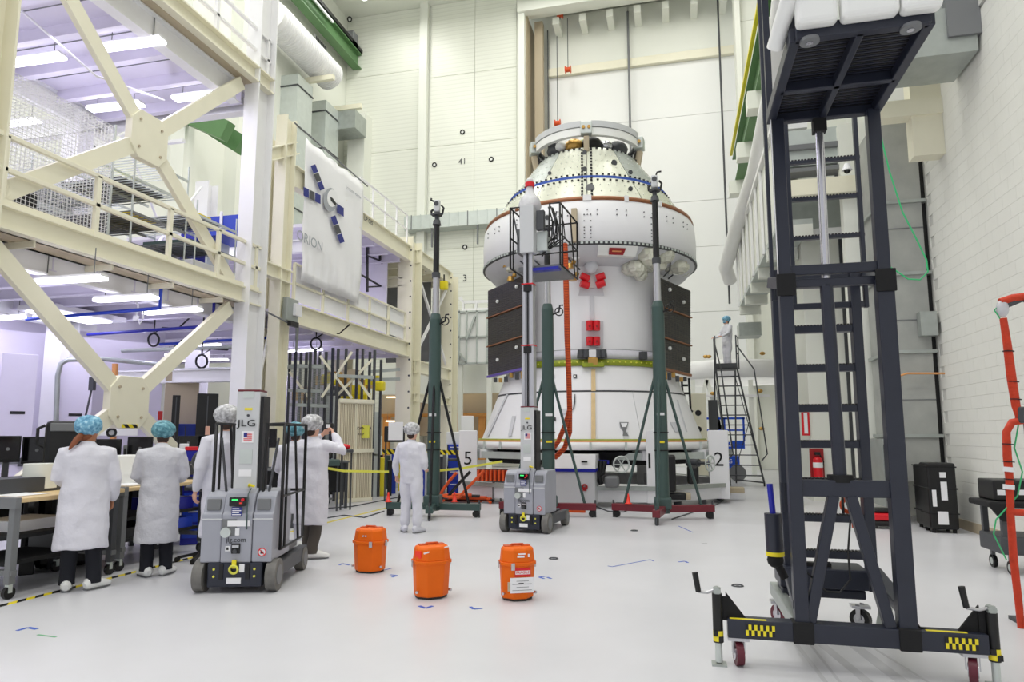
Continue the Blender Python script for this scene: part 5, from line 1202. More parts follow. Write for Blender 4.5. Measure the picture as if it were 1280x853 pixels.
    text('jlg.com', 0.07, 'dark_grey', t, (0.0, -0.016, 0.525), (PI / 2, 0, 0))
    m = M(); m.tube([(0.09, 0.1, 1.03), (0.095, 0.0, 0.98), (0.1, -0.03, 0.85), (0.105, -0.03, 0.63)], 0.006, 6); m.build('green_cord', 'green_mast', t)
    m = M(); m.tube([(0.05, 0.15, 1.05), (0.08, 0.06, 1.07), (0.12, 0.1, 1.05)], 0.014, 6); m.build('yellow_loop', 'yellow', t)
    # mast: outer column with sections
    zt = 2.04
    m = M(); m.box((-0.115, 0.15, 0.9), (0.125, 0.40, zt)); m.build('mast_column', 'lift_light', t, bev=0.01)
    m = M(); m.box((0.125, 0.17, 0.9), (0.16, 0.4, zt - 0.05)); m.build('mast_channel', 'black', t)
    m = M(); m.box((-0.11, 0.15, zt), (0.12, 0.4, zt + 0.02)); m.build('mast_cap', 'maroon_steel', t)
    for (x0, x1, z0, z1, k, nm) in ((-0.05, 0.06, 1.97, 2.04, 'galv_light', 'label_plate'), (-0.03, 0.05, 1.84, 1.865, 'yellow', 'yellow_label'), (-0.045, 0.075, 1.50, 1.62, 'paper', 'label_plate'), (-0.06, 0.07, 1.28, 1.43, 'galv_light', 'label_plate'), (-0.06, 0.07, 1.15, 1.22, 'paper', 'label_plate')):
        m = M(); m.box((x0, 0.144, z0), (x1, 0.15, z1)); m.build(nm, k, t)
    m = M(); m.box((-0.025, 0.14, 1.56), (0.01, 0.144, 1.605)); m.build('blue_canton', 'flag_blue', t)
    m = M()
    for k in range(4): m.box((0.01, 0.14, 1.552 + k * 0.014), (0.06, 0.144, 1.558 + k * 0.014))
    for k in range(2): m.box((-0.025, 0.14, 1.538 - k * 0.014), (0.06, 0.144, 1.544 - k * 0.014))
    m.build('flag_stripes', 'red', t)
    o = text('JLG', 0.10, 'black', t, (0.0, 0.14, 1.70), (PI / 2, 0, 0), sx=1.3)
    m = M(); m.cyl((0.01, 0.14, 1.785), (0.01, 0.15, 1.785), 0.014, n=10); m.build('screw', 'dark_grey', t)
    # raised inner sections
    z = zt
    for i in range(sections):
        w = 0.105 - 0.012 * i; h = (raise_h - 0.3) / max(1, sections)
        for x in (-w, w - 0.05):
            m = M(); m.box((x, 0.2 + 0.015 * i, z - 0.1), (x + 0.05, 0.36, z + h)); m.build('mast_rail', 'aluminium', t)
        m = M(); m.box((-w + 0.05, 0.24, z - 0.1), (w - 0.05, 0.34, z + h)); m.build('mast_web', 'aluminium', t)
        m = M(); m.box((-0.014, 0.2, z - 0.1), (0.004, 0.24, z + h)); m.build('lift_chain', 'black', t)
        m = M(); m.box((-w - 0.01, 0.19, z + h - 0.02), (w + 0.01, 0.36, z + h)); m.build('section_cap', 'red', t)
        m = M(); m.box((-0.07, 0.19, z + h - 0.14), (0.07, 0.22, z + h - 0.03)); m.build('roller_block', 'black', t)
        z += h
    # platform cage carried behind the mast
    pz = 0.95 + raise_h if sections else 0.45
    y0, y1, x0, x1 = (0.42, 1.35, -0.24, 0.54) if sections else (0.42, 1.08, -0.26, 0.33)
    H = 1.08
    if sections:
        m = M(); m.box((x0, y0, pz), (x1, y1, pz + 0.08)); m.build('platform_deck', 'mid_grey', t, bev=0.01)
        m = M(); m.box((0.0, y0 - 0.15, pz - 0.05), (x1, y0, pz)); m.build('step_edge', 'deep_blue', t)
    else:
        m = M(); m.box((x0, y0 + 0.25, 0.3), (x1, y1, 0.36)); m.build('platform_deck', 'mid_grey', t)
    fx = (x0 - 0.06, x1 + 0.06)
    z0c = pz if sections else 0.4
    zc_ = z0c + H + (0.0 if sections else 0.22)
    for x in fx:
        m = M(); m.tube([(x, y0 - 0.25, z0c), (x, y0 - 0.25, zc_), (x, y1, zc_), (x, y1, z0c)], 0.018, 8, True); m.build('cage_side', 'black', t)
        m = M(); m.tube([(x, y0 - 0.25, z0c + H * 0.5), (x, y1, z0c + H * 0.5)], 0.014, 8); m.build('cage_rail', 'black', t)
        m = M(); m.tube([(x, y0 - 0.1, zc_), (x, y0 - 0.1, z0c)], 0.014, 8); m.tube([(x, y1 - 0.2, z0c), (x, y1 - 0.5, zc_)], 0.014, 8); m.build('cage_strut', 'black', t)
    for z in (zc_, z0c + H * 0.5):
        m = M(); m.tube([(fx[0], y1, z), (fx[1], y1, z)], 0.016, 8); m.build('cage_rail', 'black', t)
    for s in (-1, 1):
        xa = fx[0] if s < 0 else fx[1]
        m = M(); m.tube([(xa, y0 - 0.25, zc_), (xa - s * 0.18, y0 - 0.25, zc_), (xa - s * 0.2, y0 - 0.25, z0c + H * 0.45)], 0.018, 8); m.build('cage_front', 'black', t)
        m = M(); m.tube([(xa - s * 0.06, y0 - 0.25, zc_ - 0.15), (xa - s * 0.15, y0 - 0.25, z0c + H * 0.45)], 0.014, 8); m.build('cage_brace', 'dark_grey', t)
    if sections:
        m = M(); m.box((-0.12, 0.14, pz + 0.25), (0.13, 0.34, pz + H + 0.02)); m.build('carriage', 'lift_light', t, bev=0.01)
        m = M(); m.box((0.16, 0.2, pz + 0.65), (0.30, 0.3, pz + 1.0)); m.build('control_box', 'dark_grey', t, bev=0.01)
        m = M(); m.box((0.14, 0.3, pz + 0.3), (0.33, 0.5, pz + 0.65)); m.build('tool_case', 'galv_light', t, bev=0.01)
        m = M(); random.seed(4)
        for k in range(9):
            xx = 0.3 + random.random() * 0.2; yy = 0.3 + random.random() * 0.3; m.tube([(xx, yy, pz + 1.08), (xx + 0.1, yy - 0.1, pz + 0.8), (xx + 0.12 * random.random(), yy, pz + 0.4 + 0.2 * random.random()), (0.2, 0.4, pz + 0.2 + 0.3 * random.random())], 0.012, 6)
        m.build('cable_bundle', 'black', t)
        m = M(); m.box((-0.3, 0.5, pz + 0.35), (-0.15, 0.8, pz + 0.8)); m.build('battery_box', 'mid_grey', t, bev=0.01)
    return t
L1 = mast_lift((-4.38, 6.12, 0), math.radians(17), 'nearest grey mast lift, lowered, beside the woman in front of the benches', 0, 0)
L1['label'] = 'nearest grey mast lift, lowered, standing right of the workbenches'
L2 = mast_lift((-2.47, 10.87, 0), math.radians(-6), 'farther grey mast lift with its mast raised in front of the spacecraft', 3.5, 3)
L2m = world_mat(L2)
# clear bag with a red cap on the raised cage
zt2 = 0.95 + 3.5 + 1.03
t = thing('wrapped_device', 'plastic wrapped device with a red cap on top of the raised lift', 'device', L2m @ Vector((0.0, 0.35, zt2)))
m = M(); m.lathe([(0.0, 0), (0.17, 0.02), (0.21, 0.1), (0.17, 0.24), (0.09, 0.34), (0.06, 0.46)], 16); m.build('plastic_wrap', 'plastic_clear', t)
m = M(); m.cyl((0, 0, 0.46), (0, 0, 0.54), 0.085); m.build('red_cap', 'red', t)
m = M(); m.ball((0, 0, 0.56), 0.07, 12); m.build('dome', 'lift_light', t)

# ================================================================== TELESCOPIC MASTS ON TRIPOD BASES
def tele_mast(loc, rz, label, col, base, vtop_z, zsplit, zblack, cones=(), arms=((1, 0), (-0.5, 0.87), (-0.5, -0.87)), head=True, lean=(0, 0)):
    t = thing('telescopic_mast', label, 'mast', loc, rz)
    Lb = 0.95
    for (ax_, ay_) in arms:
        m = M(); m.beam((ax_ * 0.05, ay_ * 0.05, 0.2), (ax_ * Lb, ay_ * Lb, 0.2), 0.14, 0.13); a = m.build('base_arm', base, t, bev=0.01)
        m = M(); m.cyl((ax_ * (Lb - 0.08) - ay_ * 0.03, ay_ * (Lb - 0.08) + ax_ * 0.03, 0.07), (ax_ * (Lb - 0.08) + ay_ * 0.03, ay_ * (Lb - 0.08) - ax_ * 0.03, 0.07), 0.07, n=16); m.build('caster', 'black', a)
        m = M(); m.cyl((ax_ * (Lb - 0.02), ay_ * (Lb - 0.02), 0.0), (ax_ * (Lb - 0.02), ay_ * (Lb - 0.02), 0.33), 0.018); m.build('levelling_screw', 'dark_grey', a)
        m = M(); m.tube([(ax_ * 0.72, ay_ * 0.72, 0.26), (ax_ * 0.09, ay_ * 0.09, 2.7)], 0.028, 8); m.build('strut', 'green_mast' if base == 'maroon_steel' else 'black', t)
    m = M(); m.cyl((0, 0, 0.12), (0, 0, zsplit), 0.13, 0.12, 20); m.build('lower_tube', col, t)
    m = M(); m.box((-0.16, -0.16, 0.2), (0.16, 0.16, 0.42)); m.build('foot_collar', col, t, bev=0.03)
    m = M(); m.cyl((0, 0, zsplit), (0, 0, zsplit + 0.12), 0.12, 0.09, 20); m.build('shoulder', col, t)
    m = M(); m.cyl((0, 0, zsplit + 0.1), (0, 0, zblack), 0.072, 0.066, 18); m.build('middle_tube', 'aluminium', t)
    m = M(); m.cyl((0, 0, zblack - 0.05), (0, 0, zblack + 0.06), 0.085, n=18); m.build('collar', 'dark_grey', t)
    m = M(); m.cyl((0, 0, zblack), (0, 0, vtop_z), 0.062, 0.058, 18); m.build('upper_tube', 'black', t)
    m = M(); m.cyl((0, 0, 1.62), (0, 0, 1.64), 0.142, n=20); m.cyl((0, 0, 1.28), (0, 0, 1.30), 0.142, n=20); m.build('strap', 'black', t)
    m = M(); m.box((-0.06, -0.137, 1.43), (0.06, -0.12, 1.47)); m.build('yellow_label', 'yellow', t)
    m = M(); m.box((-0.07, -0.137, 1.95), (0.07, -0.115, 2.0)); m.build('white_label', 'paper', t)
    m = M(); m.tube([(0.1, -0.05, zsplit - 0.1), (0.22, -0.1, zsplit - 0.05), (0.24, -0.1, zsplit + 0.08), (0.3, -0.12, zsplit + 0.08)], 0.018, 6); m.ring((0.22, -0.1, zsplit - 0.05), (0, 1, 0), 0.08, 0.012, 16, 5); m.build('crank', 'black', t)
    m = M(); m.cyl((0, 0, vtop_z), (0, 0, vtop_z + 0.1), 0.09, 0.07, 14); m.cyl((0, 0, vtop_z + 0.1), (0, 0, vtop_z + 0.2), 0.045, n=10); m.cyl((0, 0, vtop_z + 0.2), (0, 0, vtop_z + 0.24), 0.11, n=14); m.build('tripod_head', 'dark_grey', t)
    if head:
        z = vtop_z + 0.24
        p = thing('laser_scanner', 'small white instrument clamped on top of the ' + head, 'instrument', (loc[0], loc[1], loc[2] + z), rz)
        m = M(); m.cb((0, 0, 0.16), (0.13, 0.12, 0.26)); m.build('instrument_body', 'lift_light', p, bev=0.03)
        m = M(); m.cyl((0.0, -0.07, 0.2), (0.0, -0.05, 0.2), 0.05, n=14); m.build('lens', 'dark_grey', p)
        m = M(); m.tube([(-0.11, 0, -0.02), (-0.12, 0, 0.06), (-0.07, 0, 0.1)], 0.025, 6); m.tube([(0.11, 0, -0.02), (0.14, 0, 0.12), (0.09, 0, 0.18)], 0.022, 6); m.build('clamp', 'black', p)
        m = M(); m.tube([(0.03, 0, 0.28), (0.06, 0, 0.36), (0.14, 0, 0.37)], 0.018, 6) if 'right' in head else m.tube([(-0.05, 0, 0.26), (-0.13, 0, 0.3), (-0.12, 0, 0.34)], 0.02, 6); m.build('handle', 'black', p)
    return t
def zat(v, X, Y, u=None):
    d = math.hypot(X, Y); 
    best = None
    for k in range(0, 1400): 
        z = k * 0.01; q = Vector((X, Y, z - CAM_H)); vv = CY - F_PX * q.dot(_u) / q.dot(_f)
        if vv <= v: return z
    return 10
pL = hz(541, 646); pR = hz(829, 650); pM = hz(686, 646)
X, Y = pL.x, pL.y; tele_mast((X, Y, 0), 0.1, 'dark green telescopic mast on a green tripod behind the man in white coveralls', 'green_mast', 'green_mast', zat(282, X, Y), zat(400, X, Y), zat(345, X, Y), arms=((1, -0.05), (-1, 0.05), (0.12, -0.75)), head='left green mast')
X, Y = pR.x, pR.y; tele_mast((X, Y, 0), 0.05, 'green telescopic mast on a maroon tripod in front of the right solar wing', 'green_mast', 'maroon_steel', zat(252, X, Y), zat(385, X, Y), zat(327, X, Y), arms=((1, 0.35), (-1, 0.25), (-0.15, -0.95)), head='right green mast')
X, Y = pM.x, pM.y; tele_mast((X, Y, 0), 0.3, 'green telescopic mast on a maroon tripod behind the raised mast lift', 'green_mast', 'maroon_steel', zat(300, X, Y), zat(388, X, Y), zat(345, X, Y), arms=((0.95, -0.2), (-1, 0.3), (-0.1, 1)), head='middle green mast')
for u, v, w in ((485, 637, 'left arm of the green tripod'), (568, 637, 'right arm of the green tripod'), (786, 640, 'left arm of the maroon tripod')):
    p = hz(u, v + 8); p.z = 0.27; m = M(); m.lathe([(0.07, 0), (0.07, 0.01), (0.045, 0.012), (0.02, 0.14), (0.012, 0.19), (0.0, 0.19)], 14, (p.x, p.y)); m.v = [Vector((q.x, q.y, q.z + p.z)) for q in m.v]
    tag(m.build('warning_cone', 'cone_red'), 'small red warning cone on the ' + w, 'cone', 'red warning cones')

# ================================================================== ORANGE CASES
def orange_case(p, rz, label, w=0.36, d=0.28, h=0.56, stickers=0):
    t = thing('equipment_case', label, 'case', p, rz); t.scale = (1, 1, 0.94)
    c = 0.085
    def octo(w, d, c): return [(-w / 2 + c, -d / 2), (w / 2 - c, -d / 2), (w / 2, -d / 2 + c), (w / 2, d / 2 - c), (w / 2 - c, d / 2), (-w / 2 + c, d / 2), (-w / 2, d / 2 - c), (-w / 2, -d / 2 + c)]
    def stack(levels, name, k, b=0.006):
        m = M(); n = 8; vs = []
        for (ww, dd, cc, z) in levels: vs += [(x, y, z) for x, y in octo(ww, dd, cc)]
        fs = [tuple(range(n - 1, -1, -1)), tuple(range(len(vs) - n, len(vs)))]
        for j in range(len(levels) - 1): fs += [(j * n + i, j * n + (i + 1) % n, (j + 1) * n + (i + 1) % n, (j + 1) * n + i) for i in range(n)]
        m.add(vs, fs); return m.build(name, k, t, bev=b, seg=3)
    stack([(w * .84, d * .84, c, 0.02), (w * .87, d * .87, c, 0.035), (w * .94, d * .94, c, 0.36)], 'body', 'case_orange', 0.012)
    stack([(w * .8, d * .8, c, 0.0), (w * .82, d * .82, c, 0.025)], 'foot', 'rubber')
    stack([(w, d, c, 0.35), (w, d, c, 0.385)], 'rim', 'case_orange', 0.006)
    stack([(w * .95, d * .95, c, 0.38), (w * .93, d * .93, c, 0.40), (w * .88, d * .88, c, 0.50), (w * .80, d * .78, c, 0.53)], 'lid', 'case_orange', 0.016)
    m = M(); m.box((-0.13, -0.02, 0.525), (-0.04, 0.06, 0.54)); m.box((0.04, -0.02, 0.525), (0.13, 0.06, 0.54)); m.build('lid_ridge', 'case_orange_dark', t, bev=0.006)
    m = M(); m.tube([(-0.07, 0.0, 0.53), (-0.055, 0.0, 0.548), (0.055, 0.0, 0.548), (0.07, 0.0, 0.53)], 0.012, 8); m.build('handle', 'case_orange_dark', t)
    for s in (-1, 1):
        if (stickers, s) in ((1, 1), (3, -1)): m = M(); x = s * 0.075; m.box((x - 0.018, -d / 2 - 0.012, 0.315), (x + 0.018, -d / 2 + 0.005, 0.385)); m.build('latch', 'aluminium', t, bev=0.003)
        m = M(); m.box((s * w / 2 - 0.005, -0.02, 0.315), (s * w / 2 + 0.012 * s, 0.02, 0.385)); m.build('latch', 'aluminium', t, bev=0.003)
        m = M(); m.cyl((s * (w / 2 - 0.03), -0.09, 0.08), (s * (w / 2 - 0.01), -0.11, 0.08), 0.014, n=10); m.build('valve', 'steel_bright', t)
    if stickers == 1:
        for x in (-0.02, 0.01): m = M(); m.cyl((x, -d * .46, 0.45), (x, -d * .46 - 0.01, 0.45), 0.012, n=10); m.build('rivet_cap', 'steel_bright', t)
    if stickers == 2:
        m = M(); m.beam((-0.12, -d * .47, 0.47), (0.15, -d * .30, 0.52), 0.006, 0.014); m.build('white_strap', 'paper', t)
        m = M(); m.beam((-0.155, -0.03, 0.45), (-0.12, -0.10, 0.45), 0.05, 0.07, up=(0, 0, 1)); m.build('red_sticker', 'cone_red', t)
    if stickers == 3:
        y = -d * .47
        m = M(); m.box((-0.055, y - 0.004, 0.25), (0.1, y, 0.335)); q = m.build('red_sticker', 'red', t)
        m = M(); m.box((-0.05, y - 0.007, 0.272), (0.095, y - 0.004, 0.308)); m.build('white_band', 'paper', q)
        text('FRAGILE', 0.035, 'red', t, (0.022, y - 0.008, 0.29), (PI / 2, 0, 0))
        m = M(); m.box((-0.1, y - 0.006, 0.09), (0.13, y - 0.001, 0.24)); q = m.build('paper_sheet', 'paper', t)
        for k in range(4): m = M(); m.box((-0.08 + 0.04 * (k % 2), y - 0.008, 0.115 + k * 0.03), (0.11 - 0.03 * (k % 2), y - 0.006, 0.119 + k * 0.03)); m.build('print_line', 'mid_grey', q)
        m = M(); m.box((-0.02, y - 0.0085, 0.18), (0.03, y - 0.006, 0.188)); m.build('print_line', 'black', q)
        m = M(); m.box((-0.125, y - 0.003, 0.11), (-0.1, y, 0.2)); m.build('tan_tape', 'tan', t)
        for (x0, x1, z0, z1) in ((-0.02, 0.05, 0.465, 0.478), (-0.03, 0.04, 0.437, 0.455), (0.075, 0.09, 0.44, 0.47)): m = M(); m.box((x0, -d * .455 - 0.006, z0), (x1, -d * .45, z1)); m.build('small_label', 'paper', t)
    return t
p1, p2, p3 = hz(459, 716), hz(537, 749), hz(644, 751)
orange_case(p1 + Vector((0, 0.07, 0)), math.radians(2), 'leftmost orange case on the floor with two metal rivets on its lid', 0.38, 0.34, stickers=1)
orange_case(p2 + Vector((-0.02, 0.09, 0)), math.radians(36), 'middle orange case with a white strap across its lid', 0.37, 0.33, stickers=2)
orange_case(p3 + Vector((0.0, 0.08, 0)), math.radians(26), 'rightmost orange case with a red sticker and white paper sheet', 0.35, 0.31, stickers=3)

# ================================================================== DARK ACCESS LIFT ON THE RIGHT
al = thing('access_lift', 'tall dark navy access lift with raised padded platform on braked casters', 'lift', (1.1, 5.3, 0))
YF = 5.1
def pf(u, v, Y=YF): return hy(u, v, Y)
def bm_(name, p, q, w, h, key='navy_steel', up=(0, 1, 0), bev=0.006, lab=None):
    m = M(); m.beam(p, q, w, h, up); return m.build(name, key, al, world=True, bev=bev, label=lab)
fb0, fb1 = pf(909, 783), pf(1232, 804); zb_ = (fb0.z + fb1.z) / 2
fb0.z = fb1.z = zb_
bm_('base_beam', fb0, fb1, 0.12, 0.125, up=(0, 0, 1))
PL0, PL1 = pf(998, 790), pf(975, 150); PR0, PR1 = pf(1128, 798), pf(1096, 140)
xl = (PL0.x + PL1.x) / 2; xr = (PR0.x + PR1.x) / 2; ztop = PL1.z
zmid = pf(1040, 352).z
# two telescoping stages of the posts
bm_('front_post', (xl, YF, zb_), (xl, YF, zmid), 0.09, 0.10); bm_('front_post', (xr, YF, zb_), (xr, YF, zmid), 0.11, 0.10)
bm_('front_post', (xl - 0.0, YF, zmid), (xl - 0.0, YF, ztop), 0.085, 0.085); bm_('front_post', (xr - 0.0, YF, zmid), (xr - 0.0, YF, ztop), 0.085, 0.085)
bm_('edge_trim', (xl - 0.05, YF - 0.052, zmid), (xl - 0.05, YF - 0.052, ztop), 0.006, 0.01, 'paper')
for x in (xl, xr):
    bm_('weld_plate', (x, YF - 0.01, zb_ - 0.07), (x, YF - 0.01, zb_ + 0.07), 0.13, 0.13, 'black_matte'); bm_('corner_plate', (x, YF - 0.06, zmid - 0.1), (x, YF - 0.06, zmid + 0.06), 0.13, 0.02, 'black_matte')
bm_('cross_beam', (xl, YF, zmid + 0.09), (xr, YF, zmid + 0.09), 0.05, 0.07, up=(0, 0, 1)); bm_('cross_beam', (xl, YF + 0.03, zmid + 0.0), (xr, YF + 0.03, zmid + 0.0), 0.05, 0.06, up=(0, 0, 1))
zx = pf(1060, 611).z
bm_('cross_beam', (xl, YF, zx), (xr, YF, zx), 0.06, 0.115, up=(0, 0, 1))
xm = pf(1052, 600).x
bm_('diagonal_brace', (xm - 0.06, YF, zx - 0.05), (pf(1006, 780).x + 0.03, YF, zb_ + 0.06), 0.07, 0.08); bm_('diagonal_brace', (xm + 0.05, YF, zx - 0.05), (xr - 0.10, YF, zb_ + 0.06), 0.07, 0.08)
xq = pf(1034, 350).x; bm_('hydraulic_ram', (xm, YF + 0.04, zx + 0.05), (xq, YF + 0.04, zmid + 0.0), 0.085, 0.085, bev=0.03)
m = M(); xt = pf(1025, 150).x; m.cyl((xq, YF + 0.04, zmid), (xt, YF + 0.04, ztop), 0.03, n=14); m.build('ram_rod', 'steel_bright', al, world=True)
m = M(); m.cyl((xm, YF + 0.04, zx + 0.04), (xm, YF + 0.04, zx + 0.09), 0.085, n=14); m.build('ram_flange', 'black_matte', al, world=True)
m = M(); m.cb((xt, YF + 0.04, ztop - 0.06), (0.09, 0.08, 0.1)); m.build('ram_clevis', 'black_matte', al, world=True)
# ladder (behind the posts): two stages with serrated rungs
YR = YF + 0.95
rl, rr_ = hy(984, 600, YR).x - 0.0, hy(1077, 600, YR).x
zr0, zr1 = 0.35, hy(1040, 350, YR).z
for x, u in ((rl - 0.02, 0), (rr_ + 0.03, 0)):
    bm_('ladder_stile', (x, YR, zr0), (x, YR, zr1 + 0.1), 0.075, 0.11)
def rung(v, name='rung', Y=YR, x0=None, x1=None, h=0.055, d=0.08):
    z = hy(1030, v, Y).z; x0 = rl if x0 is None else x0; x1 = rr_ if x1 is None else x1
    m = M(); m.beam((x0, Y, z), (x1, Y, z), d, h); r = m.build(name, 'navy_steel', al, world=True)
    m = M(); n = 22
    for k in range(n):
        x = x0 + (x1 - x0) * (k + 0.5) / n; m.box((x - 0.008, Y - d / 2, z + h / 2), (x + 0.008, Y + d / 2, z + h / 2 + 0.01))
    g = m.build('serration', 'black', r); g.data.transform(world_mat(r).inverted())
for v in (412, 461, 511, 556, 603, 648, 693): rung(v)
ul, ur2 = hy(986, 240, YR).x, hy(1069, 240, YR).x
zu = hy(1030, 148, YR).z
bm_('ladder_stile', (ul, YR, zr1 - 0.2), (ul, YR, zu + 0.1), 0.035, 0.05); bm_('ladder_stile', (ur2 + 0.03, YR, zr1 - 0.25), (ur2 + 0.03, YR, zu + 0.1), 0.035, 0.05)
for v in (201, 248, 297, 345): rung(v, 'upper_rung', YR, ul, ur2 + 0.05, 0.028, 0.04)
bm_('rear_beam', (rl - 0.05, YR, zr1 + 0.02), (rr_ + 0.25, YR, zr1 + 0.02), 0.05, 0.17, up=(0, 0, 1)); bm_('rear_beam', (rl - 0.05, YR, zr1 - 0.22), (rr_ + 0.1, YR, zr1 - 0.22), 0.05, 0.05, up=(0, 0, 1))
for x in (rl - 0.06, rr_ + 0.17):
    bm_('side_tie', (x if x < 1 else rr_ + 0.1, YR, zr1), (xl if x < 1 else xr, YF, zmid), 0.05, 0.09)
    bm_('side_tie', (rl - 0.02 if x < 1 else rr_ + 0.05, YR, zr0 + 0.15), (xl if x < 1 else xr, YF, 0.42), 0.06, 0.1)
bm_('outer_mast', (rl - 0.05, YR - 0.05, 0.95), (rl - 0.05, YR - 0.05, 6.6), 0.03, 0.05); bm_('outer_mast', (rl - 0.05, YR - 0.2, 1.2), (rl - 0.05, YR - 0.2, zmid + 0.02), 0.06, 0.06)
bm_('cable_run', (rr_ - 0.14, YR + 0.05, 0.9), (rr_ - 0.14, YR + 0.05, zr1), 0.02, 0.02, 'black')
# rear base
yb1 = 6.35
bm_('base_side_rail', (xl + 0.0, YF, zb_), (rl - 0.1, yb1, zb_ + 0.02), 0.08, 0.1, 'galvanised', up=(0, 0, 1)); bm_('base_side_rail', (xr - 0.15, YF, zb_), (rr_ + 0.22, yb1, zb_ + 0.02), 0.08, 0.1, 'galvanised', up=(0, 0, 1))
m = M(); c0, c1 = hy(972, 720, YR), hy(1082, 740, YR); m.box((c0.x, YR - 0.15, hy(1030, 737, YR - 0.15).z), (c1.x, YR + 0.2, hy(1030, 712, YR - 0.15).z)); m.build('pump_housing', 'navy_steel', al, world=True, bev=0.01)
m = M(); m.box((c0.x + .02, YR - 0.1, hy(1030, 748, YR - 0.1).z), (c1.x - .02, YR + 0.2, hy(1030, 737, YR - 0.1).z)); m.build('housing_base', 'navy_steel', al, world=True, bev=0.01)
m = M(); zz = hy(1030, 708, YR).z; m.tube([(c0.x + 0.1, YR, zz), (c0.x + 0.4, YR - 0.02, zz + 0.02), (c1.x - 0.3, YR, zz)], 0.02, 6); m.box((c1.x - 0.45, YR - 0.05, zz - 0.02), (c1.x - 0.25, YR + 0.02, zz + 0.03)); m.build('hose_assembly', 'black', al, world=True)
m = M(); m.tube([pf(1063, 650), pf(1060, 690), pf(1063, 725), pf(1050, 741), pf(1033, 740), pf(1015, 722), pf(1000, 708)], 0.007, 6); m.build('black_cable', 'black', al, world=True)
m = M(); m.tube([pf(1137, 767), pf(1150, 785), pf(1165, 789), pf(1176, 798)], 0.007, 6); m.build('black_cable', 'black', al, world=True)
# hydraulic cylinder at the left with blue tube
yq = YF + 0.35
a, b = hy(966, 642, yq), hy(969, 695, yq)
m = M(); m.cyl(b, a, 0.062, n=16); m.build('cylinder_body', 'navy_steel', al, world=True)
m = M(); m.cyl(b + Vector((0, 0, 0.0)), b + Vector((0, 0, 0.03)), 0.066, n=16); m.build('yellow_band', 'yellow', al, world=True)
m = M(); m.cyl(a, hy(962, 605, yq), 0.022, n=10); m.build('blue_handle', 'deep_blue', al, world=True)
m = M(); m.ball(b - Vector((0, 0, 0.03)), 0.06, 10); m.cyl(b - Vector((0, 0, 0.03)), b - Vector((-0.06, 0, 0.16)), 0.03); m.build('pedal_joint', 'black_matte', al, world=True)
# casters
def caster(x, y, r, key, rzc=0.0):
    c = Vector((x, y, r)); ax_ = Vector((math.cos(rzc), math.sin(rzc), 0))
    m = M(); m.cyl(c - ax_ * 0.025, c + ax_ * 0.025, r, n=28); w = m.build('caster_wheel', key, al, world=True, bev=0.008, label='maroon wheel' if key == 'maroon_tyre' else None)
    m = M(); m.cyl(c - ax_ * 0.03, c + ax_ * 0.03, 0.045, n=14); m.build('axle', 'steel_bright', al, world=True)
    m = M()
    for s in (-1, 1): m.beam(c + ax_ * s * 0.038, c + ax_ * s * 0.038 + Vector((0, 0, r + 0.04)), 0.035, 0.008, up=ax_)
    m.box((x - 0.07, y - 0.05, 2 * r + 0.01), (x + 0.07, y + 0.05, 2 * r + 0.03)); m.build('caster_fork', 'aluminium', al, world=True)
wr_ = (zb_ - 0.07) / 2 - 0.012
caster(hz(926, 840).x, 5.1, wr_, 'maroon_tyre', 0.15); caster(hz(1212, 853).x + 0.02, 5.1, wr_, 'maroon_tyre', -0.35)
caster(hz(1078, 785).x - 0.02, 6.25, wr_, 'black', 0.9); caster(hz(972, 775).x, 6.25, wr_, 'maroon_tyre', 0.6)
# jacks with cranks at the beam ends
def jack(u0, v0, u1, v1, s):
    top = pf(u0, v0, YF - 0.02); zb0 = 0.15
    m = M(); m.cyl((top.x, YF - 0.02, zb0), top, 0.034, n=18); m.build('jack_tube', 'black', al, world=True)
    m = M(); m.cyl((top.x, YF - 0.02, 0.02), (top.x, YF - 0.02, zb0), 0.024, n=14); m.build('jack_ram', 'galv_light', al, world=True)
    m = M(); m.box((top.x - 0.05, YF - 0.07, 0), (top.x + 0.05, YF + 0.03, 0.012)); m.build('jack_foot', 'galvanised', al, world=True)
    m = M(); n = 0
    for j in range(2):
        for i in range(2):
            z = zb0 + 0.005 + j * 0.04; x = top.x - 0.035 + (i * 2 + j) % 4 * 0.0175
    m.cyl((top.x, YF - 0.02, zb0 + 0.01), (top.x, YF - 0.02, zb0 + 0.08), 0.0355, n=18, caps=False); q = m.build('jack_band', 'yellow', al, world=True, label='yellow and black checked band')
    for j, xo in ((0, 0.018), (1, -0.018)): m = M(); m.box((top.x + xo - 0.016, YF - 0.057, zb0 + 0.01 + j * 0.035), (top.x + xo + 0.016, YF - 0.03, zb0 + 0.045 + j * 0.035)); m.build('black_check', 'black', al, world=True)
    m = M(); m.cyl(top, top + Vector((0, 0, 0.04)), 0.026, n=14); m.cyl(top + Vector((0, -0.03, 0.02)), top + Vector((0, 0.03, 0.02)), 0.025, n=12); m.build('jack_head', 'galvanised', al, world=True)
    e = pf(u1, v1, YF - 0.05)
    m = M(); m.tube([top + Vector((0, 0, 0.03)), top.lerp(e, 0.5) + Vector((0, 0, 0.0)), e], 0.011, 8); m.build('crank_arm', 'aluminium', al, world=True)
    hdir = Vector((-0.02, 0, 0.13)); m = M(); m.cyl(e, e + hdir, 0.019, 0.021, 12); m.build('crank_grip', 'black', al, world=True)
    m = M(); m.prism([(0, 0), (0.13, 0), (0, 0.17)] , (top.x + s * 0.06, YF, zb_ + 0.06), (s, 0, 0), (0, 0, 1), (0, 1, 0), 0.02); m.box((min(top.x, top.x + s * 0.07), YF - 0.01, zb_ + 0.04), (max(top.x, top.x + s * 0.07), YF + 0.01, zb_ + 0.2)); m.build('jack_bracket', 'black_matte', al, world=True)
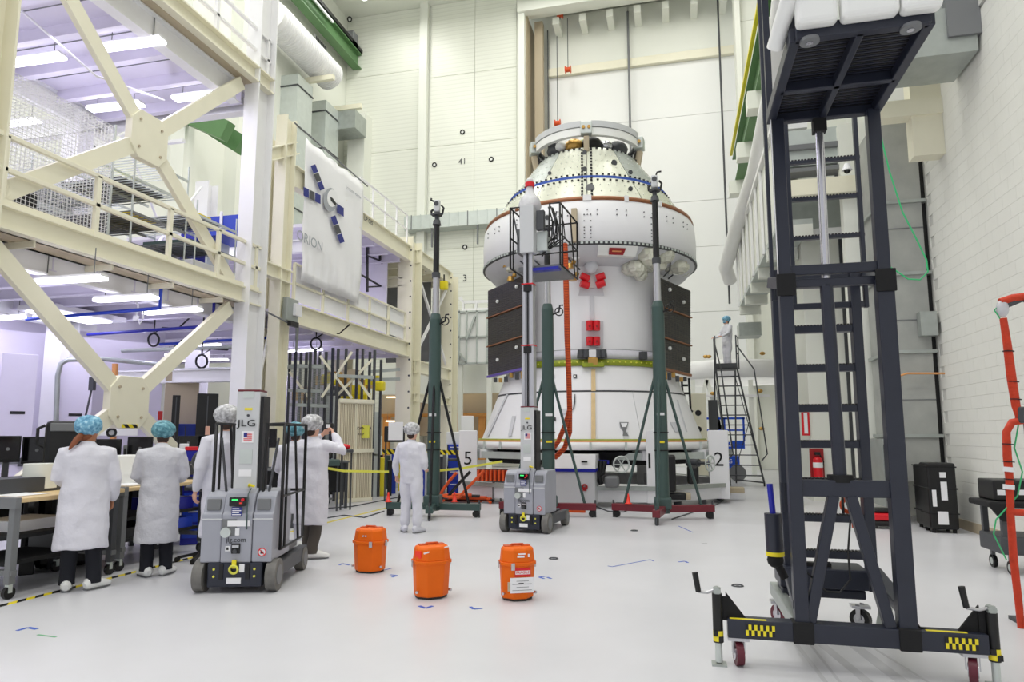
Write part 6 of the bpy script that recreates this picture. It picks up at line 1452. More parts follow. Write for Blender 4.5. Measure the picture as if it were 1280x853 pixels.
jack(896, 742, 873, 740, 1); jack(1239, 766, 1208, 760, -1)
# checker tape on the beam
for (u0, u1, cols) in ((931, 968, 5), (1176, 1218, 5)):
    x0, x1 = pf(u0, 785).x, pf(u1, 805).x; w = (x1 - x0) / cols / 1.0; h = 0.036
    m = M(); m.box((x0, YF - 0.066, zb_ - h), (x1, YF - 0.0605, zb_ + h)); tp = m.build('checker_tape', 'black', al, world=True)
    for i in range(cols * 2 // 2 + 0):
        for j in range(2):
            for k in range(2):
                if (k + j) % 2: continue
                xx = x0 + (i + k * 0.5) * w; m = M(); m.box((xx, YF - 0.068, zb_ + (j - 1) * h), (xx + w / 2, YF - 0.066, zb_ + j * h)); m.build('yellow_square', 'yellow', al, world=True)
    m = M(); m.box((x0 - 0.1, YF - 0.05, zb_ + 0.0625), (x1 - 0.05, YF - 0.02, zb_ + 0.065)); m.build('yellow_strip', 'yellow', al, world=True)
# raised platform: dark frame with slatted mesh deck and white padded edge
pr = (zu + ztop) / 2; zp = ztop + 0.03
fy = hz(985, 45, zp).y; fxl = hz(990, 40, zp).x; fxr = hz(1150, 22, zp).x
xa, xb, ya, yb = xl - 0.04, xr + 0.03, fy, YF + 0.03
for nm, p, q in (('platform_beam', (xa, ya, zp), (xa, yb, zp)), ('platform_beam', (xb, ya, zp), (xb, yb, zp)), ('platform_beam', (xa, yb, zp), (xb, yb, zp)), ('platform_beam', (xa, ya, zp), (xb, ya, zp)), ('platform_crossbar', (xa, (ya + yb) / 2 + 0.08, zp), (xb, (ya + yb) / 2 + 0.08, zp)), ('platform_crossbar', ((xa + xb) / 2, ya, zp), ((xa + xb) / 2, yb, zp))):
    bm_(nm, p, q, 0.06 if nm == 'platform_beam' else 0.045, 0.09, up=(0, 0, 1))
n = 44
for i in range(n):
    y = ya + (yb - ya) * (i + 0.5) / n
    m = M(); m.box((xa, y - 0.008, zp + 0.02), (xb, y + 0.008, zp + 0.04)); m.build('deck_slat', 'navy_steel' if i % 2 else 'black', al, world=True)
m = M(); m.box((xa, ya, zp + 0.042), (xb, yb, zp + 0.06)); m.build('deck_plate', 'black', al, world=True)
for i, (s0, s1) in enumerate(((0.02, 0.31), (0.33, 0.72), (0.73, 1.0))):
    x0 = xa - 0.02 + (xb - xa + 0.06) * s0; x1 = xa - 0.02 + (xb - xa + 0.06) * s1
    m = M(); m.box((x0, ya - 0.12, zp + 0.0), (x1, ya - 0.02, zp + 0.18)); m.build('foam_pad', 'bright_white', al, world=True, bev=0.03, label='white foam padding', seg=3)
for x in (xa + 0.08, xb - 0.1):
    m = M(); m.cyl((x, ya - 0.0, zp - 0.06), (x, ya - 0.0, zp - 0.04), 0.055, n=24); w = m.build('bumper_wheel', 'mid_grey', al, world=True)
    m = M(); m.cyl((x, ya - 0.0, zp - 0.065), (x, ya - 0.0, zp - 0.06), 0.02, n=12); m.build('bumper_bolt', 'steel_bright', al, world=True)
m = M(); m.cyl((xa - 0.09, ya + 0.15, zp + 0.02), (xa - 0.02, ya - 0.12, zp + 0.22), 0.05, n=14); m.build('foam_roll', 'bright_white', al, world=True, bev=0.01, label='white foam roll')
m = M(); m.tube([(xa + 0.2, ya, zp + 0.24), (xb, ya, zp + 0.24)], 0.03, 8); m.build('platform_rail', 'deep_blue', al, world=True)
for x in (xa, xb):
    for y in (ya + 0.05, yb):
        m = M(); m.beam((x, y, zp), (x, y, zp + 1.1), 0.045, 0.045); m.build('guard_post', 'navy_steel', al, world=True)
    m = M(); m.beam((x, ya, zp + 1.1), (x, yb, zp + 1.1), 0.045, 0.045); m.build('guard_rail', 'navy_steel', al, world=True)

# green cord hanging beside the duct
pts = [hy(*q, 8.5) for q in ((1097, 140), (1101, 170), (1112, 215), (1128, 265), (1146, 300), (1158, 325), (1160, 340), (1150, 350), (1135, 349), (1122, 340), (1111, 333))]
m = M(); m.tube(pts, 0.009, 6); m.tube([pts[0], pts[0] + Vector((0, 1.2, 2.6))], 0.009, 6); tag(m.build('green_cord', 'green_wire'), 'thin green cord hanging in a loop beside the square duct', 'cord')

# ================================================================== RIGHT EDGE: red hoses, cart, black cases
rh = thing('hose_stand', 'red wrapped hose assembly on a thin stand at the right edge', 'hose', (3.1, 7.0, 0))
def pr_(u, v, Y=6.6): return hy(u, v, Y)
m = M(); m.tube([pr_(1254, 398), pr_(1259, 430), pr_(1264, 470), pr_(1270, 508), pr_(1274, 522)], [0.028, 0.032, 0.036, 0.033, 0.026], 12); m.build('wrapped_hose', 'hose_red', rh, world=True)
m = M(); m.tube([pr_(1278, 526), pr_(1265, 528), pr_(1258, 540), pr_(1259, 570), pr_(1262, 600), pr_(1263, 640), pr_(1267, 700), pr_(1274, 760), pr_(1277, 795)], [0.03, 0.031, 0.03, 0.033, 0.03, 0.028, 0.03, 0.028, 0.024], 12); m.build('wrapped_hose', 'hose_red', rh, world=True)
m = M(); m.tube([pr_(1262, 640), pr_(1290, 642)], 0.03, 10); m.build('hose_branch', 'hose_red', rh, world=True)
m = M(); m.tube([pr_(1277, 795), pr_(1279, 815), pr_(1288, 830)], 0.035, 10); m.build('elbow_fitting', 'dark_grey', rh, world=True)
m = M(); m.ball(pr_(1253, 386), 0.055, 12, (0.9, 0.8, 1.4)); m.build('white_wrap', 'plastic_clear', rh, world=True)
m = M(); m.tube([pr_(1250, 378), pr_(1265, 373), pr_(1290, 370)], 0.035, 10); m.build('upper_hose', 'hose_red', rh, world=True)
m = M(); m.beam(pr_(1254, 384), pr_(1278, 374), 0.03, 0.045); m.beam(pr_(1278, 374), pr_(1292, 378), 0.03, 0.04); m.build('steel_arm', 'dark_grey', rh, world=True)
for v in (440, 478, 500, 556, 578, 600): m = M(); u = 1254 + (v - 398) * 0.155 if v < 530 else 1259 + (v - 540) * 0.05; m.cyl(pr_(u, v), pr_(u, v - 1.2), 0.043, n=12); m.build('cable_tie', 'black', rh, world=True)
for v in (590, 612): m = M(); m.cyl(pr_(1261, v), pr_(1261, v - 6), 0.042, n=12); m.build('white_tape', 'paper', rh, world=True)
m = M(); m.tube([pr_(1252, 378), pr_(1243, 388), pr_(1251, 400), pr_(1255, 430), pr_(1266, 500), pr_(1275, 520), pr_(1268, 560), pr_(1278, 590), pr_(1272, 620), pr_(1245, 650), pr_(1242, 668), pr_(1258, 700)], 0.006, 6); m.build('green_lead', 'green_wire', rh, world=True)
m = M(); m.cb(pr_(1279, 519), (0.1, 0.1, 0.14)); m.build('valve_block', 'dark_grey', rh, world=True, bev=0.02)
m = M(); p = pr_(1276, 524); m.beam((p.x + 0.05, p.y + .05, 0), (p.x + 0.05, p.y + .05, p.z), 0.02, 0.02); m.box((p.x - 0.1, p.y - 0.1, 0), (p.x + 0.3, p.y + 0.3, 0.03)); m.build('stand_pole', 'dark_grey', rh, world=True)
# black utility cart with case
yc_ = 9.2; ct = thing('utility_cart', 'black plastic utility cart partly out of frame at the right wall', 'cart', (4.0, yc_, 0))
p = hy(1225, 625, yc_); q = hy(1239, 668, yc_); x0 = p.x; x1 = min(XR - 0.12, p.x + 1.0)
m = M(); m.box((x0, yc_ - 0.25, p.z - 0.07), (x1, yc_ + 0.35, p.z)); m.build('top_shelf', 'black_matte', ct, world=True, bev=0.02)
m = M(); m.prism([(0, 0), (0.25, 0), (0.2, -0.17), (0.12, -0.17)], (x0 + 0.0, yc_ - 0.25, p.z - 0.05), (1, 0, 0), (0, 0, 1), (0, 1, 0), 0.04); m.build('shelf_bracket', 'black_matte', ct, world=True)
m = M(); m.box((q.x, yc_ - 0.25, q.z - 0.2), (x1, yc_ + 0.35, q.z)); m.build('lower_shelf', 'dark_grey', ct, world=True, bev=0.02)
for x in (q.x + 0.03, x1 - 0.08): 
    for y in (yc_ - 0.2, yc_ + 0.3): m = M(); m.box((x, y - 0.03, q.z - 0.1), (x + 0.06, y + 0.03, p.z)); m.build('leg', 'dark_grey', ct, world=True)
for x in (hy(1255, 700, yc_).x, x1 - 0.06):
    for y in (yc_ - 0.18, yc_ + 0.28):
        m = M(); m.cyl((x - 0.02, y, 0.075), (x + 0.02, y, 0.075), 0.075, n=20); m.build('caster', 'black', ct, world=True); m = M(); m.cyl((x - 0.023, y, 0.075), (x + 0.023, y, 0.075), 0.04, n=16); m.build('caster_hub', 'galv_light', ct, world=True); m = M(); m.box((x - .02, y - .02, 0.1), (x + .02, y + .02, q.z - 0.18)); m.build('caster_stem', 'mid_grey', ct, world=True)
t = thing('tool_case', 'black hard case with two small white labels on the utility cart', 'case', (x0 + 0.4, yc_, p.z))
a = hy(1239, 600, yc_ - 0.1); m = M(); m.box((a.x, yc_ - 0.15, p.z), (x1 - 0.05, yc_ + 0.3, a.z)); m.build('case_body', 'black', t, world=True, bev=0.02)
for u in (1252, 1279): b = hy(u, 616, yc_ - 0.16); m = M(); m.box((b.x - 0.04, yc_ - 0.155, b.z - 0.03), (b.x + 0.04, yc_ - 0.15, b.z + 0.03)); m.build('label', 'paper', t, world=True)
# tall black transit cases against the wall
for i, (u0, u1, v0, lab, yy) in enumerate(((1150, 1172, 581, 'narrow black transit case behind the wide one at the duct', 12.9), (1158, 1194, 579, 'wide black transit case with white labels against the block wall', 12.45))):
    a = hy(u0, v0, yy); b = hy(u1, v0, yy); t = thing('transit_case', lab, 'case', ((a.x + b.x) / 2, yy, 0))
    m = M(); m.box((a.x, yy, 0.06), (b.x, yy + 0.4, a.z)); m.build('shell', 'black', t, world=True, bev=0.03)
    for x in (a.x + 0.06, b.x - 0.06):
        for y in (yy + 0.06, yy + 0.34): m = M(); m.cyl((x, y, 0), (x, y, 0.07), 0.03); m.build('wheel', 'black_matte', t, world=True)
    for z in (0.3, 0.7, 1.05): m = M(); m.box((a.x - 0.01, yy - 0.01, z), (b.x + 0.01, yy + 0.41, z + 0.02)); m.build('rib', 'black_matte', t, world=True)
    if i:
        for (u, v, w, h) in ((1178, 594, 3, 3), (1180, 614, 3, 10), (1168, 623, 2, 9), (1179, 648, 5, 7)): c = hy(u, v, yy); s = yy / 840; m = M(); m.box((c.x - w * s, yy - 0.012, c.z - h * s), (c.x + w * s, yy - 0.002, c.z + h * s)); m.build('label', 'paper', t, world=True)
p = hz(1103, 662); t = thing('vacuum', 'small red and black wheeled vacuum beyond the dark lift', 'vacuum', p)
m = M(); m.box((p.x - 0.13, p.y, 0.04), (p.x + 0.25, p.y + 0.35, 0.14)); m.build('base', 'black', t, world=True, bev=0.04)
m = M(); m.box((p.x - 0.13, p.y, 0.14), (p.x + 0.25, p.y + 0.35, 0.26)); m.build('body', 'red', t, world=True, bev=0.03)
m = M(); m.box((p.x - 0.1, p.y + 0.03, 0.26), (p.x + 0.22, p.y + 0.3, 0.34)); m.build('lid', 'black', t, world=True, bev=0.04)
for x in (p.x - 0.08, p.x + 0.2): m = M(); m.cyl((x - .02, p.y + 0.05, 0.04), (x + .02, p.y + 0.05, 0.04), 0.04); m.build('wheel', 'rubber', t, world=True)
# orange standpipe, sensor line
p = hz(1128, 652); p = hy(1128, 640, 12.6); tt = hy(1124, 540, 12.6)
m = M(); m.cyl((p.x, 12.6, 0), (p.x, 12.6, tt.z), 0.025, n=10); m.cyl((p.x, 12.6, tt.z - 0.12), (p.x, 12.6, tt.z), 0.05, n=10); m.cyl((p.x, 12.6, 0), (p.x, 12.6, 0.06), 0.08, n=12); tag(m.build('standpipe', 'pvc_orange'), 'upright orange pipe in front of the duct grille', 'pipe')
m = M(); m.tube([hy(1118, 472, 13.4), hy(1134, 467, 13.4), hy(1188, 467, 13.4)], 0.018, 8); p = hy(1189, 467, 13.4); m.ball(p, 0.035, 8); tag(m.build('copper_rod', 'copper_pipe'), 'thin copper rod across the square duct', 'pipe')
# things on the far part of the right wall
def ext(u, v, Y, lab, s=1.0):
    p = hx(u, v, XR - 0.12) if Y is None else hy(u, v, Y); t = thing('fire_extinguisher', lab, 'extinguisher', (p.x, p.y, p.z - 0.3))
    m = M(); m.cyl((p.x, p.y, p.z - 0.28 * s), (p.x, p.y, p.z + 0.12 * s), 0.11 * s, n=16); m.ball((p.x, p.y, p.z + 0.12 * s), 0.11 * s, 12, (1, 1, .8)); m.build('tank', 'red', t, world=True)
    m = M(); m.cyl((p.x, p.y, p.z - 0.05 * s), (p.x, p.y, p.z + 0.07 * s), 0.113 * s, n=16); m.build('label_band', 'paper', t, world=True)
    m = M(); m.cb((p.x, p.y, p.z + 0.28 * s), (0.12 * s, 0.08 * s, 0.07 * s)); m.tube([(p.x + .05, p.y, p.z + .25 * s), (p.x + .13 * s, p.y, p.z + .1 * s), (p.x + .1 * s, p.y, p.z - .1 * s)], 0.015, 6); m.build('valve', 'black', t, world=True)
    m = M(); m.box((p.x - 0.16 * s, p.y + 0.1, p.z - 0.34 * s), (p.x + 0.16 * s, p.y + 0.12, p.z + 0.4 * s)); m.build('backplate', 'deep_red', t, world=True, bev=0.03)
ext(1022.5, 582, 17.5, 'red fire extinguisher with white band seen through the dark lift')
p = hy(1008, 524, 17.6); t = thing('fire_sign', 'red and white fire alarm sign on the pale wall behind the ladder', 'sign', p)
m = M(); m.box((p.x - 0.1, 17.66, p.z - 0.4), (p.x + 0.08, 17.69, p.z + 0.3)); m.build('board', 'red', t, world=True)
m = M(); m.box((p.x - 0.05, 17.64, p.z - 0.35), (p.x + 0.03, 17.66, p.z + 0.15)); m.build('white_face', 'paper', t, world=True)
m = M(); m.box((p.x - 0.2, 17.58, p.z + 0.2), (p.x + 0.0, 17.68, p.z + 0.36)); m.build('alarm_bell', 'red', t, world=True, bev=0.03)
p = hy(999, 600, 16.9); a = hy(999, 568, 16.9)
m = M(); m.cyl((p.x, 16.9, 0), (p.x, 16.9, a.z - 0.12), 0.07, n=14); m.use('yellow'); m.mats = ['yellow']; m.mi = [0] * len(m.f); t = m.build('bollard', None); tag(t, 'yellow bollard with black top seen through the dark lift', 'bollard')
m = M(); m.cyl((p.x, 16.9, a.z - 0.11), (p.x, 16.9, a.z), 0.072, n=14); m.build('black_top', 'black', t, world=True)
m = M(); m.box((hy(1072, 560, 15.0).x, 15.0, 0), (XR - 0.05, 15.25, 8.2)); struct(m.build('pillar', 'wall_paint'), 'white pilaster beside the square duct')
p = hy(1065, 632, 10.0); t = thing('orange_hook', 'red orange padded hook hanging behind the lift cross beam', 'hook', p)
m = M(); m.ring(hy(1061, 632, 6.2), (0, 1, 0), 0.055, 0.018, 18, 8); m.tube([hy(1066, 645, 6.2), hy(1067, 660, 6.2)], 0.014, 6); m.build('loop', 'hose_orange', t, world=True)
# ================================================================== PEOPLE
def displace(o, s, size):
    tx = bpy.data.textures.new('folds', 'CLOUDS'); tx.noise_scale = size; tx.noise_depth = 1
    d = o.modifiers.new('folds', 'DISPLACE'); d.texture = tx; d.strength = s; d.mid_level = 0.5; d.texture_coords = 'LOCAL'
def hand(m, w, d, side, palm_n, curl=0.35):
    """w wrist, d direction of the hand, side = direction towards the thumb, palm_n = direction the palm faces"""
    w = Vector(w); d = Vector(d).normalized(); n = Vector(palm_n); n = (n - d * n.dot(d)).normalized(); sd = d.cross(n); sd = sd if sd.dot(Vector(side)) > 0 else -sd
    m.loft([w - d * 0.03, w + d * 0.015, w + d * 0.05, w + d * 0.085], [(0.024, 0.02), (0.03, 0.016), (0.04, 0.016), (0.038, 0.013)], 12, ref=n)
    for k, L_ in enumerate((0.070, 0.080, 0.074, 0.058)):
        o = w + d * (0.08 - 0.006 * abs(k - 1)) + sd * (0.031 - 0.021 * k); c = curl + 0.08 * k
        p1 = o + (d * math.cos(c) + n * math.sin(c)) * L_ * 0.42; p2 = p1 + (d * math.cos(2 * c) + n * math.sin(2 * c)) * L_ * 0.33; p3 = p2 + (d * math.cos(2.8 * c) + n * math.sin(2.8 * c)) * L_ * 0.25
        m.tube([o - d * 0.015, o, p1, p2, p3], [0.010, 0.0098, 0.0092, 0.0082, 0.0066], 8)
    o = w + d * 0.028 + sd * 0.028; p1 = o + (sd * 0.75 + d * 0.65).normalized() * 0.034; p2 = p1 + (d + sd * 0.25 + n * 0.3).normalized() * 0.03
    m.tube([o - sd * 0.015, o, p1, p2], [0.013, 0.013, 0.011, 0.008], 8)
def person(label, loc, rz, h, outfit, arms, feet=((-0.1, 0.0, 0), (0.1, 0.0, 0)), net='net_blue', head_turn=0.0, head_off=(0, 0), skin='skin', hem=0.4, hair=None, mask=False, toes=(0.12, -0.12), trousers='trousers', nod=0.0, width=1.0, sit=False):
    """front of the body faces local -y. arms: (elbow, wrist, hand direction) for the figure's right (-x) and left (+x)"""
    s = h / 1.75; t = thing('person', label, 'person', loc, rz); sc_ = lambda p: Vector((p[0] * s, p[1] * s, p[2] * s))
    hx_, hy_ = head_off; HC = Vector((hx_, hy_ - 0.01, 1.63))
    m = M()
    # head with jaw, nose, ears
    R = Matrix.Rotation(head_turn, 3, 'Z'); hp = lambda x, y, z: HC + R @ Vector((x, y, z))
    hv = M(); hv.loft([hp(0, -0.025, -0.125), hp(0, -0.02, -0.10), hp(0, -0.008, -0.05), hp(0, 0, 0.0), hp(0, 0.005, 0.05), hp(0, 0.008, 0.09), hp(0, 0.01, 0.115)], [(0.03, 0.03), (0.05, 0.062), (0.066, 0.085), (0.075, 0.095), (0.073, 0.095), (0.055, 0.075), (0.02, 0.03)], 18, ref=R @ Vector((0, 1, 0)))
    m.add(hv.v, hv.f, True)
    m.loft([hp(0, -0.088, 0.02), hp(0, -0.105, -0.015), hp(0, -0.098, -0.03)], [(0.009, 0.01), (0.014, 0.014), (0.012, 0.01)], 8)
    m.ball(hp(0, -0.08, -0.055), 0.02, 8, (1.2, 0.7, 0.5)); m.ball(hp(0, -0.075, -0.095), 0.024, 8)
    for q in (-1, 1): m.ball(hp(q * 0.076, 0.01, -0.005), 0.026, 8, (0.4, 0.8, 1.2)); m.ball(hp(q * 0.03, -0.075, 0.035), 0.022, 8, (1.2, 0.7, 0.5))
    m.loft([(hx_ * .4, hy_ * .4 + 0.015, 1.42), (hx_ * .7, hy_ * .7 + 0.01, 1.50), (HC.x, HC.y + 0.01, 1.57)], [(0.07, 0.065), (0.053, 0.055), (0.05, 0.055)], 14)
    m.loft([(0, 0, 0.86), (0, 0, 0.98), (0, 0, 1.12), (0, 0.01, 1.28), (0, 0.015, 1.40), (0, 0.01, 1.46)], [(0.15, 0.10), (0.165, 0.11), (0.145, 0.095), (0.17, 0.11), (0.17, 0.10), (0.08, 0.06)], 18)
    SH = [Vector((-0.185, 0.01, 1.41)), Vector((0.185, 0.01, 1.41))]
    for i, (e, w, hd) in enumerate(arms):
        e = Vector(e); w = Vector(w); q = -1 if i == 0 else 1
        m.loft([SH[i] - Vector((q * 0.05, 0, -0.01)), SH[i], SH[i].lerp(e, 0.5), e, e.lerp(w, 0.4), w], [0.05, 0.055, 0.048, 0.039, 0.038, 0.026], 12, ref=(0.1, 1, 0.2))
        pn = Vector((-q, 0, 0)) if abs(Vector(hd).normalized().z) > 0.6 else Vector((0, 0.3, -1))
        hand(m, w, hd, (0, -1, 0) if abs(Vector(hd).normalized().z) > 0.6 else (-q, 0, 0.3), pn, 0.4)
    kn = []
    for i, f in enumerate(feet):
        q = -1 if i == 0 else 1; hip = Vector((q * 0.09, 0, 0.9)); f = Vector(f)
        k = Vector((q * 0.09, -0.42, 0.52)) if sit else hip.lerp(f + Vector((0, 0, 0.09)), 0.5) + Vector((0, -0.025, 0)); kn.append(k)
        if sit: hip.z = 0.55
        m.loft([hip + Vector((0, 0, 0.06)), hip, hip.lerp(k, 0.5), k, k.lerp(f, 0.35), f + Vector((0, 0.01, 0.1)), f + Vector((0, 0.0, 0.04))], [0.085, 0.085, 0.072, 0.055, 0.052, 0.037, 0.04], 12)
        d = Vector((math.sin(toes[i]), -math.cos(toes[i]), 0)); m.loft([f + Vector((0, 0, 0.035)) - d * 0.06, f + Vector((0, 0, 0.045)), f + d * 0.1 + Vector((0, 0, 0.03)), f + d * 0.17 + Vector((0, 0, 0.025))], [0.03, 0.036, 0.038, 0.02], 10, ref=(0, 0, 1))
    m.v = [sc_(v) for v in m.v]; m.mats = [skin]; m.mi = [0] * len(m.f); m.build('body', None, t, remesh=0.0075)
    for q in (-1, 1):
        e = M(); e.ball(sc_(hp(q * 0.031, -0.088, 0.022)), 0.011 * s, 8); e.mats = ['hair_dark']; e.mi = [0] * len(e.f); e.build('eye', None, t)
    # clothing
    key = {'coat': 'fabric_white', 'coat2': 'fabric_grey', 'coverall': 'coverall'}[outfit]; W = width
    c = M()
    if outfit != 'coverall':
        c.loft([(0, 0.03, hem), (0, 0.025, hem + 0.12), (0, 0.02, 0.75), (0, 0.015, 0.95), (0, 0.012, 1.12), (0, 0.015, 1.28), (0, 0.02, 1.38), (0, 0.015, 1.44), (hx_ * .4, 0.01 + hy_ * .4, 1.49), (hx_ * .5, 0.01 + hy_ * .5, 1.52)],
               [(0.235 * W, 0.17), (0.235 * W, 0.172), (0.225 * W, 0.165), (0.215 * W, 0.155), (0.20 * W, 0.145), (0.215 * W, 0.15), (0.215 * W, 0.14), (0.16, 0.11), (0.075, 0.075), (0.068, 0.07)], 28)
    else:
        c.loft([(0, 0.0, 0.80), (0, 0.0, 0.92), (0, 0.005, 1.03), (0, 0.01, 1.14), (0, 0.015, 1.28), (0, 0.02, 1.38), (0, 0.015, 1.44), (0, 0.01, 1.49), (0, 0.01, 1.515)],
               [(0.18, 0.13), (0.205, 0.15), (0.195, 0.14), (0.205, 0.145), (0.22, 0.145), (0.215, 0.13), (0.16, 0.11), (0.075, 0.075), (0.066, 0.068)], 26)
        for i, f in enumerate(feet):
            q = -1 if i == 0 else 1; hip = Vector((q * 0.095, 0, 0.86)); f = Vector(f)
            c.loft([hip + Vector((0, 0, 0.08)), hip, hip.lerp(f, 0.25), kn[i], kn[i].lerp(f, 0.4), f + Vector((0, 0.0, 0.16)), f + Vector((0, 0.0, 0.10))], [0.10, 0.115, 0.105, 0.09, 0.083, 0.075, 0.06], 16)
    for i, (e, w, hd) in enumerate(arms):
        e = Vector(e); w = Vector(w); q = -1 if i == 0 else 1
        c.loft([SH[i] - Vector((q * 0.07, 0, -0.005)), SH[i] + Vector((q * 0.01, 0, -0.005)), SH[i].lerp(e, 0.5), e, e.lerp(w, 0.3), e.lerp(w, 0.72), e.lerp(w, 0.9), e.lerp(w, 0.97)], [0.065, 0.078, 0.07, 0.064, 0.06, 0.05, 0.038, 0.033], 16, ref=(0.1, 1, 0.2))
    c.v = [sc_(v) for v in c.v]; c.mats = [key]; c.mi = [0] * len(c.f); co = c.build('lab_coat' if outfit != 'coverall' else 'coverall', None, t, remesh=0.014); displace(co, 0.03, 0.17)
    if outfit != 'coverall':
        for i, f in enumerate(feet):
            f = Vector(f); q = -1 if i == 0 else 1
            l = M(); l.loft([Vector((q * 0.095, 0, 0.8)), kn[i] + Vector((0, 0, 0.04)), kn[i].lerp(f, 0.4), f + Vector((0, 0.01, 0.16)), f + Vector((0, 0.01, 0.07))], [0.105, 0.082, 0.075, 0.07, 0.072], 14); l.v = [sc_(v) for v in l.v]; l.mats = [trousers]; l.mi = [0] * len(l.f); l.build('trouser_leg', None, t)
    for i, f in enumerate(feet):
        f = Vector(f); d = Vector((math.sin(toes[i]), -math.cos(toes[i]), 0)); b = M()
        b.loft([f - d * 0.095 + Vector((0, 0, 0.05)), f - d * 0.07 + Vector((0, 0, 0.062)), f + Vector((0, 0, 0.072)), f + d * 0.08 + Vector((0, 0, 0.052)), f + d * 0.17 + Vector((0, 0, 0.035)), f + d * 0.205 + Vector((0, 0, 0.028))], [(0.025, 0.04), (0.048, 0.058), (0.056, 0.068), (0.058, 0.048), (0.048, 0.033), (0.02, 0.02)], 14, ref=(0, 0, 1))
        b.v = [Vector((v.x, v.y, max(v.z, f.z + 0.004))) for v in b.v]; b.v = [sc_(v) for v in b.v]; b.mats = ['bright_white' if outfit != 'coverall' else 'coverall']; b.mi = [0] * len(b.f); o = b.build('shoe_cover', None, t); 
        b = M(); b.loft([f - d * 0.09 + Vector((0, 0, 0.008)), f + Vector((0, 0, 0.008)), f + d * 0.1 + Vector((0, 0, 0.008)), f + d * 0.195 + Vector((0, 0, 0.01))], [(0.03, 0.008), (0.053, 0.008), (0.057, 0.008), (0.025, 0.008)], 12, ref=(0, 0, 1)); b.v = [sc_(v) for v in b.v]; b.mats = ['mid_grey']; b.mi = [0] * len(b.f); b.build('sole', None, t)
    # bouffant cap
    n = M(); n.ball(hp(0, 0.022, 0.06), 0.134, 24, (0.98, 1.08, 0.84)); n.v = [sc_(v) for v in n.v]
    zc_ = sc_(hp(0, 0, 0.0)).z; n.v = [Vector((v.x, v.y, max(v.z, zc_ - 0.03 + 0.35 * ((R.inverted() @ (v / s - HC)).y * -0.6)))) for v in n.v]
    n.mats = [net]; n.mi = [0] * len(n.f); o = n.build('hair_net', None, t, label={'net_blue': 'light blue hair net', 'net_teal': 'teal blue hair net', 'net_white': 'white hair net'}[net]); displace(o, 0.03, 0.035)
    n = M(); n.ball(hp(0, 0.05, -0.045), 0.065, 14, (1.0, 0.75, 1.0)); n.v = [sc_(v) for v in n.v]; n.mats = [hair or 'hair_dark']; n.mi = [0] * len(n.f); n.build('hair', None, t)
    if mask:
        n = M(); n.ball(hp(0, -0.06, -0.05), 0.055, 12, (1.1, 0.95, 0.95)); n.v = [sc_(v) for v in n.v]; n.mats = ['net_blue']; n.mi = [0] * len(n.f); n.build('face_mask', None, t, label='pale blue face mask')
    return t
RA = lambda d: math.radians(d)
down_R = ((-0.27, 0.03, 1.12), (-0.27, -0.06, 0.88), (0, -0.2, -1)); down_L = ((0.27, 0.03, 1.12), (0.27, -0.06, 0.88), (0, -0.2, -1))
fwd_R = ((-0.26, -0.02, 1.14), (-0.15, -0.24, 1.06), (0.4, -1, -0.1)); fwd_L = ((0.26, -0.02, 1.14), (0.15, -0.24, 1.06), (-0.4, -1, -0.1))
q = hz(97, 738)
w1 = person('person with an auburn ponytail, light blue hair net and white lab coat at the workbench', q, RA(-133), 1.74, 'coat', (((-0.27, 0.02, 1.12), (-0.26, -0.10, 0.89), (0, -0.2, -1)), fwd_L), net='net_blue', head_turn=RA(-38), skin='skin_brown', hair='hair_auburn', hem=0.42, feet=((-0.13, 0.03, 0), (0.1, 0.0, 0)), toes=(-0.9, -0.1), head_off=(0.0, -0.03), width=1.05)
pt = M(); pt.tube([(0.07, 0.04, 1.58), (0.11, 0.08, 1.53), (0.14, 0.10, 1.48), (0.17, 0.11, 1.43)], [0.03, 0.032, 0.024, 0.008], 10); pt.build('ponytail', 'hair_auburn', w1, label='auburn ponytail')
q = hz(193, 720)
person('person in a grey-white lab coat and teal hair net leaning over the wooden bench', q, RA(-140), 1.70, 'coat2', (fwd_R, fwd_L), net='net_teal', head_off=(0.0, -0.09), hem=0.38, feet=((-0.11, 0.0, 0), (0.09, 0.02, 0)), toes=(-0.5, 0.4), width=0.98)
q = hz(513, 666)
person('person in white coveralls and white hair net facing the spacecraft', q, RA(168), 1.74, 'coverall', (((-0.25, 0.0, 1.14), (-0.14, -0.2, 1.02), (0.4, -1, 0)), ((0.30, 0.03, 1.13), (0.33, -0.04, 0.90), (0.05, -0.25, -1))), net='net_white', feet=((-0.13, 0, 0), (0.12, 0.0, 0)), toes=(-0.1, 0.75))
q = hz(388, 698)
ph = person('photographer in a white lab coat and white hair net raising a camera with both hands', q, RA(172), 1.80, 'coat', (((-0.36, -0.1, 1.34), (-0.12, -0.22, 1.56), (0.5, -0.35, 0.55)), ((0.33, -0.12, 1.33), (0.06, -0.24, 1.54), (-0.4, -0.35, 0.6))), net='net_white', hem=0.42, feet=((-0.06, 0.04, 0), (0.14, -0.12, 0)), toes=(-0.9, 0.2), head_off=(0.02, 0.02), trousers='trousers_brown')
m = M(); m.cb((-0.02, -0.27, 1.73), (0.13, 0.05, 0.09)); m.build('x', 'black', ph, bev=0.01).name = 'camera_grip'
cmx = thing('camera', 'small dark camera held up in the hands of the photographer', 'camera', world_mat(ph) @ Vector((-0.03, -0.26, 1.70)), RA(172))
bpy.data.objects.remove(bpy.data.objects['camera_grip'])
m = M(); m.cb((0, 0, 0), (0.12, 0.045, 0.08)); m.build('camera_body', 'black', cmx, bev=0.01)
m = M(); m.cb((0, 0.024, 0), (0.07, 0.004, 0.05)); m.build('screen', 'paper', cmx); m = M(); m.cyl((0, -0.02, 0), (0, -0.07, 0), 0.03); m.build('lens', 'black', cmx)
q = hz(366, 690)
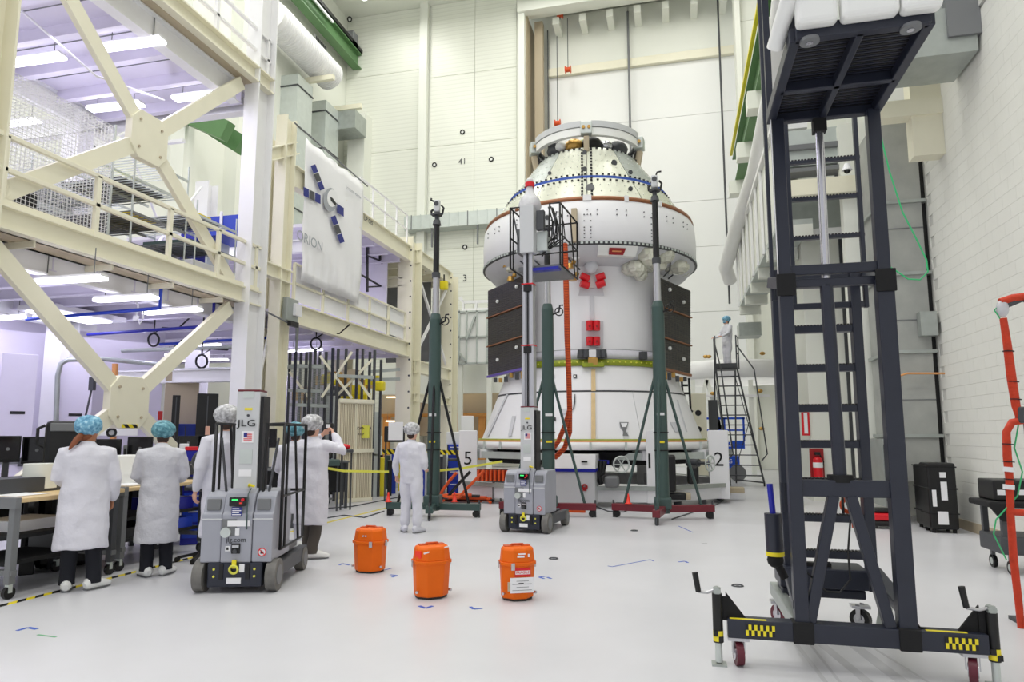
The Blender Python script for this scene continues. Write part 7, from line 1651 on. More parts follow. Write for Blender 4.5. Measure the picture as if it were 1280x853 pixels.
person('person in a white lab coat and teal hair net behind the nearest lift cage', q + Vector((-0.15, 0.2, 0)), RA(-150), 1.72, 'coat', (down_R, fwd_L), net='net_teal', hem=0.5, trousers='coverall')
d_ = ray(283, 544); q = Vector((d_.x, d_.y, 0)).normalized() * 8.5
person('person in white lab coat and hair net half hidden behind the nearest mast lift', q, RA(-120), 1.88, 'coat', (down_R, down_L), net='net_white', head_turn=RA(-25), skin='skin', hem=0.42)
# rolling ladder with a person on top
Ys = 23.2; zp_ = hy(905, 461, Ys).z; xs0, xs1 = hy(894, 461, Ys).x, hy(920, 461, Ys).x
lt = thing('rolling_ladder', 'tall dark rolling ladder with handrails carrying one worker', 'ladder', ((xs0 + xs1) / 2, Ys, 0))
m = M(); m.box((xs0, Ys - 0.35, zp_ - 0.05), (xs1, Ys + 0.35, zp_)); m.build('top_platform', 'dark_grey', lt, world=True)
m = M(); m.box((xs0, Ys - 0.37, zp_), (xs1, Ys - 0.35, zp_ + 0.14)); m.build('toe_board', 'dark_grey', lt, world=True)
bx0, bx1 = hy(908, 604, Ys - 0.6).x, hy(954, 604, Ys - 0.6).x
for s, (xa_, xb_) in enumerate(((xs0, bx0 + 0.1), (xs1, bx1))):
    m = M(); m.tube([(xa_, Ys - 0.33, zp_), (xb_, Ys - 0.9, 0.1)], 0.028, 8); m.build('stringer', 'dark_grey', lt, world=True)
    m = M(); m.tube([(xa_, Ys - 0.35, zp_), (xa_, Ys - 0.35, zp_ + 1.05), (xa_ + (0.12 if s else 0.0), Ys + 0.3, zp_ + 1.05), (xa_ + (0.12 if s else 0), Ys + 0.3, zp_)], 0.022, 8); m.tube([(xa_, Ys - 0.35, zp_ + 0.5), (xa_ + (.1 if s else 0), Ys + 0.3, zp_ + 0.5)], 0.018, 6); m.build('guard_rail', 'dark_grey', lt, world=True)
    m = M(); m.tube([(xa_, Ys - 0.35, zp_ + 0.75), (xa_ + 0.35 * s + 0.15, Ys - 0.6, zp_ - 0.1), (xb_ + 0.1, Ys - 1.1, 1.0), (xb_ - 0.05, Ys - 1.0, 0.8)], 0.022, 8); m.build('handrail', 'dark_grey', lt, world=True)
    m = M(); m.tube([(xa_, Ys + 0.33, zp_), (xa_ - 0.1, Ys + 0.4, 0.12)], 0.025, 8); m.build('rear_leg', 'dark_grey', lt, world=True)
    m = M(); m.tube([(xa_, Ys + 0.33, zp_ - 0.3), (xb_, Ys - 0.9, 0.2)], 0.014, 6); m.tube([(xa_ - .1, Ys + 0.36, 0.5), (xa_ + (xb_ - xa_) * .5, Ys - 0.6, zp_ * .55)], 0.014, 6); m.build('cross_brace', 'dark_grey', lt, world=True)
    m = M(); m.tube([(xa_ - 0.1, Ys + 0.4, 0.12), (xb_, Ys - 0.9, 0.12)], 0.025, 8); m.build('base_rail', 'dark_grey', lt, world=True)
    for (x, y) in ((xa_ - 0.1, Ys + 0.4), (xb_, Ys - 0.9)): m = M(); m.cyl((x - 0.02, y, 0.06), (x + 0.02, y, 0.06), 0.06); m.build('caster', 'black', lt, world=True)
for k in range(11):
    f = (k + 1) / 12; x0 = xs0 + (bx0 + 0.1 - xs0) * f; x1 = xs1 + (bx1 - xs1) * f; y = Ys - 0.33 - 0.57 * f; z = zp_ * (1 - f)
    m = M(); m.box((x0, y - 0.12, z), (x1, y + 0.06, z + 0.03)); m.build('step', 'dark_grey', lt, world=True)
person('person in white coveralls, blue hair net and mask atop the rolling ladder', ((xs0 + xs1) / 2 + 0.08, Ys, zp_), RA(-62), 1.72, 'coverall', (((-0.25, -0.1, 1.16), (-0.2, -0.34, 1.05), (0, -1, 0.1)), ((0.25, -0.1, 1.16), (0.2, -0.34, 1.05), (0, -1, 0.1))), net='net_blue', mask=True, skin='skin', feet=((-0.09, 0, 0), (0.09, 0, 0)))
d_ = ray(97, 544); q = Vector((d_.x, d_.y, 0)).normalized() * 12.2
person('person with dark headphones sitting behind the monitors at the far left desks', q, RA(35), 1.72, 'coat', (fwd_R, fwd_L), net='net_white', hair='hair_dark')
hp_ = thing('headphones', 'dark headphones on the seated person behind the monitors', 'headphones', q + Vector((0, 0, 1.6)), RA(35))
m = M(); m.tube([(-0.1, 0, 0), (-0.095, 0, 0.08), (-0.05, 0, 0.14), (0, 0, 0.155), (0.05, 0, 0.14), (0.095, 0, 0.08), (0.1, 0, 0)], 0.016, 8); m.build('band', 'black', hp_)
for x in (-0.1, 0.1): m = M(); m.cyl((x - 0.015, 0, -0.01), (x + 0.015, 0, -0.01), 0.04); m.build('ear_cup', 'black', hp_)
# ================================================================== WORKBENCHES AND DESKS
def bench(x0, x1, y0, y1, h, label, shelf=True, casters=True):
    t = thing('workbench', label, 'workbench', ((x0 + x1) / 2, (y0 + y1) / 2, 0))
    m = M(); m.box((x0, y0 + 0.06, h - 0.045), (x1, y1, h)); m.build('wooden_top', 'wood', t, world=True, bev=0.008)
    m = M(); m.box((x0, y0, h - 0.10), (x1 + 0.01, y0 + 0.06, h + 0.01)); m.build('end_apron', 'mid_grey', t, world=True, bev=0.006)
    for x in (x0 + 0.05, x1 - 0.05):
        for y in (y0 + 0.05, y1 - 0.1):
            m = M(); m.box((x - 0.035, y - 0.035, 0.14), (x + 0.035, y + 0.035, h - 0.05)); m.build('leg', 'dark_grey' if y > y0 + .1 else 'mid_grey', t, world=True, bev=0.004)
            m = M(); m.cyl((x - 0.02, y, 0.06), (x + 0.02, y, 0.06), 0.06, n=18); m.build('caster', 'black', t, world=True); m = M(); m.box((x - .026, y - .02, 0.06), (x + .026, y + .02, 0.15)); m.build('caster_fork', 'galv_light', t, world=True)
    for z in (0.3, 0.55): m = M(); m.box((x0, y0 + 0.05, z), (x1 - 0.12, y1 - 0.05, z + 0.04)); m.build('shelf', 'black_matte', t, world=True)
    for y in (y0 + 0.05, y1 - 0.1): m = M(); m.box((x0, y - 0.03, 0.22), (x1, y + 0.03, 0.27)); m.build('stretcher', 'mid_grey', t, world=True)
    m = M(); m.box((x0, y0, h), (x0 + 0.3, y1, h + 0.16)); m.build('riser', 'dark_grey', t, world=True)
    return t
bench(-7.15, -6.3, 5.33, 6.68, 0.96, 'nearest wooden-topped workbench on casters at the left edge')
bench(-7.15, -6.35, 6.72, 8.25, 0.96, 'second wooden-topped workbench behind the two people in blue hair nets')
m = M(); m.box((-7.6, 4.6, 1.02), (-7.0, 7.1, 1.1)); t = m.build('hazard_shelf', 'dark_grey'); tag(t, 'grey shelf with yellow and black striped edge on the nearest workbench', 'shelf')
for i in range(18): m = M(); y = 4.65 + i * 0.135; m.prism([(0, 0), (0.07, 0), (0.10, 0.035), (0.03, 0.035)], (-6.998, y, 1.062), (0, 1, 0), (0, 0, 1), (1, 0, 0), 0.002); m.build('yellow_stripe', 'yellow', t, world=True)
# things on the benches
items = [((-6.9, -6.5, 5.5, 5.9), 0.963, 0.003, 'paper', 'paper_sheet', 'white paper on the nearest workbench', 'paper'), ((-6.75, -6.45, 6.9, 7.2), 0.963, 0.02, 'paper', 'document', 'white document between the two people in blue hair nets', 'paper'),
         ((-6.85, -6.5, 7.15, 7.45), 0.963, 0.004, 'paper', 'paper_sheet', 'white paper beside the second person on the bench', 'paper'), ((-7.1, -6.6, 5.6, 6.2), 0.58, 0.12, 'paper', 'box', 'pale box on the shelf under the nearest workbench', 'box'),
         ((-7.1, -6.5, 6.9, 7.6), 0.34, 0.12, 'black', 'crate', 'black crate under the second workbench', 'crate'), ((-7.1, -6.5, 7.65, 8.1), 0.59, 0.16, 'deep_blue', 'crate', 'dark blue crate under the second workbench', 'crate'), ((-7.1, -6.5, 7.65, 8.1), 0.34, 0.14, 'blue', 'crate', 'brighter blue crate on the lowest shelf', 'crate'),
         ((-7.1, -6.6, 6.2, 6.6), 0.34, 0.15, 'dark_grey', 'crate', 'grey crate under the nearest workbench', 'crate')]
for (a, b, c, d), z, h, k, nm, lab, cat in items:
    m = M(); m.box((a, c, z), (b, d, z + h)); tag(m.build(nm, k, bev=0.004 if h > 0.01 else 0), lab, cat)
t = thing('white_hood', 'white plastic hood standing on the bench between the two people', 'hood', (-6.95, 7.0, 0.96))
m = M(); m.prism([(0, 0), (0.34, 0), (0.34, 0.12), (0.28, 0.36), (0.1, 0.36), (0, 0.25)], (-7.15, 7.15, 0.965), (1, 0, 0), (0, 0, 1), (0, 1, 0), 0.35); m.build('shell', 'bright_white', t, world=True, bev=0.02)
m = M(); m.cyl((-7.0, 6.2, 0.99), (-7.0, 6.2, 1.26), 0.17, n=20); tag(m.build('cable_drum', 'wall_paint', bev=0.01), 'pale round drum behind the person with the ponytail', 'drum')
# desks behind with monitors and computers
def desk(x, y, L_, rz, label):
    t = thing('desk', label, 'desk', (x, y, 0), rz)
    m = M(); m.box((-L_ / 2, -0.35, 0.98), (L_ / 2, 0.35, 1.01)); m.build('desk_top', 'mid_grey', t)
    m = M(); m.box((-L_ / 2, 0.3, 0.3), (L_ / 2, 0.33, 0.98)); m.build('modesty_panel', 'black', t)
    for a in (-L_ / 2 + 0.05, L_ / 2 - 0.05):
        for b in (-0.3, 0.3): m = M(); m.box((a - .03, b - .03, 0), (a + .03, b + .03, 0.98)); m.build('leg', 'dark_grey', t)
def monitor(u0, u1, v0, v1, D, label, zb=1.01, tilt=0.0, glow=None):
    """flat screen facing the camera side, its foot on a desk of height zb"""
    D += 1.1; a, b = at_dist(u0, (v0 + v1) / 2, D), at_dist(u1, (v0 + v1) / 2, D); z1 = at_dist((u0 + u1) / 2, v0, D).z; z0 = max(zb + 0.06, at_dist((u0 + u1) / 2, v1, D).z)
    c = (a + b) / 2; w = (Vector((b.x, b.y, 0)) - Vector((a.x, a.y, 0))).length; rz = math.atan2(b.y - a.y, b.x - a.x) + tilt
    desk(c.x, c.y, max(1.0, w + 0.25), rz, 'grey desk under the ' + label)
    t = thing('monitor', label, 'monitor', (c.x, c.y, zb), rz)
    m = M(); m.box((-w / 2, -0.02, z0 - zb), (w / 2, 0.02, z1 - zb)); m.build('screen', 'black', t, bev=0.006)
    m = M(); m.box((-w / 2 + 0.02, -0.024, z0 - zb + 0.03), (w / 2 - 0.02, -0.02, z1 - zb - 0.02)); m.build('panel_face', 'black_gloss', t)
    m = M(); m.box((-0.03, 0.0, 0.0), (0.03, 0.05, z0 - zb + 0.1)); m.box((-0.13, -0.08, 0), (0.13, 0.12, 0.015)); m.build('foot', 'dark_grey', t)
    m = M(); m.cyl((0, -0.027, (z0 + z1) / 2 - zb), (0, -0.024, (z0 + z1) / 2 - zb), 0.02, n=12); m.build('back_mark', 'mid_grey', t)
    return t
for (u0, u1, v0, v1, D, lab, ti) in ((-8, 26, 545, 578, 9.0, 'black monitor at the left edge, first of the row', 0.2), (27, 66, 546, 580, 9.2, 'black monitor second from the left edge', -0.2), (119, 152, 549, 574, 9.8, 'black monitor behind the ponytailed person', 0.25), (159, 191, 546, 575, 10.2, 'wide black monitor left of the teal hair net', -0.1),
                             (222, 248, 545, 562, 11.8, 'black monitor right of the teal hair net', 0.15), (246, 266, 544, 562, 12.2, 'black monitor before the white columns', -0.2), (395, 416, 559, 577, 14.5, 'black monitor on the cart beyond the photographer', 0.1), (324, 346, 536, 560, 11.5, 'black monitor behind the nearest mast lift', 0)):
    monitor(u0, u1, v0, v1, D, lab, tilt=ti)
def crate(name, u0, v0, u1, v1, D, dep, k, label, cat, z0=None, bev=0.01):
    a, b = at_dist(u0, v1, D), at_dist(u1, v1, D); top = at_dist((u0 + u1) / 2, v0, D).z; bot = max(0, a.z if z0 is None else z0); w = math.hypot(b.x - a.x, b.y - a.y)
    t = thing(name, label, cat, ((a.x + b.x) / 2, (a.y + b.y) / 2, bot), math.atan2(b.y - a.y, b.x - a.x))
    m = M(); m.box((-w / 2, 0, 0), (w / 2, dep, top - bot)); m.build('body', k, t, bev=bev); t['dims'] = (w, dep, top - bot); return t, w, top - bot
# big black instrument case with handle on a column
t, w, h = crate('instrument_case', 52, 526, 118, 590, 9.9, 0.5, 'black', 'large black instrument case with a handle towering over the monitors', 'case', 0.0, 0.06)
m = M(); m.box((-w / 2 + 0.05, -0.02, h - 0.13), (w * 0.1, 0.0, h - 0.03)); m.build('lid_panel', 'mid_grey', t, bev=0.01)
m = M(); m.tube([(-w / 2 - 0.0, 0, h - 0.06), (-w / 2 - 0.07, 0, h - 0.1), (-w / 2 - 0.07, 0, h - 0.28), (-w / 2, 0, h - 0.32)], 0.018, 8); m.build('handle', 'black', t)
for x in (-w * 0.32, -w * 0.08): m = M(); m.ball((x, -0.01, h * 0.55), 0.1, 12, (1, 0.3, 1.3)); m.build('moulded_recess', 'black_matte', t)
t, w, h = crate('equipment_rack', 31, 585, 50, 618, 9.6, 0.4, 'black', 'black computer tower below the instrument case', 'computer', 0.0)
m = M(); m.box((-w * .2, -0.01, 0.2), (w * .2, 0, h - 0.1)); m.build('front_panel', 'black_gloss', t)
t, w, h = crate('computer_tower', 153, 557, 158, 577, 11.0, 0.3, 'mid_grey', 'slim grey computer tower between two monitors', 'computer', 1.01)
m = M(); m.box((-w * .3, -0.005, h * .3), (w * .3, 0, h * .9)); m.build('front_panel', 'black', t)
t, w, h = crate('tool_chest', 229, 563, 262, 600, 11.0, 0.5, 'deep_blue', 'blue tool chest with a red top tray behind the teal hair net', 'chest', 0.0)
m = M(); m.box((-w / 2, -0.01, h), (0, 0.3, h + 0.05)); m.build('red_tray', 'red', t)
for k in range(5): m = M(); m.box((-w / 2 + 0.02, -0.02, 0.1 + k * h / 6), (w / 2 - 0.02, -0.001, 0.1 + (k + 0.85) * h / 6)); d = m.build('drawer', 'blue' if k < 3 else 'dark_grey', t); m = M(); m.box((-w / 4, -0.03, 0.1 + (k + .6) * h / 6), (w / 4, -0.02, 0.1 + (k + .7) * h / 6)); m.build('drawer_pull', 'aluminium', d)
t, w, h = crate('white_binder', 224, 555, 236, 562, 12.6, 0.3, 'paper', 'stack of white binders right of the teal hair net', 'binder', 1.01)
t = thing('office_chair', 'dark grey rounded office chair beside the nearest mast lift', 'chair', at_dist(255, 600, 9.4)); t.location.z = 0
p = at_dist(254, 575, 9.4); m = M(); m.ball((p.x, p.y, p.z - 0.02), 0.17, 16, (1, 0.35, 0.85)); m.build('backrest', 'dark_grey', t, world=True)
m = M(); m.ball((p.x - 0.1, p.y + 0.2, p.z - 0.35), 0.24, 14, (1, 1, 0.25)); m.build('seat', 'dark_grey', t, world=True)
m = M(); m.cyl((p.x - 0.1, p.y + 0.2, 0.1), (p.x - 0.1, p.y + 0.2, p.z - 0.35), 0.03); m.tube([(p.x, p.y, p.z - .1), (p.x, p.y + .05, p.z - .38), (p.x - .1, p.y + .2, p.z - .4)], 0.02, 6); m.build('gas_lift', 'black', t, world=True)
for k in range(5): m = M(); a = k * PI * 0.4; m.beam((p.x - 0.1, p.y + 0.2, 0.1), (p.x - 0.1 + 0.28 * math.cos(a), p.y + 0.2 + 0.28 * math.sin(a), 0.05), 0.04, 0.03); m.cyl((p.x - 0.1 + 0.28 * math.cos(a), p.y + 0.18 + 0.28 * math.sin(a), 0.03), (p.x - 0.1 + 0.28 * math.cos(a), p.y + 0.22 + 0.28 * math.sin(a), 0.03), 0.03); m.build('base_leg', 'black', t, world=True)
t, w, h = crate('laptop_dock', 178, 568, 190, 578, 11.0, 0.3, 'lift_light', 'small pale printer on the desk beneath the wide monitor', 'printer', 1.01)
random.seed(11)
for k, (u, v, kk, nm, lab) in enumerate(((172, 581, 'paper', 'notebook', 'open notebook on the desk left of the teal hair net'), (146, 583, 'dark_grey', 'keyboard', 'dark keyboard on the desk behind the ponytailed person'), (163, 576, 'green_wire', 'cloth', 'small teal cloth on the monitor desk'), (14, 580, 'skin', 'snack_bowl', 'small reddish bowl before the first monitor'))):
    p = at_dist(u, v, 9.85 if u < 50 else 10.95); m = M(); m.box((p.x - 0.15, p.y - 0.1, 1.012), (p.x + 0.15, p.y + 0.1, 1.012 + (0.06 if nm in ('snack_bowl', 'tray') else 0.03))); tag(m.build(nm, kk, bev=0.01), lab, nm.replace('_', ' '))
# far walls and doors of the desk room
for (u0, v0, u1, v1, D, lab, nm) in ((-6, 442, 40, 545, 17.0, 'wide white door with a push bar, at the left edge', 'door_2'), (68, 450, 112, 545, 18.0, 'white door with a push bar left of the cross brace', 'door_3')):
    t, w, h = crate(nm, u0, v0, u1, v1, D, 0.08, 'violet_lit_white', lab, 'door', 0.0, 0.01); t['kind'] = 'structure'; del t['category']
    m = M(); m.box((-w / 2, -0.05, 1.0), (w / 2 - 0.1, -0.02, 1.05)); m.build('push_bar', 'mid_grey', t); m = M(); m.box((w / 2 - 0.2, -0.07, 0.95), (w / 2 - 0.1, -0.01, 1.12)); m.build('latch_box', 'dark_grey', t); m = M(); m.box((-0.1, -0.01, 2.0), (0.15, 0.0, 2.06)); m.build('sign', 'black', t)
# white partition wall behind the desks
a, b = at_dist(-60, 500, 18.5), at_dist(200, 500, 19.5)
m = M(); m.beam((a.x, a.y, 2.2), (b.x, b.y, 2.2), 0.15, 4.4); struct(m.build('wall_inner', 'violet_lit_white'), 'pale partition wall behind the desks')
m = M(); m.tube([at_dist(70, 528, 17.2), at_dist(72, 470, 17.2), at_dist(76, 455, 17.2), at_dist(85, 450, 17.2), at_dist(130, 449, 17.2), at_dist(210, 457, 17)], 0.05, 8); tag(m.build('conduit', 'galvanised'), 'bent grey conduit over the white door', 'conduit')
m = M(); m.tube([at_dist(118, 455, 17), at_dist(116, 480, 17), at_dist(107, 520, 17)], 0.02, 6); m.cb(at_dist(115.5, 480, 17), (0.12, 0.08, 0.28)); tag(m.build('cable_drop', 'dark_grey'), 'thin cable drop with a switch left of the cross brace', 'cable')
m = M(); p = at_dist(142, 540, 16.5); m.tube([(p.x, p.y, 0), p, at_dist(144, 455, 16.5)], 0.06, 8); tag(m.build('standpipe', 'copper_pipe'), 'salmon vertical pipe behind the cross brace plate', 'pipe')
bgs = [('dark_cabinet', 243, 492, 270, 560, 15.5, 0.5, 'black', 'tall black cabinet between the white columns', 'cabinet'), ('dark_cabinet', 212, 494, 222, 560, 15.6, 0.5, 'black', 'narrow black cabinet left of the white column', 'cabinet'), ('blue_cabinet', 196, 530, 262, 575, 16.2, 0.4, 'blue', 'bright blue low cabinet behind the columns', 'cabinet'),
       ('beige_door_panel', 203, 465, 246, 540, 17.0, 0.1, 'tan', 'beige roller panel behind the white column', 'panel'), ('wall_shelf', 120, 533, 172, 545, 15.5, 0.4, 'bright_white', 'white shelf unit below the cross brace plate', 'shelf'), ('printer', 133, 536, 145, 546, 14.8, 0.4, 'lift_light', 'pale printer with a round dark mark behind the monitors', 'printer'),
       ('fire_box', 197, 514, 203, 525, 15.0, 0.2, 'deep_red', 'small red fire box left of the white column', 'box'), ('coat', 256, 533, 262, 548, 15.2, 0.2, 'skin', 'tan coat hung on the black cabinet', 'coat')]
for nm, u0, v0, u1, v1, D, dp, k, lab, cat in bgs:
    t, w, h = crate(nm, u0, v0, u1, v1, D, dp, k, lab, cat, None if nm in ('printer', 'fire_box', 'coat', 'wall_shelf') else 0.0)
    m = M()
    if nm == 'printer': m.ring((0, -0.01, h / 2), (0, 1, 0), 0.07, 0.025, 16, 6); m.build('round_mark', 'black', t)
    elif nm in ('dark_cabinet', 'blue_cabinet'): m.box((-0.01, -0.01, 0.05), (0.01, 0.0, h - 0.05)); m.box((0.04, -0.03, h * .5), (0.06, 0, h * .6)); m.build('door_gap', 'dark_grey', t)

# ================================================================== MIDDLE BACKGROUND: scaffold, plywood doors, benches, barriers
t = thing('scaffold', 'dark blue-grey tube scaffold below the far mezzanine deck', 'scaffold', hz(440, 600))
for (u, v0, v1, D) in ((358, 440, 560, 18.3), (372, 440, 560, 19), (384, 440, 560, 17.2), (396, 440, 560, 19.2), (404, 440, 560, 17.4), (431, 436, 500, 17.4), (452, 436, 500, 18), (365, 440, 560, 17), (379, 440, 560, 17.5), (390, 436, 560, 18.5), (412, 435, 575, 16.5), (421, 436, 500, 17.0), (445, 436, 500, 17.0), (461, 440, 500, 17.5), (467, 438, 500, 17.2), (474, 450, 560, 18)):
    a = at_dist(u, v0, D); b = at_dist(u, v1, D); a.z = min(a.z, 4.1); m = M(); m.beam((b.x, b.y, 0), (b.x, b.y, a.z), 0.055, 0.055); m.build('upright', 'navy_steel' if u in (412, 445, 365) else 'dark_grey', t, world=True)
for (a, b, D) in (((360, 458), (412, 459), 17.5), ((360, 488), (418, 490), 17.5), ((362, 506), (410, 508), 17.3), ((421, 470), (467, 472), 17), ((460, 465), (500, 462), 19), ((462, 475), (500, 474), 19)):
    m = M(); m.beam(at_dist(*a, D), at_dist(*b, D), 0.06, 0.08); m.build('ledger', 'galvanised', t, world=True)
for (a, b, D) in (((400, 445), (440, 498), 17), ((440, 440), (402, 497), 17), ((421, 495), (465, 450), 17.1), ((445, 472), (464, 498), 17.1), ((362, 465), (388, 500), 17.5)):
    m = M(); m.beam(at_dist(*a, D), at_dist(*b, D), 0.05, 0.06); m.build('diagonal', 'cream_steel', t, world=True)
scaf = t
t = thing('plywood_enclosure', 'tall beige double door enclosure with a small sign under the scaffold', 'enclosure', hz(442, 600))
a, b = at_dist(362, 500, 17.7), at_dist(412, 500, 17.7); m = M(); wire_grid(m, (a.x, a.y, 0.05), (b - a).normalized(), (0, 0, 1), 40, 90, (b - a).length, 3.3, 0.008); m.build('mesh_screen', 'galvanised', scaf, world=True, stuff=True)
random.seed(9)
for k in range(14):
    p = at_dist(463 - k * 7 + random.random() * 3, 462 + random.random() * 36, 19 + random.random() * 2); m = M(); m.box((p.x - 0.2, p.y, p.z - 0.13), (p.x + 0.2, p.y + 0.3, p.z + 0.13)); m.box((p.x - 0.02, p.y + .1, 0), (p.x + 0.02, p.y + .14, p.z)); tag(m.build('stacked_unit', random.choice(['gold', 'tan', 'dark_grey', 'violet_lit_white', 'cream_steel', 'yellow'])), 'small unit on a post behind the scaffold, %s one leftwards from the cream column' % (ORD + ['thirteenth', 'fourteenth'])[k], 'unit', 'units in the machinery behind the scaffold')
t = bpy.data.objects['plywood_enclosure']
a, b = at_dist(420, 600, 16.4), at_dist(464, 600, 16.9); zt_ = at_dist(440, 500, 16.6).z
def seg(p, q, f0, f1): return p.lerp(q, f0), p.lerp(q, f1)
a.z = b.z = 0; nrm_ = Vector(((b - a).y, -(b - a).x, 0)).normalized()
for i in range(2):
    p, q = seg(a, b, i * 0.5 + 0.005, i * 0.5 + 0.495); m = M(); m.beam(p + Vector((0, 0, zt_ / 2)), q + Vector((0, 0, zt_ / 2)), 0.05, zt_); lf = m.build('door_leaf', 'cream_steel', t, world=True)
    for k in range(9): r = p.lerp(q, (k + 1) / 10) + nrm_ * 0.03; m = M(); m.beam(r + Vector((0, 0, 0.1)), r + Vector((0, 0, zt_ - 0.1)), 0.015, 0.02); g = m.build('rib', 'tan', t, world=True)
for z in (0.05, zt_ * 0.5, zt_ - 0.03): m = M(); m.beam(a + nrm_ * 0.05 + Vector((0, 0, z)), b + nrm_ * 0.05 + Vector((0, 0, z)), 0.04, 0.09); m.build('rail', 'cream_steel', t, world=True)
p = a.lerp(b, 0.7) + nrm_ * 0.06; zz = at_dist(448, 540, 16.6).z
m = M(); m.cb((p.x, p.y, zz), (0.3, 0.04, 0.3)); s = m.build('sign', 'pale_yellow', t, world=True)
text('DANGER', 0.10, 'black', t, world_mat(t).inverted() @ (p + nrm_ * 0.03 + Vector((0, 0, zz + 0.08))), (PI / 2, 0, math.atan2(b.y - a.y, b.x - a.x)))
text('KEEP OUT', 0.07, 'dark_grey', t, world_mat(t).inverted() @ (p + nrm_ * 0.03 + Vector((0, 0, zz - 0.06))), (PI / 2, 0, math.atan2(b.y - a.y, b.x - a.x)))
for (y1_, z0_, z1_) in ((0, 0, 0),): pass
# machinery cluster behind scaffold, mostly coloured as violet-lit white, amber lit bay at the back
for (u0, v0, u1, v1, D, k, nm, lab) in ((357, 470, 372, 520, 21, 'violet_lit_white', 'equipment_cabinet', 'pale cabinet behind the scaffold, leftmost'), (385, 440, 402, 520, 20, 'violet_lit_white', 'equipment_cabinet', 'tall pale cabinet behind the scaffold'), (375, 505, 400, 530, 20, 'violet_lit_white', 'equipment_cabinet', 'low pale cabinet behind the photographer'), (402, 495, 419, 560, 19, 'galv_light', 'panel_stack', 'grey vertical panels left of the beige doors'),
                                  (466, 515, 472, 585, 18, 'galv_light', 'equipment_cabinet', 'narrow grey cabinet right of the beige doors')):
    crate(nm, u0, v0, u1, v1, D, 0.6, k, lab, 'cabinet' if 'cab' in nm else 'panel', 0.0)
for (u, v, k, lab) in ((418, 476, 'yellow', 'yellow valve on the scaffold, left'), (409, 474, 'yellow', 'yellow valve on the scaffold, leftmost'), (430, 478, 'gold', 'brass fitting behind the scaffold'), (475, 483, 'yellow', 'yellow fitting right of the scaffold')):
    p = at_dist(u, v, 18); m = M(); m.cb(p, (0.25, 0.2, 0.25)); tag(m.build('valve', k, bev=0.04), lab, 'valve')
YB2 = 32.0
m = M(); pbox(m, 475, 492, 655, 545, YB2, 0.2); 
struct(m.build('wall_low_bay', 'tan'), 'tan back wall of the low bay left of the spacecraft')
for k, (u0, u1) in enumerate(((478, 486), (512, 520), (546, 552), (570, 578), (598, 606), (628, 636))):
    m = M(); pbox(m, u0, 520, u1, 575, YB2 - 0.4, 0.2); tag(m.build('timber_post', 'amber'), 'amber timber post in the low bay, ' + ('first', 'second', 'third', 'fourth', 'fifth', 'sixth')[k] + ' from the beige doors', 'post', 'timber posts of the low bay')
m = M(); pbox(m, 475, 517, 650, 521, YB2 - 0.5, 0.15); tag(m.build('timber_beam', 'amber'), 'long amber timber beam over the posts of the low bay', 'beam')
for k, (u0, u1, v) in enumerate(((484, 496, 484), (573, 592, 483), (484, 497, 497), (483, 494, 527), (545, 552, 527))):
    p, q_ = hy(u0, v, YB2 - 0.6), hy(u1, v, YB2 - 0.6)
    tube_light(p, q_, 0.18, ('warm strip light in the low bay, upper left', 'warm strip light in the low bay beside the cream column', 'dim strip light in the low bay, second row', 'bright glow behind the timber posts, left', 'bright glow behind the timber posts, right')[k], key='lamp_warm', grp='strip lights in the low bay')
for (u0, v0, u1, v1, k, nm, lab) in ((475, 455, 655, 492, 'wall_paint', 'platform_beam', 'pale deep platform beam behind the cream columns'), (572, 388, 615, 455, 'bright_white', 'panelled_platform', 'white panelled platform left of the solar wing')):
    m = M(); pbox(m, u0, v0, u1, v1, 29.5 if k != 'wall_paint' else 30.5, 0.4); t = m.build(nm, k); tag(t, lab, 'platform')
    if nm == 'panelled_platform':
        for u in (576, 612): q = M(); x = hy(u, 450, 29.6).x; q.box((x - .1, 29.5, 0), (x + .1, 29.7, hy(u, 454, 29.6).z)); q.build('support_post', 'wall_paint', t, world=True)
        for u in (573, 582, 595, 608): q = M(); pbox(q, u, v0, u + 1.5, v1, 29.4, 0.1); q.build('stiffener', 'galv_light', t, world=True)
        for v in (388, 420, 453): q = M(); pbox(q, 572, v, 615, v + 2, 29.4, 0.1); q.build('stiffener', 'galv_light', t, world=True)
        q = M(); q.beam(hy(573, 440, 29.4), hy(582, 452, 29.4), 0.1, 0.1); q.beam(hy(583, 425, 29.4), hy(594, 395, 29.4), 0.1, 0.1); q.build('diagonal', 'galv_light', t, world=True)
t = thing('platform_rail', 'white guard frame above the panelled platform left of the solar wing', 'railing', hy(595, 388, 29.2))
for (a, b) in (((578, 378), (612, 377)), ((578, 388), (612, 387)), ((579, 377), (579, 400)), ((596, 377), (590, 420)), ((575, 372), (579, 378))):
    m = M(); m.beam(hy(*a, 29.6), hy(*b, 29.6), 0.1, 0.14); m.build('rail', 'white_steel', t, world=True)
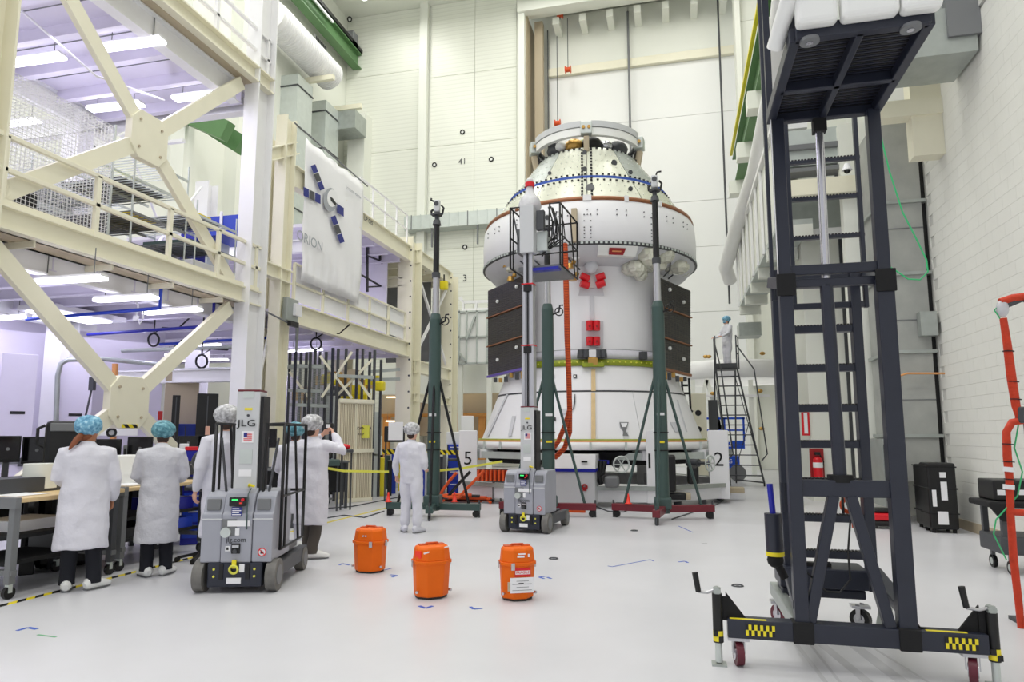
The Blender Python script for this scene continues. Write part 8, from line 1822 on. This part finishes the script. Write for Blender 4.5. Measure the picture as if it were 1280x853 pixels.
# blue tool carts and pale machines left of the stand
def carts(u0, v0, u1, v1, D, k, lab, rows=4, nm='tool_cart'):
    t, w, h = crate(nm, u0, v0, u1, v1, D, 0.5, k, lab, 'cart', 0.0)
    for j in range(rows): m = M(); m.box((-w / 2 + .03, -0.02, h * (j + .1) / rows), (w / 2 - .03, 0, h * (j + .9) / rows)); m.build('drawer', k, t, bev=0.004); m = M(); m.box((-w / 2 + .05, -0.03, h * (j + .75) / rows), (w / 2 - .05, -0.02, h * (j + .82) / rows)); m.build('drawer_pull', 'paper', t)
    return t
carts(560, 556, 583, 590, 18.5, 'blue', 'blue drawer cart behind the green tripod', 4)
carts(352, 556, 366, 600, 14, 'deep_blue', 'dark blue cart beyond the photographer', 3)
for (u0, v0, u1, v1, D, k, nm, lab, cat, fl_) in ((558, 540, 580, 556, 18.6, 'bright_white', 'white_canopy', 'white curved cover above the blue drawer cart', 'cover', None), (576, 520, 592, 545, 19.5, 'bright_white', 'white_tank', 'upright white tank cover beyond the blue cart', 'cover', None),
                                     (480, 533, 506, 553, 16.5, 'black', 'wall_monitor', 'black screen beside the head of the man in coveralls', 'monitor', None), (580, 546, 590, 560, 18, 'galv_light', 'control_box', 'grey control box at post 5', 'box', None),
                                     (400, 575, 425, 583, 14.6, 'green_mast', 'cart_top', 'green topped cart beyond the photographer', 'cart', None), (425, 562, 442, 566, 14.8, 'dark_grey', 'small_table', 'small dark table before the beige doors', 'table', None)):
    t, w, h = crate(nm, u0, v0, u1, v1, D, 0.4, k, lab, cat, fl_, 0.02)
    z0 = t.location.z
    if z0 > 0.4:
        for a in (-w / 2 + 0.04, w / 2 - 0.04): m = M(); m.beam((a, 0.2, -z0), (a, 0.2, 0), 0.04, 0.04); m.build('leg', 'dark_grey', t)
    if nm == 'wall_monitor': m = M(); m.box((-0.15, -0.01, 0.05), (0.2, 0, h + 0.1)); m.build('paper_note', 'paper', t)
    if nm == 'small_table': m = M(); m.ball((-0.05, 0.2, h + 0.05), 0.13, 10, (1, 1, 0.5)); m.build('red_hat', 'red', t)
random.seed(21); cn = {}
ks = ['black', 'dark_grey', 'galv_light', 'blue', 'paper', 'mid_grey', 'lift_light', 'yellow', 'green_mast']
wd = {'black': 'black', 'dark_grey': 'dark grey', 'galv_light': 'pale metal', 'blue': 'blue', 'paper': 'white', 'mid_grey': 'grey', 'lift_light': 'light grey', 'yellow': 'yellow', 'green_mast': 'dark green'}
for i in range(26):
    u = 475 + i * 4.6 if i < 20 else 402 + (i - 20) * 9; D = random.uniform(17.5, 21); w = random.uniform(3, 8); v = random.uniform(560, 580); k = random.choice(ks)
    if 556 < u < 600: continue
    cn[k] = cn.get(k, 0) + 1; crate('crate', u, v, u + w, 600, D, 0.4, k, '%s %s box in the clutter behind the barrier tape' % (ORD[cn[k] - 1], wd[k]), 'box', 0.0)[0]['group'] = 'equipment boxes behind the barrier tape'
m = M(); a, b = at_dist(478, 565, 17.4), at_dist(584, 566, 17.6); m.beam(a, b, 0.03, 0.12); tag(m.build('hazard_tape', 'hazard'), 'yellow and black striped tape stretched before the low bay', 'tape')
# stanchions and barrier tape
def stanchion(u, v0, v1, k, lab):
    p = hz(u, v1); D = math.hypot(p.x, p.y); z = at_dist(u, v0, D).z; t = thing('stanchion', lab, 'stanchion', p)
    m = M(); m.cyl((0, 0, 0), (0, 0, 0.03), 0.2, 0.17, 20); m.build('base', 'black', t); m = M(); m.cyl((0, 0, 0), (0, 0, z), 0.04, n=12); m.build('post', k, t); m = M(); m.cyl((0, 0, z - .07), (0, 0, z), 0.05, n=12); m.build('cap', 'black', t); return p, z
s1 = stanchion(438, 564, 615, 'black', 'black stanchion nearest the photographer'); s2 = stanchion(456, 566, 611, 'black', 'second black stanchion beside the beige doors'); s3 = stanchion(476, 569, 607, 'yellow', 'yellow stanchion beside the man in coveralls')
s4 = stanchion(574, 568, 606, 'yellow', 'yellow stanchion before the blue drawer cart')
def tape(pts, w, k, lab):
    m = M()
    for a, b in zip(pts[:-1], pts[1:]): m.beam(a, b, 0.006, w)
    tag(m.build('barrier_tape', k), lab, 'tape')
tape([at_dist(394, 583, 13.5), at_dist(430, 589, 14.5), at_dist(486, 590, 14.5)], 0.05, 'pale_yellow', 'pale yellow barrier tape left of the man in coveralls')
tape([at_dist(532, 590, 14.5), at_dist(575, 586, 15.3), at_dist(628, 577, 15.2)], 0.05, 'pale_yellow', 'pale yellow barrier tape between the green mast and post 5')
tape([s1[0] + Vector((0, 0, s1[1] - 0.05)), s2[0] + Vector((0, 0, s2[1] - 0.05)), at_dist(472, 569, 15.8)], 0.05, 'green_mast', 'green belt between the black stanchions')
# small tubular cart beyond photographer
t = thing('tube_cart', 'grey tubular cart with a caster beyond the photographer', 'cart', hz(400, 625))
p = hz(404, 632); m = M(); m.tube([(p.x, p.y, 0.12), (p.x, p.y, 0.85), (p.x - 0.5, p.y + 0.3, 0.85)], 0.02, 8); m.build('frame', 'mid_grey', t, world=True); m = M(); m.box((p.x - 0.5, p.y - 0.05, 0.1), (p.x + 0.05, p.y + 0.35, 0.14)); m.build('shelf', 'mid_grey', t, world=True)
m = M(); m.cyl((p.x - 0.02, p.y, 0.05), (p.x + 0.02, p.y, 0.05), 0.05); m.build('caster', 'rubber', t, world=True)
# black floor cables
for i, pts in enumerate(([(360, 645), (400, 637), (440, 634), (470, 628), (500, 622)], [(400, 650), (430, 645), (455, 648), (480, 640)], [(745, 634), (760, 640), (780, 641), (790, 636)], [(840, 650), (870, 640), (895, 632), (905, 626)])):
    m = M(); m.tube([hz(*p) + Vector((0, 0, 0.012)) for p in pts], 0.012, 6); tag(m.build('floor_cable', 'dark_grey'), ('long thin cable on the floor beyond the photographer', 'short thin cable on the floor left of the green tripod', 'thin cable on the floor before the cabinet', 'black cable on the floor beside post 2')[i], 'cable')
m = M(); p = hz(716, 641); m.box((p.x - 0.5, p.y, 0), (p.x + 0.25, p.y + 0.12, 0.05)); tag(m.build('cable_ramp', 'hose_orange'), 'low orange cable ramp on the floor before the cabinet', 'ramp')

# ================================================================== RIGHT BACKGROUND: white chamber, blue scissor lift
t = thing('ring_fixture', 'big pale ring fixture on struts behind the rolling ladder', 'fixture', hy(930, 600, 28))
yk = 27.5
a, b = hy(862, 452, yk), hy(1000, 452, yk); cx_ = hy(918, 452, yk).x + 0.6; zz0, zz1 = hy(930, 472, yk).z, hy(930, 452, yk).z
m = M(); m.lathe([(2.6, zz0), (2.75, zz0 + 0.1), (2.75, zz1), (2.6, zz1 + 0.1)], 64, (cx_ - 0.6, yk + 2.6)); m.build('ring_beam', 'white_steel', t, world=True)
for (p, q_) in (((866, 475), (866, 600)), ((883, 475), (868, 545)), ((884, 475), (902, 545)), ((897, 475), (897, 600)), ((938, 475), (938, 600))):
    m = M(); m.beam(hy(*p, yk), hy(*q_, yk) if q_[1] < 600 else Vector((hy(*p, yk).x, yk, 0)), 0.16, 0.16); m.build('strut', 'wall_paint', t, world=True)
m = M(); m.beam(hy(880, 495, yk - .1), hy(962, 495, yk - .1), 0.1, 0.1); m.build('cross_tube', 'white_steel', t, world=True)
for (u, v) in ((882, 446), (886, 446), (953, 442), (950, 489), (952, 536), (891, 492)): m = M(); m.ball(hy(u, v, yk - 0.3), 0.09, 8, (1.2, .8, .8)); m.build('clamp', 'gold', t, world=True)
t, w, h = crate('perforated_fixture', 865, 492, 886, 600, 21.5, 0.5, 'cream_steel', 'pale upright fixture with round holes behind the right solar wing', 'fixture', 0.0)
for k in range(3): m = M(); m.cyl((0, -0.01, h - 0.6 - 0.5 * k), (0, 0.0, h - 0.6 - 0.5 * k), 0.09, n=16); m.build('hole', 'black', t)
crate('machine_cabinet', 887, 500, 899, 560, 22, 0.5, 'dark_grey', 'dark grey machine cabinet behind the perforated fixture', 'cabinet', 0.0)
t = thing('ladder_frame', 'black narrow ladder frame at the right edge of the adapter cone', 'ladder', hy(858, 600, 19.8))
for (p, q_) in (((852, 473), (855, 520)), ((861, 473), (866, 560)), ((850, 492), (862, 492)), ((852, 482), (860, 482)), ((858, 510), (866, 515))): m = M(); m.beam(hy(*p, 19.8), hy(*q_, 19.8), 0.06, 0.06); m.build('bar', 'black', t, world=True)
t = thing('scissor_lift', 'bright blue scissor lift parked under the rolling ladder', 'lift', hy(900, 600, 24.6)); ys = 24.6
def sb(nm, u0, v0, u1, v1, k, d=0.06, y=ys, bev=0.0):
    m = M(); pbox(m, u0, v0, u1, v1, y, d); return m.build(nm, k, t, world=True, bev=bev)
sb('base_body', 868, 570, 925, 592, 'lift_blue', 1.2, bev=0.04); sb('platform_side', 868, 551, 931, 561, 'lift_blue', 0.1); sb('scissor_stack', 880, 561, 915, 571, 'galvanised', 0.8)
for (u0, v0, u1, v1) in ((868, 522, 931, 524.5), (868, 537, 931, 539), (904, 522, 907, 552), (928.5, 522, 931, 552), (868, 522, 870.5, 552)): sb('platform_rail', u0, v0, u1, v1, 'lift_blue')
text('2632', 0.26, 'paper', t, world_mat(t).inverted() @ hy(905, 555.5, ys - 0.02), (PI / 2, 0, 0)); text('JLG', 0.2, 'paper', t, world_mat(t).inverted() @ hy(910, 577, ys - 0.02), (PI / 2, 0, 0))
for u in (877, 922): p = hy(u, 590, ys - 0.05); m = M(); m.cyl((p.x, ys - 0.1, 0.28), (p.x, ys + 0.1, 0.28), 0.28, n=24); wq = m.build('wheel', 'mid_grey', t, world=True)
m = M(); p = hy(872, 530, ys); m.cb(p, (0.3, 0.3, 0.3)); m.build('control_box', 'deep_blue', t, world=True, bev=0.04)
t, w, h = crate('power_unit', 901, 582, 911, 613, 19.2, 0.5, 'black', 'black motor unit on a beige base beside post 2', 'motor', 0.25, 0.03)
m = M(); m.box((-w * .7, -0.05, -0.25), (w * .7, 0.5, -0.02)); m.build('base', 'tan', t)
# faint tyre marks on the floor in front of the dark lift
for i, (a, b, w) in enumerate((((990, 798), (1032, 853), 0.03), ((1008, 800), (1050, 853), 0.02), ((1062, 803), (1128, 853), 0.09), ((1085, 806), (1160, 853), 0.02), ((1020, 800), (1085, 853), 0.07))):
    m = M(); strip(m, hz(*a), hz(*b), w, 0.0006); tag(m.build('tyre_mark', 'floor_scuff'), '%s faint grey tyre mark before the dark lift, counted from its left post' % ORD[i], 'tyre mark', 'tyre marks on the floor')
